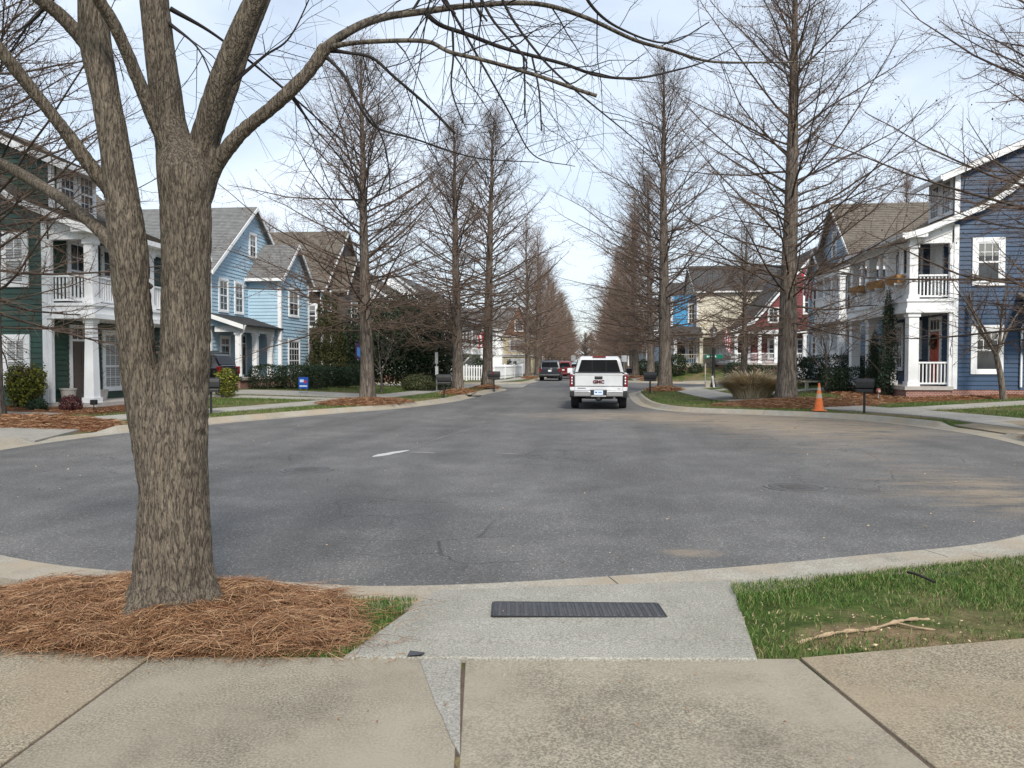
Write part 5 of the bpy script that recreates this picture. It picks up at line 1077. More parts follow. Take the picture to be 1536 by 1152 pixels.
# plain neighbours farther up the street
for i, (x0, x1, y0, y1, wall, rf, lab) in enumerate([
  (10.2, 20, 101, 110, 'white', 'shingle_grey', 'first far white house past the cream house on the right'), (10.4, 20, 115, 124, 'white', 'shingle_dark', 'second far white house on the right'), (10.5, 20, 129, 138, 'tan', 'shingle_brown', 'far tan house on the right'), (10.5, 20, 144, 153, 'white', 'shingle_grey', 'farthest white house on the right'),
  (-19, -8.3, 118, 128, 'white', 'shingle_grey', 'far white house beyond the yellow garage building'), (-19, -8.5, 134, 143, 'cream', 'shingle_brown', 'far cream house on the left'), (-19, -8.5, 150, 159, 'white', 'shingle_dark', 'farthest white house on the left')]):
    right = x0 > 0; fc = 'x-' if right else 'x+'; ex = x0 if right else x1
    r_, _ = gable_house('far_house', lab, x0, x1, y0, y1, .6 if right else .2, 6.9, 10.4, 'x', wall, rf, [(fc, y0+1+k*2.3, y0+2.1+k*2.3, z, z+1.8) for k in range(3) for z in (1.6, 4.6)]+[('y-', x0+1.2 if right else x1-2.3, x0+2.3 if right else x1-1.2, 4.6, 6.4)], (), ('y-', fc), .4, expo=.22)
    shed_porch(r_, *((ex-1.5, ex) if right else (ex, ex+1.5)), y0+.5, y1-.5, 1.1, 3.9, 4.5, fc, rf, [((ex-1.35) if right else ex+1.35, y) for y in (y0+.7, (y0+y1)/2, y1-.7)])
# ------------------------------------------------------------------ vehicles (built nose to +Y, rear at y = 0)
def loft(sections, mat, name, root, smooth=False, bevel=.02):
    """sections: list of (y, outline) where outline is a ring of (x, z) of equal length"""
    m = len(sections[0][1]); vs = [(x, y, z) for y, o in sections for x, z in o]; fs = []
    for r in range(len(sections)-1):
        for c in range(m): fs.append((r*m+c, r*m+(c+1) % m, (r+1)*m+(c+1) % m, (r+1)*m+c))
    fs.append(tuple(range(m-1, -1, -1))); fs.append(tuple((len(sections)-1)*m+i for i in range(m)))
    return MB().add(vs, fs).build(name, mat, root, bevel, smooth, off=(0, 0, 0))
def ring(hw, z0, z1, tuck=.06, crown=.0, top=None):
    t = hw if top is None else top; zm = z0+(z1-z0)*.55
    half = [(hw-tuck, z0), (hw, z0+(z1-z0)*.22), (hw+.012, zm), (t, z1-.04), (t-.05, z1)]
    return half+[(0, z1+crown)]+[(-x, z) for x, z in half[::-1]]
def wheel(root, x, y, r, w, rim='chrome'):
    wh = MB(); s = 1 if x > 0 else -1
    prof = [(r*.62, -w/2), (r*.94, -w/2), (r, -w/2+.03), (r, w/2-.03), (r*.94, w/2), (r*.62, w/2)]
    n = 22; vs = []; fs = []
    for rr, o in prof:
        for i in range(n): a = 2*math.pi*i/n; vs.append((x+o, y+rr*math.cos(a), r+rr*math.sin(a)))
    k = len(prof)
    for j in range(k-1):
        for i in range(n): fs.append((j*n+i, j*n+(i+1) % n, (j+1)*n+(i+1) % n, (j+1)*n+i))
    for i in range(n): fs.append(((k-1)*n+i, (k-1)*n+(i+1) % n, (i+1) % n, i))
    o = wh.add(vs, fs).build('wheel', MT['rubber'], root, off=(0, 0, 0))
    h = MB(); h.cyl((x-w*.30, y, r), (x+w*.30, y, r), r*.63, n=18)
    for i in range(5):
        a = 2*math.pi*i/5+.3; h.cyl((x+s*w*.36, y, r), (x+s*w*.36, y+math.cos(a)*r*.56, r+math.sin(a)*r*.56), .05, .035, 6)
    h.cyl((x+s*w*.30, y, r), (x+s*w*.44, y, r), .08, n=10); h.build('rim', MT[rim], o, off=(0, 0, 0))
def quad(root, pts, name, mat, th=.012, nrm=None):
    a, b, c, d = [Vector(p) for p in pts]; n = (b-a).cross(c-a).normalized() if nrm is None else Vector(nrm)
    return MB().hexa([p-n*th for p in (a, b, c, d)], [p+n*th for p in (a, b, c, d)]).build(name, MT[mat], root, .006, off=(0, 0, 0))
def text(root, body, size, loc, mat, name='lettering', ext=.006, bold=0):
    cu = bpy.data.curves.new(name, 'FONT'); cu.body = body; cu.size = size; cu.extrude = ext; cu.align_x = 'CENTER'; cu.offset = bold; cu.resolution_u = 3
    o = bpy.data.objects.new(name, cu); COL.objects.link(o); o.rotation_euler = (math.pi/2, 0, 0); bpy.context.view_layer.update()
    me = bpy.data.meshes.new_from_object(o.evaluated_get(bpy.context.evaluated_depsgraph_get())); bpy.data.objects.remove(o)
    me.materials.clear(); me.materials.append(MT[mat]); t = link(name, me, root); t.location = loc; t.rotation_euler = (math.pi/2, 0, 0); return t

def pickup(label, x, y, rz):
    r = thing('pickup_truck', label, 'pickup truck', (x, y, .003), rz); P = MT['car_white']
    hw = 1.005
    # lower body with an open bed behind the cab
    B = MB()
    loft([(.10, ring(hw-.01, .60, 1.24)), (.9, ring(hw, .58, 1.25)), (2.1, ring(hw, .56, 1.26)), (2.14, ring(hw, .50, 1.24)), (3.9, ring(hw, .50, 1.22)), (4.3, ring(hw, .52, 1.20, .06, .02)), (5.6, ring(hw-.02, .52, 1.12, .06, .05)), (5.78, ring(hw-.12, .55, 1.02))], P, 'body', r, False, .02)
    MB().box(-.88, .88, .12, 2.05, 1.20, 1.30).build('bed_cover', MT['black_plastic'], r, .01, off=(0, 0, 0))
    for s in (-1, 1): MB().box(s*.90, s*.99, .04, 2.08, 1.235, 1.285).build('bed_rail', P, r, .015, off=(0, 0, 0))
    cab = lambda yy, b, t, z: (yy, [(b, 1.2), (t+.02, z-.10), (t-.07, z), (-t+.07, z), (-t-.02, z-.10), (-b, 1.2)])
    loft([cab(2.16, .935, .78, 1.78), (2.42, [(.95, 1.2), (.80, 1.78), (.70, 1.885), (-.70, 1.885), (-.80, 1.78), (-.95, 1.2)]), (3.5, [(.95, 1.2), (.80, 1.80), (.70, 1.90), (-.70, 1.90), (-.80, 1.80), (-.95, 1.2)]), (4.35, [(.94, 1.18), (.86, 1.24), (.80, 1.28), (-.80, 1.28), (-.86, 1.24), (-.94, 1.18)])], P, 'cab', r, False, .03)
    yb = lambda z: 2.145+(z-1.2)*.02
    quad(r, [(-.80, yb(1.3), 1.29), (.80, yb(1.3), 1.29), (.66, yb(1.75), 1.755), (-.66, yb(1.75), 1.755)], 'rear_window', 'car_glass', .012)
    for s in (-.26, .26): MB().hexa([(s-.008, 2.12, 1.3), (s+.008, 2.12, 1.3), (s+.008, 2.14, 1.3), (s-.008, 2.14, 1.3)], [(s-.008, 2.125, 1.75), (s+.008, 2.125, 1.75), (s+.008, 2.15, 1.75), (s-.008, 2.15, 1.75)]).build('window_divider', MT['black_plastic'], r, off=(0, 0, 0))
    MB().box(-.25, .25, 2.24, 2.34, 1.845, 1.895).build('brake_light', MT['lens_red'], r, .012, off=(0, 0, 0))
    for s in (-1, 1):
        quad(r, [(s*.93, 2.35, 1.27), (s*.94, 3.2, 1.27), (s*.825, 3.15, 1.74), (s*.825, 2.5, 1.74)], 'side_window', 'car_glass', .012); quad(r, [(s*.94, 3.28, 1.27), (s*.945, 4.15, 1.27), (s*.83, 3.55, 1.74), (s*.825, 3.23, 1.74)], 'side_window', 'car_glass', .012)
        MB().box(s*.985, s*1.08, 3.95, 4.02, 1.25, 1.29).build('mirror_arm', MT['black_plastic'], r, off=(0, 0, 0)); mi = MB().box(s*1.06, s*1.30, 3.90, 4.06, 1.22, 1.43).build('mirror', P if s < 0 else MT['black_plastic'], r, .05, off=(0, 0, 0))
        MB().box(s*1.08, s*1.28, 3.885, 3.90, 1.24, 1.41).build('mirror_glass', MT['lens_clear'] if s < 0 else MT['car_glass'], mi, .02, off=(0, 0, 0))
        # wheel arches, flaps, tail lights
        for yy in (1.15, 4.75): MB().prism([(yy+.56*math.cos(a), .42+.56*math.sin(a)) for a in np.linspace(0, math.pi, 12)]+[(yy-.56, .4), (yy+.56, .4)][::1], 'x', s*.80, s*1.022).build('wheel_arch', MT['black_plastic'], r, off=(0, 0, 0))
        tl = MB().box(s*.845, s*1.012, .035, .30, .80, 1.215).build('tail_light', MT['lens_red'], r, .02, off=(0, 0, 0))
        MB().box(s*.852, s*.90, .02, .035, .82, 1.19).build('lamp_trim', MT['dark'], tl, off=(0, 0, 0))
        for zz in (.92, 1.02, 1.12): MB().box(s*.905, s*.95, .018, .036, zz-.028, zz+.028).build('lamp_cell', MT['lens_clear'], tl, .012, off=(0, 0, 0))
        MB().box(s*.72, s*1.0, .86, .89, .26, .58).build('mud_flap', MT['black_plastic'], r, off=(0, 0, 0))
        MB().box(s*.84, s*1.0, .01, .12, .69, .79).build('corner_trim', P, r, .015, off=(0, 0, 0))
        bs = MB().box(s*.27, s*.86, -.13, .10, .46, .66).build('bumper', MT['chrome'], r, .035, off=(0, 0, 0)); MB().box(s*.865, s*1.0, -.10, .12, .46, .655).build('bumper_corner', MT['black_plastic'], r, .03, off=(0, 0, 0))
        MB().box(s*.34, s*.82, -.136, -.12, .62, .635).build('bumper_crease', MT['black_plastic'], bs, off=(0, 0, 0))
        MB().box(s*.28, s*.99, -.10, .08, .655, .69).build('bumper_step', MT['chrome'], r, .012, off=(0, 0, 0))
    tg = MB().box(-.835, .835, .03, .11, .80, 1.235).build('tailgate', P, r, .03, off=(0, 0, 0))
    MB().box(-.835, .835, .012, .12, 1.215, 1.265).build('spoiler_lip', P, tg, .015, off=(0, 0, 0)); MB().box(-.80, .80, .018, .032, .83, .845).build('crease', MT['steel'], tg, off=(0, 0, 0))
    MB().box(-.14, .14, .015, .045, 1.06, 1.17).build('handle', MT['black_plastic'], tg, .015, off=(0, 0, 0)); MB().box(-.10, .10, .008, .02, 1.09, 1.14).build('latch', MT['dark'], tg, .006, off=(0, 0, 0))
    text(tg, 'GMC', .155, (0, .022, .925), 'badge_red', 'emblem', .012, .008).scale = (1.15, 1, 1)
    MB().box(-.835, .835, .02, .11, .69, .79).build('lower_panel', P, r, .012, off=(0, 0, 0))
    for i in range(9): MB().box(-.77+i*.036, -.742+i*.036, .014, .024, .735, .765).build('script_badge', MT['dark'], r, off=(0, 0, 0)) if i else None
    MB().box(.66, .76, .014, .024, .722, .738).build('small_badge', MT['dark'], r, off=(0, 0, 0))
    MB().box(-.27, .27, -.05, .10, .42, .68).build('plate_recess', MT['black_plastic'], r, .01, off=(0, 0, 0))
    pl_ = MB().box(-.155, .155, -.065, -.05, .525, .68).build('license_plate', MT['plate_blue'], r, .006, off=(0, 0, 0))
    MB().box(-.12, -.045, -.069, -.065, .585, .635).build('plate_emblem', MT['plate_ink'], pl_, .01, off=(0, 0, 0))
    for i in range(4): MB().box(-.01+i*.034, .012+i*.034, -.069, -.065, .585, .632).build('plate_character', MT['plate_ink'], pl_, off=(0, 0, 0))
    MB().box(-.27, .27, -.14, .08, .455, .50).build('step_bar', MT['chrome'], r, .012, off=(0, 0, 0)); MB().box(-.06, .06, -.12, .5, .34, .44).build('hitch', MT['dark'], r, .01, off=(0, 0, 0))
    MB().box(-.45, .45, .3, 5.2, .36, .56).build('chassis', MT['dark'], r, off=(0, 0, 0)); MB().cyl((-.85, 1.15, .40), (.85, 1.15, .40), .07).build('axle', MT['dark'], r, off=(0, 0, 0)); MB().cyl((0, 1.1, .40), (0, 1.3, .40), .16).build('differential', MT['dark'], r, off=(0, 0, 0))
    MB().cyl((.55, .25, .40), (.55, 2, .42), .045).build('exhaust', MT['steel'], r, off=(0, 0, 0))
    for s in (-1, 1):
        for yy in (1.15, 4.75): wheel(r, s*.86, yy, .405, .27)
    MB().box(-.7, .7, 5.77, 5.82, .6, 1.0).build('grille', MT['dark'], r, .02, off=(0, 0, 0))
    for s in (-1, 1): MB().box(s*.72, s*.93, 5.62, 5.76, .78, 1.0).build('headlight', MT['lens_clear'], r, .02, off=(0, 0, 0))
    return r
p = pix(897, 26.9)
pickup('white pickup truck driving away in the right lane', p[0]+.02, p[1], -.02)

def wagon(name, label, cat, paint, x, y, rz, L=4.8, w=1.9, h=1.78, belt=1.05, hood=1.3, boxy=.25, spare=False, z=.003, extra=None, group=None):
    """suv or estate, rear at y = 0"""
    r = thing(name, label, cat, (x, y, z), rz, group); P = MT[paint]; hw = w/2; gz = .36
    loft([(.02, ring(hw-.06, .42, belt-.02)), (.12, ring(hw-.01, .36, belt)), (1.2, ring(hw, .32, belt+.02)), (L-hood-.4, ring(hw, .32, belt)), (L-.5, ring(hw-.02, .34, belt-.10, .06, .03)), (L-.1, ring(hw-.12, .36, belt-.22, .06, .02)), (L, ring(hw-.22, .40, belt-.35))], P, 'body', r, False, .035)
    t = hw-.22
    sec = lambda yy, b, tt, z1: (yy, [(b, belt-.03), (tt+.05, z1-.09), (tt-.08, z1), (-tt+.08, z1), (-tt-.05, z1-.09), (-b, belt-.03)])
    loft([sec(.08, hw-.07, t-.04, belt+.06), sec(boxy, hw-.06, t, h-.08), sec(boxy+.3, hw-.05, t, h), sec(L-hood-1.3, hw-.05, t, h), sec(L-hood-.75, hw-.05, t-.03, h-.07), sec(L-hood+.05, hw-.08, t+.02, belt+.04)], P, 'cabin', r, False, .04)
    k = (boxy-.08)/(h-.08-belt-.06); yy = lambda z1: .08+(z1-belt-.06)*k-.012
    z0, z1 = belt+.12, h-.17
    quad(r, [(-hw+.20, yy(z0), z0), (hw-.20, yy(z0), z0), (t-.10, yy(z1), z1), (-t+.10, yy(z1), z1)], 'rear_window', 'car_glass')
    for s in (-1, 1):
        xs = lambda zz: s*(hw-.055-(hw-.055-t-.05)*(zz-belt)/(h-.09-belt)+.008)
        edges = [boxy+.22, boxy+1.15, boxy+2.05, L-hood-.15]
        for a, b in zip(edges[:-1], edges[1:]): quad(r, [(xs(belt+.06), a, belt+.06), (xs(belt+.06), b-.06, belt+.06), (xs(h-.2), b-.06 if b < L-hood-.3 else b-.62, h-.2), (xs(h-.2), a+.04, h-.2)], 'side_window', 'car_glass')
        MB().box(s*(hw-.20), s*(hw-.01), .0, .16, belt-.30, belt+.04).build('tail_light', MT['lens_red'], r, .02, off=(0, 0, 0))
        MB().box(s*(hw-.30), s*(hw-.08), L-.22, L-.06, belt-.40, belt-.24).build('headlight', MT['lens_clear'], r, .02, off=(0, 0, 0))
        MB().box(s*(hw-.02), s*(hw+.20), L-hood-.55, L-hood-.40, belt, belt+.17).build('mirror', P, r, .03, off=(0, 0, 0))
        MB().box(s*(t-.12), s*(t-.08), boxy+.4, L-hood-1.3, h+.02, h+.06).build('roof_rail', MT['dark'], r, .01, off=(0, 0, 0))
        for yw in (.95, L-.95): MB().prism([(yw+.43*math.cos(a), gz+.43*math.sin(a)) for a in np.linspace(0, math.pi, 10)]+[(yw-.43, .30), (yw+.43, .30)], 'x', s*(hw-.2), s*(hw+.014)).build('wheel_arch', MT['dark'], r, off=(0, 0, 0)); wheel(r, s*(hw-.12), yw, gz, .23)
    MB().box(-hw+.04, hw-.04, -.09, .14, .42, .62).build('bumper', MT['black_plastic'] if extra != 'body' else P, r, .04, off=(0, 0, 0)); MB().box(-hw+.12, hw-.12, -.098, -.08, .53, .57).build('bumper_strip', MT['chrome'], r, off=(0, 0, 0))
    pl_ = MB().box(-.15, .15, -.015, .01, belt-.26, belt-.11).build('license_plate', MT['lens_clear'], r, .005, off=(0, 0, 0))
    if spare: MB().cyl((.12, -.03, belt-.02), (.12, .03, belt-.02), .11, n=16).build('emblem', MT['chrome'], r, off=(0, 0, 0)); MB().box(-.012, .012, .02, .2, belt+.1, h-.12).build('glass_divider', MT['dark'], r, off=(0, 0, 0))
    MB().box(-.3, .3, .3, L-.5, .24, .4).build('chassis', MT['dark'], r, off=(0, 0, 0))
    return r
p = pix(823, 69); wagon('parked_suv', 'dark slate suv parked at the left kerb, nearest of the line', 'suv', 'car_dark', p[0]+.1, p[1], 0, 4.9, 1.95, 1.86, 1.10, 1.2, .32, True)
p = pix(846, 79); wagon('parked_suv', 'red suv parked beyond the dark slate one', 'suv', 'car_red', p[0]-.1, p[1], 0, 4.7, 1.9, 1.82, 1.08, 1.2, .25, extra='body')
p = pix(856, 92); wagon('parked_car', 'pale silver car half hidden by the white pickup', 'car', 'car_silver', p[0]+.2, p[1], 0, 4.7, 1.85, 1.65, .98, 1.3, .5, extra='body')
wagon('driveway_suv', 'black suv in the driveway behind the big tree', 'suv', 'car_black', -13.7, 32.5, math.radians(90), 4.8, 1.95, 1.72, 1.05, 1.2, .42, z=h1(-15.5, 32.5)+.03)
wagon('white_van', 'white van parked before the red house porch', 'van', 'car_white', 20.4, 56.0, math.radians(70), 4.9, 1.95, 1.95, 1.08, .9, .15, z=h1(17, 56)+.02, extra='body')
# ------------------------------------------------------------------ planting
def leaves(name, pts, nrm, size, mat, parent, asp=.6, r=None, droop=.0):
    """leaf-sized faces at pts, roughly facing nrm"""
    r = r or np.random.default_rng(len(pts)); n = len(pts)
    d = nrm+r.normal(0, .75, (n, 3)); d /= np.linalg.norm(d, axis=1, keepdims=True); ref = r.normal(0, 1, (n, 3)); u = np.cross(d, ref); u /= np.linalg.norm(u, axis=1, keepdims=True)+1e-9; v = np.cross(d, u)
    s = size*r.uniform(.55, 1.35, n)[:, None]
    V = np.stack([pts-u*s*.5, pts+v*s*asp*.5+d*s*.12, pts+u*s*.5, pts-v*s*asp*.5+d*s*.12], 1).reshape(-1, 3)
    o3 = np.array(OFF.get(parent.name, (0, 0, 0))) if parent else 0
    F = np.arange(n*4).reshape(n, 4); F = np.vstack([F[:, :3], F[:, [0, 2, 3]]])
    o = link(name, fast_mesh(name, V-o3, [F], mat), parent); tag(o, kind='stuff'); return o
def ell_pts(c, rad, n, r, lo=.6, lump=.18, box=0):
    d = r.normal(0, 1, (n, 3)); d /= np.linalg.norm(d, axis=1, keepdims=True)
    if box: m = np.abs(d).max(1, keepdims=True); d2 = d/m; dd = d2*box+d*(1-box)
    else: dd = d
    k = lo+(1-lo)*r.random(n)**.5; k *= 1+lump*np.sin(d[:, 0]*7+c[0])*np.sin(d[:, 1]*6+c[1])*np.cos(d[:, 2]*8+c[0]*2)+r.normal(0, .045, n)
    return np.array(c)+dd*np.array(rad)*k[:, None], d
def shrub(name, label, cat, blobs, n, size, mat, box=0, lump=.18, lo=.55, stem=True, group=None, seed=0, asp=.6):
    """blobs: [(x, y, z above ground, rx, ry, rz)]"""
    r = np.random.default_rng(seed+int(abs(blobs[0][0]*31))); x0, y0 = blobs[0][0], blobs[0][1]; g = h1(x0, y0)
    root = thing(name, label, cat, (x0, y0, g), 0, group); Ps, Ns = [], []; tot = sum(b[3]*b[5] for b in blobs)
    for b in blobs:
        p, d = ell_pts((b[0], b[1], g+b[2]), b[3:6], max(40, int(n*b[3]*b[5]/tot)), r, lo, lump, box); keep = p[:, 2] > g+.02; Ps.append(p[keep]); Ns.append(d[keep])
    leaves('foliage', np.vstack(Ps), np.vstack(Ns), size, MT[mat], root, asp, r)
    paths = []
    for b in blobs:
        for k in range(4):
            a = r.random()*6.28; paths.append(([(b[0]+.05*math.cos(a), b[1]+.05*math.sin(a), g-.1), (b[0]+b[3]*.25*math.cos(a), b[1]+b[4]*.25*math.sin(a), g+b[2]*.6), (b[0]+b[3]*.5*math.cos(a), b[1]+b[4]*.5*math.sin(a), g+b[2]+b[5]*.4)], [.03, .02, .008]))
    tube_obj('stems', paths, MT['branch'], root, 5)
    if not stem: pass
    # dark woody heart so that daylight does not shine straight through
    return root
W = pix
# holly mass on the left behind the second cypress
shrub('holly_tree', 'large dark evergreen holly behind the left cypress trees', 'evergreen tree', [(-8.6, 45.4, 2.6, 2.5, 2.0, 2.7), (-10.6, 44.6, 2.6, 2.1, 1.9, 2.6), (-7.9, 48.0, 2.9, 1.9, 2.0, 2.9), (-9.6, 47.5, 3.4, 2.4, 2.0, 2.6), (-11.9, 45.4, 1.9, 1.4, 1.5, 1.9), (-7.0, 46.0, 1.6, 1.1, 1.5, 1.6)], 46000, .15, 'leaf_holly', .25, .22, .5)
shrub('arborvitae', 'tall olive-green conical arborvitae beside the brown house', 'evergreen tree', [(-12.95, 43.0, 1.2, 1.25, 1.2, 1.3), (-12.95, 43.0, 2.7, 1.0, 1.0, 1.5), (-12.9, 43.0, 4.1, .62, .62, 1.3)], 17000, .12, 'leaf_arbor', 0, .15, .55, asp=.4)
shrub('boxwood', 'low dark shrub at the foot of the arborvitae', 'shrub', [(-11.5, 43.0, .6, .75, .7, .75), (-10.8, 42.6, .4, .5, .5, .5)], 4200, .08, 'leaf_holly')
shrub('hedge', 'long clipped dark hedge before the light blue house', 'hedge', [(-13.4, 35.8, .55, .95, .6, .62), (-12.2, 36.0, .55, .95, .6, .62), (-11.2, 36.3, .5, .6, .6, .55)], 13000, .07, 'leaf_holly', .55, .06, .7, seed=3)
shrub('hedge', 'brighter clipped hedge behind the blue yard sign', 'hedge', [(-12.6, 39.6, .55, 1.0, .6, .6), (-11.4, 39.4, .5, .95, .6, .55), (-10.6, 39.3, .5, .7, .6, .52)], 11000, .075, 'leaf_hedge', .45, .07, .7, seed=5)
shrub('shrub', 'round olive shrub beside the left mailbox', 'shrub', [(-6.9, 39.9, .35, .95, .8, .55)], 5200, .085, 'leaf_lime', 0, .12)
shrub('shrub', 'small pale grassy shrub behind the left mailbox', 'shrub', [(-5.9, 41.2, .25, .75, .6, .35)], 2600, .09, 'leaf_lime', 0, .2, asp=.3)
shrub('yellow_shrub', 'bright yellow-green shrub at the corner of the green house', 'shrub', [(-14.7, 21.3, .65, .48, .42, .68), (-14.4, 21.4, .85, .34, .32, .5), (-14.95, 21.3, .9, .3, .3, .45)], 5200, .075, 'leaf_yellow', 0, .3, .35)
shrub('small_shrub', 'low rounded dark green shrub below the green house', 'shrub', [(-13.95, 20.9, .16, .30, .26, .2)], 1700, .045, 'leaf_hedge'); shrub('red_shrub', 'small dark red shrub by the brick porch base', 'shrub', [(-13.05, 21.1, .22, .32, .3, .27)], 1900, .05, 'leaf_red', 0, .2)
shrub('yellow_shrub', 'yellow-green shrub beside the black driveway suv', 'shrub', [(-12.3, 29.2, .55, .5, .5, .6)], 2600, .08, 'leaf_yellow', 0, .25)
for k, (px, dep, hh, w, lab) in enumerate([(1311, 29.0, 2.3, .34, 'shorter of two thin evergreen spires before the navy porch'), (1331, 28.2, 3.75, .36, 'taller thin evergreen spire before the navy porch')]):
    q = W(px, dep); shrub('cypress_spire', lab, 'evergreen tree', [(q[0], q[1], hh*.2, w*.95, w*.95, hh*.24), (q[0], q[1], hh*.45, w, w, hh*.26), (q[0]+.03, q[1], hh*.68, w*.8, w*.8, hh*.24), (q[0], q[1], hh*.86, w*.45, w*.45, hh*.2)], 6500 if k else 4200, .085, 'leaf_thin', 0, .35, .3, asp=.35, seed=k)
q = W(1250, 36.5); shrub('hedge', 'clipped dark hedge under the grey-blue porch, left of the bare sapling', 'hedge', [(q[0], q[1], .7, 1.5, .8, .75), (q[0]-1.3, q[1]+.5, .65, 1.1, .8, .7), (q[0]+1.2, q[1], .7, .9, .7, .7)], 12000, .08, 'leaf_holly', .4, .1, .7)
q = W(1283, 30.4); shrub('hedge', 'clipped dark hedge beside the thin evergreen spires', 'hedge', [(q[0], q[1], .5, .8, .6, .52), (q[0]-.7, q[1]+.3, .5, .6, .55, .5), (q[0]+.7, q[1]-.3, .45, .55, .5, .46)], 8000, .065, 'leaf_hedge', .35, .12, .7)
q = W(1106, 58); shrub('boxwood', 'pair of clipped dark boxwoods before the cream house', 'shrub', [(q[0], q[1], .75, 1.0, .9, .85), (q[0]+1.3, q[1], .65, 1.0, .8, .75), (q[0]+2.6, q[1]+.5, .6, .9, .8, .65)], 9500, .11, 'leaf_holly', .25, .08, .7)
q = W(1225, 37.5); 
q = W(1016, 66); shrub('boxwood', 'dark shrubs below the orange flag', 'shrub', [(q[0], q[1], .9, .9, .8, 1.0), (q[0]+1.6, q[1]+.5, .5, .7, .6, .6)], 4200, .12, 'leaf_holly')
q = W(960, 70); shrub('boxwood', 'dark shrubs between the far right cypress trunks', 'shrub', [(q[0]+.8, q[1]+8, .8, 1.2, 1.5, .9), (q[0]+2, q[1]+3, .7, 1.0, 1.2, .8)], 3600, .14, 'leaf_holly')
q = W(712, 64); shrub('boxwood', 'dark shrub showing above the picket fence', 'shrub', [(q[0], q[1]+3, .9, .7, .7, 1.0)], 2200, .12, 'leaf_holly')
# tussock of dry ornamental grass
def tussock(x, y, n, hgt, spread, label):
    r = np.random.default_rng(9); g = h1(x, y); root = thing('ornamental_grass', label, 'grass clump', (x, y, g)); K = 5
    a = r.random(n)*2*np.pi; rad = r.random(n)**.6; L = hgt*r.uniform(.7, 1.35, n); P = np.empty((n, K, 3)); bx = x+np.cos(a)*rad*spread[0]*.45; by = y+np.sin(a)*rad*spread[1]*.45
    for k in range(K):
        t = k/(K-1); P[:, k, 0] = bx+np.cos(a)*L*1.05*(.3+rad*.8)*t**1.5; P[:, k, 1] = by+np.sin(a)*L*.9*(.3+rad*.8)*t**1.5; P[:, k, 2] = g+L*(t-.55*(.35+rad*.6)*t**2.4)
    P += r.normal(0, .012, P.shape); w = np.linspace(.016, .006, K)
    s = np.stack([-np.sin(a), np.cos(a), 0*a], 1)[:, None]*w[None, :, None]
    V = np.stack([P-s, P+s], 2).reshape(-1, 3); b = np.arange(n)[:, None]*K*2; F = np.concatenate([np.c_[b+2*j, b+2*j+1, b+2*j+3, b+2*j+2] for j in range(K-1)])
    tag(link('blades', fast_mesh('blades', V-np.array([x, y, g]), [F], MT['tussock']), root), kind='stuff')
q = W(1128, 30.5); tussock(q[0], q[1], 3200, 1.15, (1.5, 1.0), 'wide tussock of tan dry ornamental grass by the cypress')
MASKS.append(('disc', q[0], q[1], 1.2))
# bare sapling and crape myrtle
def sapling(name, label, x, y, h, seed, n0=5, lean=(0, 0), thick=.05):
    r = np.random.default_rng(seed); g = h1(x, y); root = thing(name, label, 'small tree', (x, y, g)); st = []
    fork = h*.28; tr_ = spline([(x, y, g-.1), (x+lean[0]*.2, y, g+fork*.5), (x+lean[0]*.5, y+lean[1], g+fork)], 5); tube_obj('trunk', [(tr_, np.linspace(thick*1.25, thick, len(tr_)))], MT['cypress'], root, 9)
    base = np.repeat(tr_[-1:], n0, 0); az = np.arange(n0)*2*np.pi/n0+r.normal(0, .3, n0); el = np.radians(r.uniform(48, 76, n0)); D = np.c_[np.cos(az)*np.cos(el)+lean[0]*.15, np.sin(az)*np.cos(el), np.sin(el)]
    P1 = grow(base, D, h*.72*r.uniform(.75, 1.1, n0), 9, .12, .10, r); R1_ = np.repeat((thick*.62*np.linspace(1, .18, 9))[None], n0, 0); P2, R2_ = kids(P1, R1_, 7, .18, .98, 34, lambda t: h*.34*(1.15-.7*t)+0*t, 6, .1, .11, .55, .006, r, 0, .3); P3, R3_ = kids(P2, R2_, 6, .15, 1, 38, lambda t: h*.13*(1.2-.5*t)+0*t, 4, .1, .12, .6, .004, r, 0, .5)
    o3 = np.array([x, y, g]); V, F = tubes(P1, R1_, 6); link('branches', fast_mesh('branches', V-o3, [F], MT['cypress'], True), root)
    V, F = join([tubes(P2, R2_, 4), tubes(P3, R3_, 3)]); tag(link('twigs', fast_mesh('twigs', V-o3, F, MT['branch'], True), root), kind='stuff')
q = W(1239, 30.8); sapling('bare_sapling', 'small bare sapling before the clipped hedge of the grey-blue house', q[0], q[1], 2.7, 4)
q = W(1506, 25.6); sapling('crape_myrtle', 'bare crape myrtle in front of the navy gable wall', q[0], q[1], 5.2, 6, 5, (-.5, 0), .085)
q = W(572, 37.5); sapling('bare_sapling', 'bare sapling in front of the dark holly', q[0], q[1], 3.4, 8)

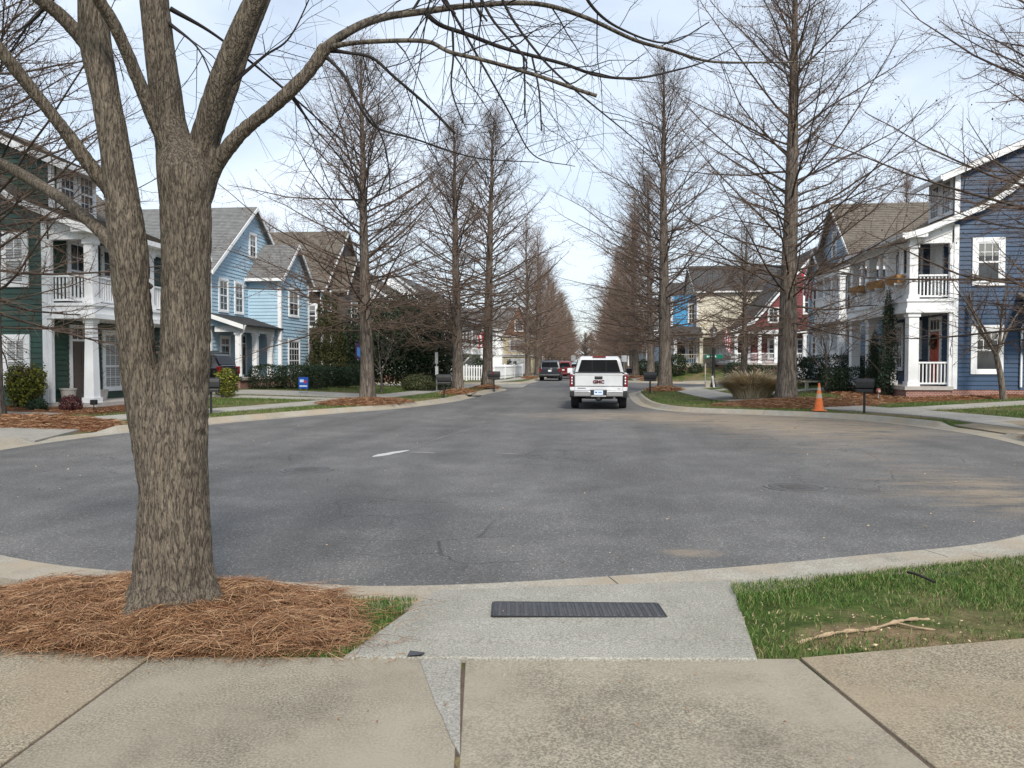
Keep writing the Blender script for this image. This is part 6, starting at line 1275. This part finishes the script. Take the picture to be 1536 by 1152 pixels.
# ------------------------------------------------------------------ street furniture
def mailbox(label, px, dep, zt, rz=0, cols='black_plastic', paperbox=True, flag=True, group=None, legs=1, length=.5, w=.24):
    q = W(px, dep); x, y = q[0], q[1]; g = h1(x, y); r = thing('mailbox', label, 'mailbox', (x, y, g), rz, group); z = zt-g
    O = dict(off=(0, 0, 0))
    for k in range(legs): MB().box(-.035+(-.32 if k else 0), .035+(-.32 if k else 0), -.035, .035, -.2, z-.1).build('post', MT['dark'], r, .006, **O)
    arch = [(-w/2, 0), (w/2, 0)]+[(w/2*math.cos(a), .13+w/2*math.sin(a)) for a in np.linspace(0, math.pi, 9)]
    MB().prism([(a, b+z-.1) for a, b in arch], 'y', -length/2, length/2).build('box', MT[cols], r, .008, **O)
    MB().prism([(a*1.04, b*1.03+z-.1) for a, b in arch], 'y', -length/2-.02, -length/2).build('lid', MT[cols], r, **O)
    if paperbox: MB().prism([(a, b*.55+z-.27) for a, b in arch], 'y', -length/2+.02, length/2-.02).build('newspaper_tube', MT[cols], r, .008, **O)
    if flag: MB().box(-.05, .04, -length/2-.028, -length/2-.02, z+.07, z+.10).build('flag', MT['flag_red'], r, **O); MB().box(w/2, w/2+.012, -.1, -.02, z, z+.16).build('signal_flag', MT['lens_red'], r, **O)
    MB().box(-w/2-.03, w/2+.03, -length/2, length/2, z-.13, z-.10).build('bracket', MT['dark'], r, **O)
    return r
mailbox('black mailbox with red markings right of the traffic cone', 1297, 23.4, 1.02, math.radians(72), length=.5)
r_ = mailbox('wide black mailbox on two posts before the tall right cypress', 975, 38.2, 1.0, math.radians(88), flag=False, legs=2, length=.62, w=.30)
mailbox('black mailbox in the grass before the dark holly', 666, 33.5, .98, math.radians(-80), flag=False, length=.62, w=.28); mailbox('black mailbox against the cypress by the picket fence', 741, 43.5, .98, math.radians(-80), flag=True, length=.7, w=.3)
mailbox('black mailbox partly hidden by the big tree', 316, 22.9, 1.05, math.radians(-70), flag=False)
# cone
q = W(1229, 24.0); cn = thing('traffic_cone', 'orange traffic cone with two dull bands by the right kerb', 'traffic cone', (q[0], q[1], .145)); O = dict(off=(0, 0, 0))
MB().box(-.19, .19, -.19, .19, 0, .035).build('base', MT['cone_orange'], cn, .01, **O)
rc = lambda z: .145-.118*(z-.035)/.82
for a, b, m, nm in ((.035, .40, 'cone_orange', 'body'), (.40, .54, 'cone_band', 'band'), (.54, .64, 'cone_orange', 'body'), (.64, .74, 'cone_band', 'band'), (.74, .87, 'cone_orange', 'tip')): MB().lathe([(rc(a), a), (rc(b), b)], n=20).build(nm, MT[m], cn, smooth=False, **O)
# street lamp with its green name sign
q = W(1070, 47); z0 = h1(q[0], q[1]); sl = thing('street_lamp', 'black lantern street lamp beside the green street sign', 'street lamp', (q[0], q[1], z0))
MB().lathe([(.17, 0), (.17, .25), (.13, .35), (.11, .75), (.085, .85), (.075, 2.9), (.09, 2.95)], n=12).build('post', MT['dark'], sl, **O)
MB().lathe([(.10, 2.95), (.13, 3.02), (.12, 3.08)], n=8).build('collar', MT['dark'], sl, **O); MB().lathe([(.13, 3.08), (.20, 3.48)], n=8).build('lantern_glass', MT['lens_clear'], sl, **O)
for i in range(8): a = 2*math.pi*(i+.5)/8; MB().cyl((.135*math.cos(a), .135*math.sin(a), 3.08), (.205*math.cos(a), .205*math.sin(a), 3.48), .020, n=5).build('glazing_bar', MT['dark'], sl, **O)
MB().lathe([(.27, 3.47), (.25, 3.53), (.12, 3.68), (.06, 3.72), (.05, 3.80), (.02, 3.98)], n=12).build('cap', MT['dark'], sl, **O)
ss = thing('street_sign', 'green street name sign on a galvanised post behind the lamp', 'street sign', (q[0]-.12, q[1]+.3, z0)); MB().cyl((.18, 0, -.3), (.18, 0, 2.05), .03).build('post', MT['steel'], ss, **O); MB().box(-.34, .72, -.012, .012, 1.78, 2.02).build('sign_blade', MT['sign_green'], ss, .004, **O)
for i, ww in enumerate((.10, .06, .08, .05, .07)): MB().box(-.24+i*.125, -.24+i*.125+ww, -.017, -.012, 1.85, 1.95).build('sign_lettering', MT['sign_white'], ss, **O)
ub = thing('utility_pedestal', 'small pale utility pedestal and pipe at the lamp foot', 'utility box', (q[0]-.42, q[1]-.5, z0)); MB().box(-.13, .13, -.1, .1, 0, .34).build('pedestal', MT['tan'], ub, .02, **O); MB().box(-.14, .14, -.11, .11, .34, .38).build('lid', MT['tan'], ub, .01, **O); MB().cyl((.42, .1, -.1), (.30, .1, .72), .06, n=8).build('pipe', MT['white'], ub, **O)
def post_sign(label, px, dep, ztop, w, h, mat, post='steel'):
    q = W(px, dep); g = h1(q[0], q[1]) if abs(q[0]) < 40 else 0; r = thing('road_sign', label, 'road sign', (q[0], q[1], g)); z = ztop-g
    MB().box(-.03, .03, -.02, .02, -.3, z).build('post', MT[post], r, **O); MB().box(-w/2, w/2, -.032, -.022, z-h, z).build('sign_plate', MT[mat], r, .003, **O)
post_sign('narrow grey road sign seen edge on before the dark holly', 655, 40.5, 2.2, .16, .6, 'sign_back'); q = W(655.5, 40.4); nb = thing('notice_box', 'small white box fixed to the narrow sign post', 'notice box', (q[0], q[1]-.04, 1.0)); MB().box(-.08, .08, -.05, .0, 0, .42).build('case', MT['white'], nb, .01, **O); MB().box(-.09, .09, -.06, .005, .42, .45).build('lid', MT['white'], nb, **O)
post_sign('white road sign right of the pickup truck roof', 936, 74, 2.35, .5, .62, 'sign_white'); post_sign('grey back of a road sign above the silver car', 860, 102, 2.6, .6, .7, 'sign_back'); post_sign('small pale sign on the far side of the side street', 1058, 60, 1.6, .07, .9, 'tan')
# blue yard sign
q = W(455, 34.0); ys_ = thing('yard_sign', 'small blue yard sign before the clipped hedge', 'yard sign', (q[0], q[1], h1(q[0], q[1])))
MB().box(-.22, .22, -.01, .01, .22, .72).build('sign_board', MT['sign_blue'], ys_, .004, **O); MB().box(-.16, .02, -.014, -.01, .50, .62).build('sign_print', MT['plate_blue'], ys_, **O); MB().box(.03, .15, -.014, -.01, .46, .58).build('sign_print', MT['flag_red'], ys_, **O); MB().box(-.17, .17, -.014, -.01, .30, .36).build('sign_print', MT['plate_blue'], ys_, **O)
for s in (-.15, .15): MB().box(s-.006, s+.006, -.006, .006, -.1, .23).build('stake', MT['steel'], ys_, **O)
# flags
def flag(label, x, y, z, w, h, stripes, pole, rz=0, sag=.5, canton=None, ang=50):
    r = thing('flag', label, 'flag', (x, y, z), rz)
    a = math.radians(ang); tip = (math.cos(a)*pole, 0, math.sin(a)*pole); MB().cyl((0, 0, 0), tip, .016, n=6).build('pole', MT['white'], r, **O)
    n = len(stripes); K = 8
    for i, m in enumerate(stripes):
        V = []; F = []
        for k in range(K+1):
            t = k/K
            for j in (i/n, (i+1)/n):
                px_ = tip[0]*(1-j*h/pole)-.02; pz = tip[2]*(1-j*h/pole); dx = w*t*(.35+.1*math.sin(t*5)); dz = -w*t*.86
                V.append((px_+dx*.35, .05*math.sin(t*9+j*4), pz+dz))
        for k in range(K): F.append((2*k, 2*k+2, 2*k+3, 2*k+1))
        V2 = [(x_, y_+.004, z_) for x_, y_, z_ in V]; nn = len(V)
        F2 = [tuple(nn+q_ for q_ in f[::-1]) for f in F]
        MB().add(V+V2, F+F2).build('stripe', MT[m], r, **O)
    if canton:
        V = []; F = []
        for k in range(5):
            t = k/4*.42
            for j in (0, .5): px_ = tip[0]*(1-j*h/pole)-.02; pz = tip[2]*(1-j*h/pole); V.append((px_+w*t*(.35+.1*math.sin(t*5))*.35, .05*math.sin(t*9+j*4)-.006, pz-w*t*.86))
        for k in range(4): F.append((2*k, 2*k+2, 2*k+3, 2*k+1))
        MB().add(V, F).build('canton', MT[canton], r, **O)
    return r
st7 = ['flag_red', 'flag_white']*3+['flag_red']
flag('striped flag on the corner post of the red house', 14.0, 65.1, 3.3, 1.5, 1.0, st7, 1.5, math.radians(200), canton='flag_navy'); flag('striped flag high on the grey-blue bay', 14.6, 43.2, 5.6, 1.2, .8, st7, 1.5, math.radians(195), canton='flag_navy', ang=35)
flag('red flag hanging at the white balcony', -10.6, 84.0, 4.3, 1.8, .9, ['flag_red', 'flag_red', 'flag_white', 'flag_red'], 1.4, math.radians(0), ang=40)
q = W(1012, 66); fp_ = flag('orange, white and red flag before the bright blue house', q[0]-.2, q[1], 2.9, 1.2, .9, ['flag_orange', 'flag_orange', 'flag_white', 'flag_red'], 1.3, 0, ang=125)
q = W(533, 39.0); gb = thing('hanging_banner', 'purple and blue banner hanging left of the near cypress', 'banner', (q[0], q[1], h1(q[0], q[1])))
MB().cyl((0, 0, -.1), (0, 0, 2.5), .018, n=6).build('pole', MT['dark'], gb, **O); MB().cyl((0, 0, 2.45), (.42, 0, 2.3), .014, n=6).build('arm', MT['dark'], gb, **O)
MB().hexa([(.02, -.01, 1.62), (.34, -.03, 1.42), (.34, -.02, 1.42), (.02, 0, 1.62)], [(.03, -.01, 2.38), (.40, -.01, 2.25), (.40, 0, 2.25), (.03, 0, 2.38)]).build('cloth', MT['banner_purple'], gb, **O); MB().hexa([(.10, -.03, 1.72), (.30, -.035, 1.62), (.30, -.02, 1.62), (.10, -.015, 1.72)], [(.10, -.02, 2.15), (.33, -.02, 2.1), (.33, -.01, 2.1), (.10, -.01, 2.15)]).build('emblem', MT['banner_blue'], gb, **O)
# picket fence
def picket_fence(label, pts, h):
    r = thing('picket_fence', label, 'fence', (pts[0][0], pts[0][1], h1(*pts[0]))); p = resample(np.array(pts, float), .22); first = None; ox, oy, oz = OFF[r.name]
    for i, (x, y) in enumerate(p):
        z = h1(x, y)
        if first is None: first = MB().add([(-.06, -.012, 0), (.06, -.012, 0), (.06, -.012, h-.1), (0, -.012, h), (-.06, -.012, h-.1), (-.06, .012, 0), (.06, .012, 0), (.06, .012, h-.1), (0, .012, h), (-.06, .012, h-.1)], [(0, 1, 2, 3, 4), (9, 8, 7, 6, 5), (0, 5, 6, 1), (1, 6, 7, 2), (2, 7, 8, 3), (3, 8, 9, 4), (4, 9, 5, 0)]).build('picket', MT['white'], r, **O); o = first
        else: o = first.copy(); COL.objects.link(o)
        d = p[min(i+1, len(p)-1)]-p[max(i-1, 0)]; o.location = (x-ox, y-oy, z-oz+.04); o.rotation_euler = (0, 0, math.atan2(d[1], d[0]))
    for a, b in zip(pts[:-1], pts[1:]):
        for zz in (.3, .85*h): MB().cyl((a[0]-ox, a[1]-oy+.04, zz), (b[0]-ox, b[1]-oy+.04, h1(*b)-oz+zz), .04, n=4).build('rail', MT['white'], r, **O)
    for q in pts: MB().box(q[0]-ox-.07, q[0]-ox+.07, q[1]-oy-.07, q[1]-oy+.07, -.2, h+.1).build('post', MT['white'], r, **O)
picket_fence('white picket fence round the corner garden', [(-9.3, 62.6), (-8.0, 62.4), (-6.5, 62.2), (-6.2, 66), (-5.9, 72), (-5.6, 78), (-5.4, 85)], 1.25)
for i, (px, dep, hh) in enumerate([(771, 83, 1.9), (779, 86, 1.7)]):
    q = W(px, dep); pp = thing('potted_plant', ('taller' if i == 0 else 'shorter')+' dark potted plant behind the picket fence', 'potted plant', (q[0]-.5, q[1], .15)); OFF[pp.name] = (q[0]-.5, q[1], .15); MB().lathe([(.16, 0), (.24, .45), (.26, .47)], n=10).build('pot', MT['dark'], pp, **O)
    rr = np.random.default_rng(i); pts_, nn = ell_pts((q[0]-.5, q[1], .15+hh*.62), (.28, .28, hh*.38), 500, rr); leaves('foliage', pts_, nn, .12, MT['leaf_holly'], pp)
# pots and lamp on and below the green porch
for i, (px, dep, z, s, lab) in enumerate([(102, 24.2, .42, 1.0, 'pale stone planter beside the brown front door'), (153, 25.6, .42, .8, 'smaller pale planter under the shuttered porch window')]):
    q = W(px, dep); pt = thing('planter', lab, 'planter', (q[0], q[1], z)); MB().lathe([(.17*s, 0), (.23*s, .38*s), (.25*s, .38*s), (.25*s, .42*s), (.21*s, .42*s), (.20*s, .36*s)], n=16).build('pot', MT['terracotta'], pt, **O)
    rr = np.random.default_rng(40+i); P_, R_ = kids(np.array([[[0, 0, .3], [0.01, 0, .7], [.02, 0, 1.25*s]]]), np.array([[.01, .008, .004]]), 16, .1, 1, 35, lambda t: .28+0*t, 4, .2, .1, .6, .003, rr); V, F = join([tubes(np.array([[[0, 0, .3], [.01, 0, .7], [.02, 0, 1.25*s]]]), np.array([[.01, .008, .004]]), 5), tubes(P_, R_, 3)]); link('bare_stems', fast_mesh('bare_stems', V, F, MT['branch']), pt)
q = W(140, 22.6); ll = thing('landscape_light', 'small dark landscape light in front of the porch column', 'garden light', (q[0], q[1], h1(q[0], q[1]))); MB().cyl((0, 0, -.1), (0, 0, .25), .015).build('stake', MT['dark'], ll, **O); MB().box(-.09, .09, -.06, .06, .22, .37).build('head', MT['dark'], ll, .02, **O)
wb = thing('porch_bench', 'dark bench on the navy front porch', 'bench', (14.1, 30.6, .82)); MB().box(-.25, .25, -.6, .6, .40, .46).build('seat', MT['door_brown'], wb, **O); MB().box(.20, .26, -.6, .6, .46, .95).build('backrest', MT['door_brown'], wb, **O); [MB().box(a-.03, a+.03, b-.03, b+.03, 0, .40).build('leg', MT['door_brown'], wb, **O) for a in (-.2, .2) for b in (-.54, .54)]
wr = thing('door_wreath', 'dark wreath hanging on the coral red door', 'wreath', (14.62, 29.66, 2.42)); rr = np.random.default_rng(3); a = rr.random(420)*6.283; pts_ = np.c_[rr.normal(-.03, .02, 420), np.cos(a)*.2+rr.normal(0, .03, 420), np.sin(a)*.2+rr.normal(0, .03, 420)]; OFF[wr.name] = (0, 0, 0); leaves('foliage', pts_, np.tile([[-1., 0, 0]], (420, 1)), .07, MT['leaf_holly'], wr); tube_obj('hoop', [(np.c_[np.full(17, -.01), np.cos(np.linspace(0, 6.283, 17))*.2, np.sin(np.linspace(0, 6.283, 17))*.2], .02)], MT['branch'], wr, 6)
# flower boxes on the navy parapet
for i, y in enumerate((29.3, 31.2, 33.2)):
    fb = thing('flower_box', ('nearest', 'middle', 'farthest')[i]+' of the three cedar window boxes on the navy porch', 'flower box', (13.22, y, 4.78), 0, 'window boxes on the navy porch'); MB().hexa([(-.22, -.5, -.28), (-.02, -.5, -.28), (-.02, .5, -.28), (-.22, .5, -.28)], [(-.32, -.58, 0), (-.02, -.58, 0), (-.02, .58, 0), (-.32, .58, 0)]).build('box', MT['wood_box'], fb, .01, **O)
    MB().box(-.28, -.06, -.54, .54, -.005, .012).build('soil', MT['straw_bed'], fb, **O); [MB().box(-.30, -.02, s*.4-.02, s*.4+.02, -.34, -.28).build('bracket', MT['white'], fb, **O) for s in (-1, 1)]
MT['marker_red'] = plain('faded_red', (.26, .07, .06), .7, .2, 9)
tu = thing('red_yard_marker', 'small red and white marker standing by the evergreen spire', 'yard marker', (*W(1318, 27.2)[:2], h1(*W(1318, 27.2)[:2]))); MB().box(-.012, .012, -.01, .01, -.1, .3).build('stake', MT['steel'], tu, **O); MB().lathe([(.05, .25), (.085, .32), (.06, .42)], n=8).build('head', MT['marker_red'], tu, **O); MB().box(-.035, .035, -.092, -.078, .29, .36).build('face', MT['terracotta'], tu, **O)
# bench before the grey-blue hedge
q = W(1235, 33.6); bn = thing('low_bench', 'low weathered plank bench by the bare sapling', 'bench', (q[0], q[1], h1(q[0], q[1]))); MB().box(-.85, .85, -.13, .13, .30, .36).build('seat', MT['tan'], bn, .01, **O); [MB().box(s-.05, s+.05, -.11, .11, 0, .30).build('leg', MT['tan'], bn, **O) for s in (-.7, .7)]
# curb inlet on the left kerb
q = W(722, 39.0); ci = thing('storm_drain', 'dark storm drain mouth in the left kerb', 'storm drain', (-3.28, 37.2, .02)); MB().box(-.30, .02, -.55, .55, .0, .035).build('grate', MT['manhole'], ci, .005, **O); MB().box(-.56, -.32, -.65, .65, .09, .15).build('hood', MT['conc_kerb'], ci, .01, **O)
# plumbing vents on roofs
for i, (x, y, z, par) in enumerate(((18.2, 33.0, 9.2, None),)):
    pv = MB().cyl((x, y, z), (x, y, z+.75), .09).build('vent_pipe', MT['white'], NAVY)
MB().cyl((-19.5, 41.0, 9.5), (-19.5, 41.0, 10.3), .07).build('vent_pipe', MT['white'], LB)
# bed of dark mulch below the green house
mulch_bed([(-16.5, 21.9), (-16.6, 20.8), (-14.5, 20.3), (-12.4, 20.6), (-11.9, 22.0), (-11.9, 24.5), (-12.6, 25.5), (-12.9, 22.0)], .04, 'dark mulch bed along the front of the green house', 2600, .12, .005, 4, (-13.6, 21.4), 'mulch_bed')
mulch_bed([(11.5, 29.4), (12.2, 27.6), (14.6, 27.5), (17.5, 27.6), (17.8, 28.0), (14.5, 28.1), (13.0, 28.3), (12.8, 33), (11.6, 33.5)], .05, 'rusty mulch bed along the navy house', 2600, .14, .007, 6, (12.6, 28.6), 'mulch_bed')

# ------------------------------------------------------------------ grass and litter
def masked(x, y):
    m = np.zeros(len(x), bool)
    for k in MASKS:
        if k[0] == 'disc': m |= (x-k[1])**2+(y-k[2])**2 < k[3]**2
        elif k[0] == 'strip':
            p = k[1]; a, b = p[:-1], p[1:]; d = b-a; L = (d**2).sum(1)
            for j in range(len(a)):
                t = np.clip(((x-a[j, 0])*d[j, 0]+(y-a[j, 1])*d[j, 1])/L[j], 0, 1); m |= (x-a[j, 0]-t*d[j, 0])**2+(y-a[j, 1]-t*d[j, 1])**2 < k[2]**2
        else:
            pl = np.asarray(k[1]); ins = np.zeros(len(x), bool)
            for (x0, y0), (x1, y1) in zip(pl, np.roll(pl, -1, 0)):
                if y0 != y1: ins ^= ((y0 > y) != (y1 > y)) & (x < (x1-x0)*(y-y0)/(y1-y0)+x0)
            m |= ins
    return m
def fbm(x, y, s, o=0): return np.array([mnoise.noise((a*s+o, b*s, o)) for a, b in zip(x, y)])
def blades(name, label, x, y, d, hgt, wid, mat, seed=0, K=3):
    r = np.random.default_rng(seed); n = len(x); z = H(x, y, d)-.015; a = r.random(n)*6.283; L = hgt*r.uniform(.45, 1.3, n); ln = r.uniform(.1, .9, n)*L; P = np.empty((n, K, 3)); b = r.random(n)*6.283
    for k in range(K):
        t = k/(K-1); P[:, k, 0] = x+np.cos(b)*ln*t**1.7; P[:, k, 1] = y+np.sin(b)*ln*t**1.7; P[:, k, 2] = z+L*t*(1-.25*t*ln/L)
    s = np.stack([np.cos(a), np.sin(a), 0*a], 1); w = wid*r.uniform(.6, 1.3, n); Vs = []
    for k in range(K-1): f = 1-k/(K-1)*.6; Vs += [P[:, k]-s*(w*f)[:, None], P[:, k]+s*(w*f)[:, None]]
    Vs.append(P[:, -1]); m = 2*(K-1)+1; V = np.stack(Vs, 1).reshape(-1, 3); i = np.arange(n)[:, None]*m
    F4 = np.concatenate([np.c_[i+2*k, i+2*k+1, i+2*k+3, i+2*k+2] for k in range(K-2)]) if K > 2 else np.zeros((0, 4), int); F3 = np.c_[i+2*(K-2), i+2*(K-2)+1, i+2*(K-1)]
    tag(link(name, fast_mesh(name, V, [F4, F3], mat)), label, kind='stuff')
rg = np.random.default_rng(2024)
# near lawn right of the ramp
n = 240000; x = rg.uniform(2.9, 9.5, n); y = rg.uniform(4.2, 9.5, n); d = sdist(x, y); k = (d > .60) & (d < 2.7) & ~masked(x, y); x, y, d = x[k], y[k], d[k]
de = fbm(x, y, 2.3, 3.1)+.6*fbm(x, y, 6.0, 8.2); near_walk = np.clip((d-.9)/.5, 0, 1); wear = np.exp(-((x-3.9)/.9)**2-((y-4.95)/.33)**2)*1.1+np.exp(-((x-3.95)/.35)**2-((y-5.5)/.12)**2)*.6
k = rg.random(len(x)) < np.clip(1.15+.7*de-.35*near_walk-1.15*wear, .03, 1); x, y, d = x[k], y[k], d[k]
blades('grass', 'green tufted grass right of the kerb ramp', x, y, d, .044, .0025, MT['blade'], 1, 4)
n = 16000; x = rg.uniform(.1, 1.1, n); y = rg.uniform(3.88, 5.3, n); d = sdist(x, y); k = (d > .5) & ~masked(x, y); x, y, d = x[k], y[k], d[k]; blades('grass', 'thin strip of grass between the pine straw and the ramp', x, y, d, .045, .0025, MT['blade'], 2, 3)
# stray dead stalks in the near lawn
n = 1300; x = rg.uniform(3.0, 7.5, n); y = rg.uniform(4.3, 7.0, n); d = sdist(x, y); k = (d > .62) & (d < 2.2) & ~masked(x, y); x, y, d = x[k], y[k], d[k]; blades('dead_grass', 'straw-coloured dead stalks in the near lawn', x, y, d, .03, .003, MT['dry_grass'], 3, 3)
# lawns farther off
n = 230000; x = rg.uniform(-17, 19, n); y = rg.uniform(13, 50, n); d = sdist(x, y); k = (d > .66) & (d < 13) & ~masked(x, y) & ~((x > 13) & (y > 28)) & ~((x < -13.2) & (y > 22) & (y < 29)); x, y, d = x[k], y[k], d[k]
k = rg.random(len(x)) < np.clip(.62+.9*fbm(x, y, .33, 5.)+.5*fbm(x, y, 1.3, 2.), .08, 1); x, y, d = x[k], y[k], d[k]
blades('grass', 'patchy winter grass on the front lawns', x, y, d, .075, .0075, MT['blade_far'], 4, 3)
# exposed root, stick and fallen bits
rt_ = thing('exposed_root', 'pale exposed root winding along the worn lawn edge', 'root', (*W(1290, 4.6)[:2], .08)); OFF[rt_.name] = (0, 0, 0)
pth = []
for px, dep, zz in ((1200, 4.36, .075), (1235, 4.42, .10), (1275, 4.45, .105), (1310, 4.5, .10), (1345, 4.62, .112), (1375, 4.7, .10), (1400, 4.72, .08)): q = W(px, dep); pth.append((q[0], q[1]+.02*math.sin(px*.05), zz-.028))
rt_.location = (0, 0, 0); MT['root'] = plain('bare_root', (.32, .235, .145), .8, .25, 14, bmp=.5)
sp_ = spline(pth, 6); tube_obj('root', [(sp_, .010+.004*np.sin(np.arange(len(sp_))*1.1)+.003*np.sin(np.arange(len(sp_))*2.7))], MT['root'], rt_, 8); tube_obj('side_root', [(spline([pth[4], (pth[4][0]+.10, pth[4][1]-.06, .078), (pth[4][0]+.22, pth[4][1]-.03, .055)], 5), .006)], MT['root'], rt_, 7)
sk = thing('fallen_stick', 'dark fallen stick lying in the near lawn', 'stick', (0, 0, 0)); q = W(1383, 5.35); tube_obj('stick', [(spline([(q[0]-.03, q[1]+.12, .15), (q[0], q[1]+.02, .16), (q[0]+.07, q[1]-.09, .14)], 5), [.009]*11)], MT['twig_dark'], sk, 6)
lf = thing('dead_leaf', 'dark curled leaf at the corner of the ramp and the slab', 'leaf', (*gq(622, 986, .09), .088), .2); V = [(-.045, -.02, .003), (.03, -.028, .012), (.05, .018, .004), (-.03, .025, .016), (0, 0, .006)]; MB().add(V+[(a, b, c-.003) for a, b, c in V], [(0, 1, 4), (1, 2, 4), (2, 3, 4), (3, 0, 4), (6, 5, 9), (7, 6, 9), (8, 7, 9), (5, 8, 9)]).build('blade', MT['tactile'], lf, **O)
def litter(label, n, box, size, mat, seed, zoff=.006, name='leaf_litter', filt=None):
    r = np.random.default_rng(seed); x = r.uniform(box[0], box[1], n); y = r.uniform(box[2], box[3], n); d = sdist(x, y)
    if filt is not None: k = filt(x, y, d); x, y, d = x[k], y[k], d[k]
    z = np.where(d < .38, .012, H(x, y, d)+zoff); p = np.c_[x, y, z]; nr = np.tile([[0, 0, 2.2]], (len(x), 1)); o = leaves(name, p, nr, size, mat, None, .5, r); tag(o, label, kind='stuff')
def loose_needles(label, n, box, seed, filt):
    r = np.random.default_rng(seed); x = r.uniform(box[0], box[1], n); y = r.uniform(box[2], box[3], n); k = filt(x, y, r); x, y = x[k], y[k]; n = len(x); z = H(x, y)+.012+.03*r.random(n)*(y > 4.05); a = r.random(n)*6.283; L = r.uniform(.06, .18, n); P = np.empty((n, 3, 3))
    for j in range(3): t = j/2-.5; P[:, j] = np.c_[x+np.cos(a+t*.4)*L*t, y+np.sin(a+t*.4)*L*t, z+.004*(1-abs(t))]
    V, F = tubes(P, np.full((n, 3), .0011), 3); tag(link('pine_needles', fast_mesh('pine_needles', V, [F], MT['straw'])), label, kind='stuff')
loose_needles('loose pine needles straying over the grass wedge and the slab edge', 1500, (-1.6, 1.1, 3.7, 5.0), 12, lambda x, y, r: ((x > .45) & (y > 3.92) & ~((x > .75) & (r.random(len(x)) < .6))) | ((y < 3.95) & (r.random(len(x)) < np.clip(1-(3.95-y)/.16, 0, 1)*.8)))
litter('scattered crumbs of leaf and bark on the near pavement', 260, (-3, 7, 3, 5), .016, MT['dead_leaf'], 5, .012); litter('rusty leaf crumbs in the gap below the ramp', 700, (1.38, 3.1, 4.17, 4.30), .02, MT['dead_leaf'], 6, .004, filt=lambda x, y, d: np.abs(y-(4.20+.085*(x-1.0))) < .03)
litter('pale grit and leaf bits dotted over the asphalt', 420, (-8, 9, 6, 26), .03, MT['dry_grass'], 7, filt=lambda x, y, d: d < -.3); litter('dead leaves and chips around the exposed root', 160, (2.9, 5.0, 4.3, 5.0), .022, MT['dry_grass'], 8, .012, filt=lambda x, y, d: ~masked(x, y)); litter('brown leaves blown along the mulch before the green house', 500, (-13.2, -11.9, 20.6, 22), .07, MT['dead_leaf'], 9, .06)
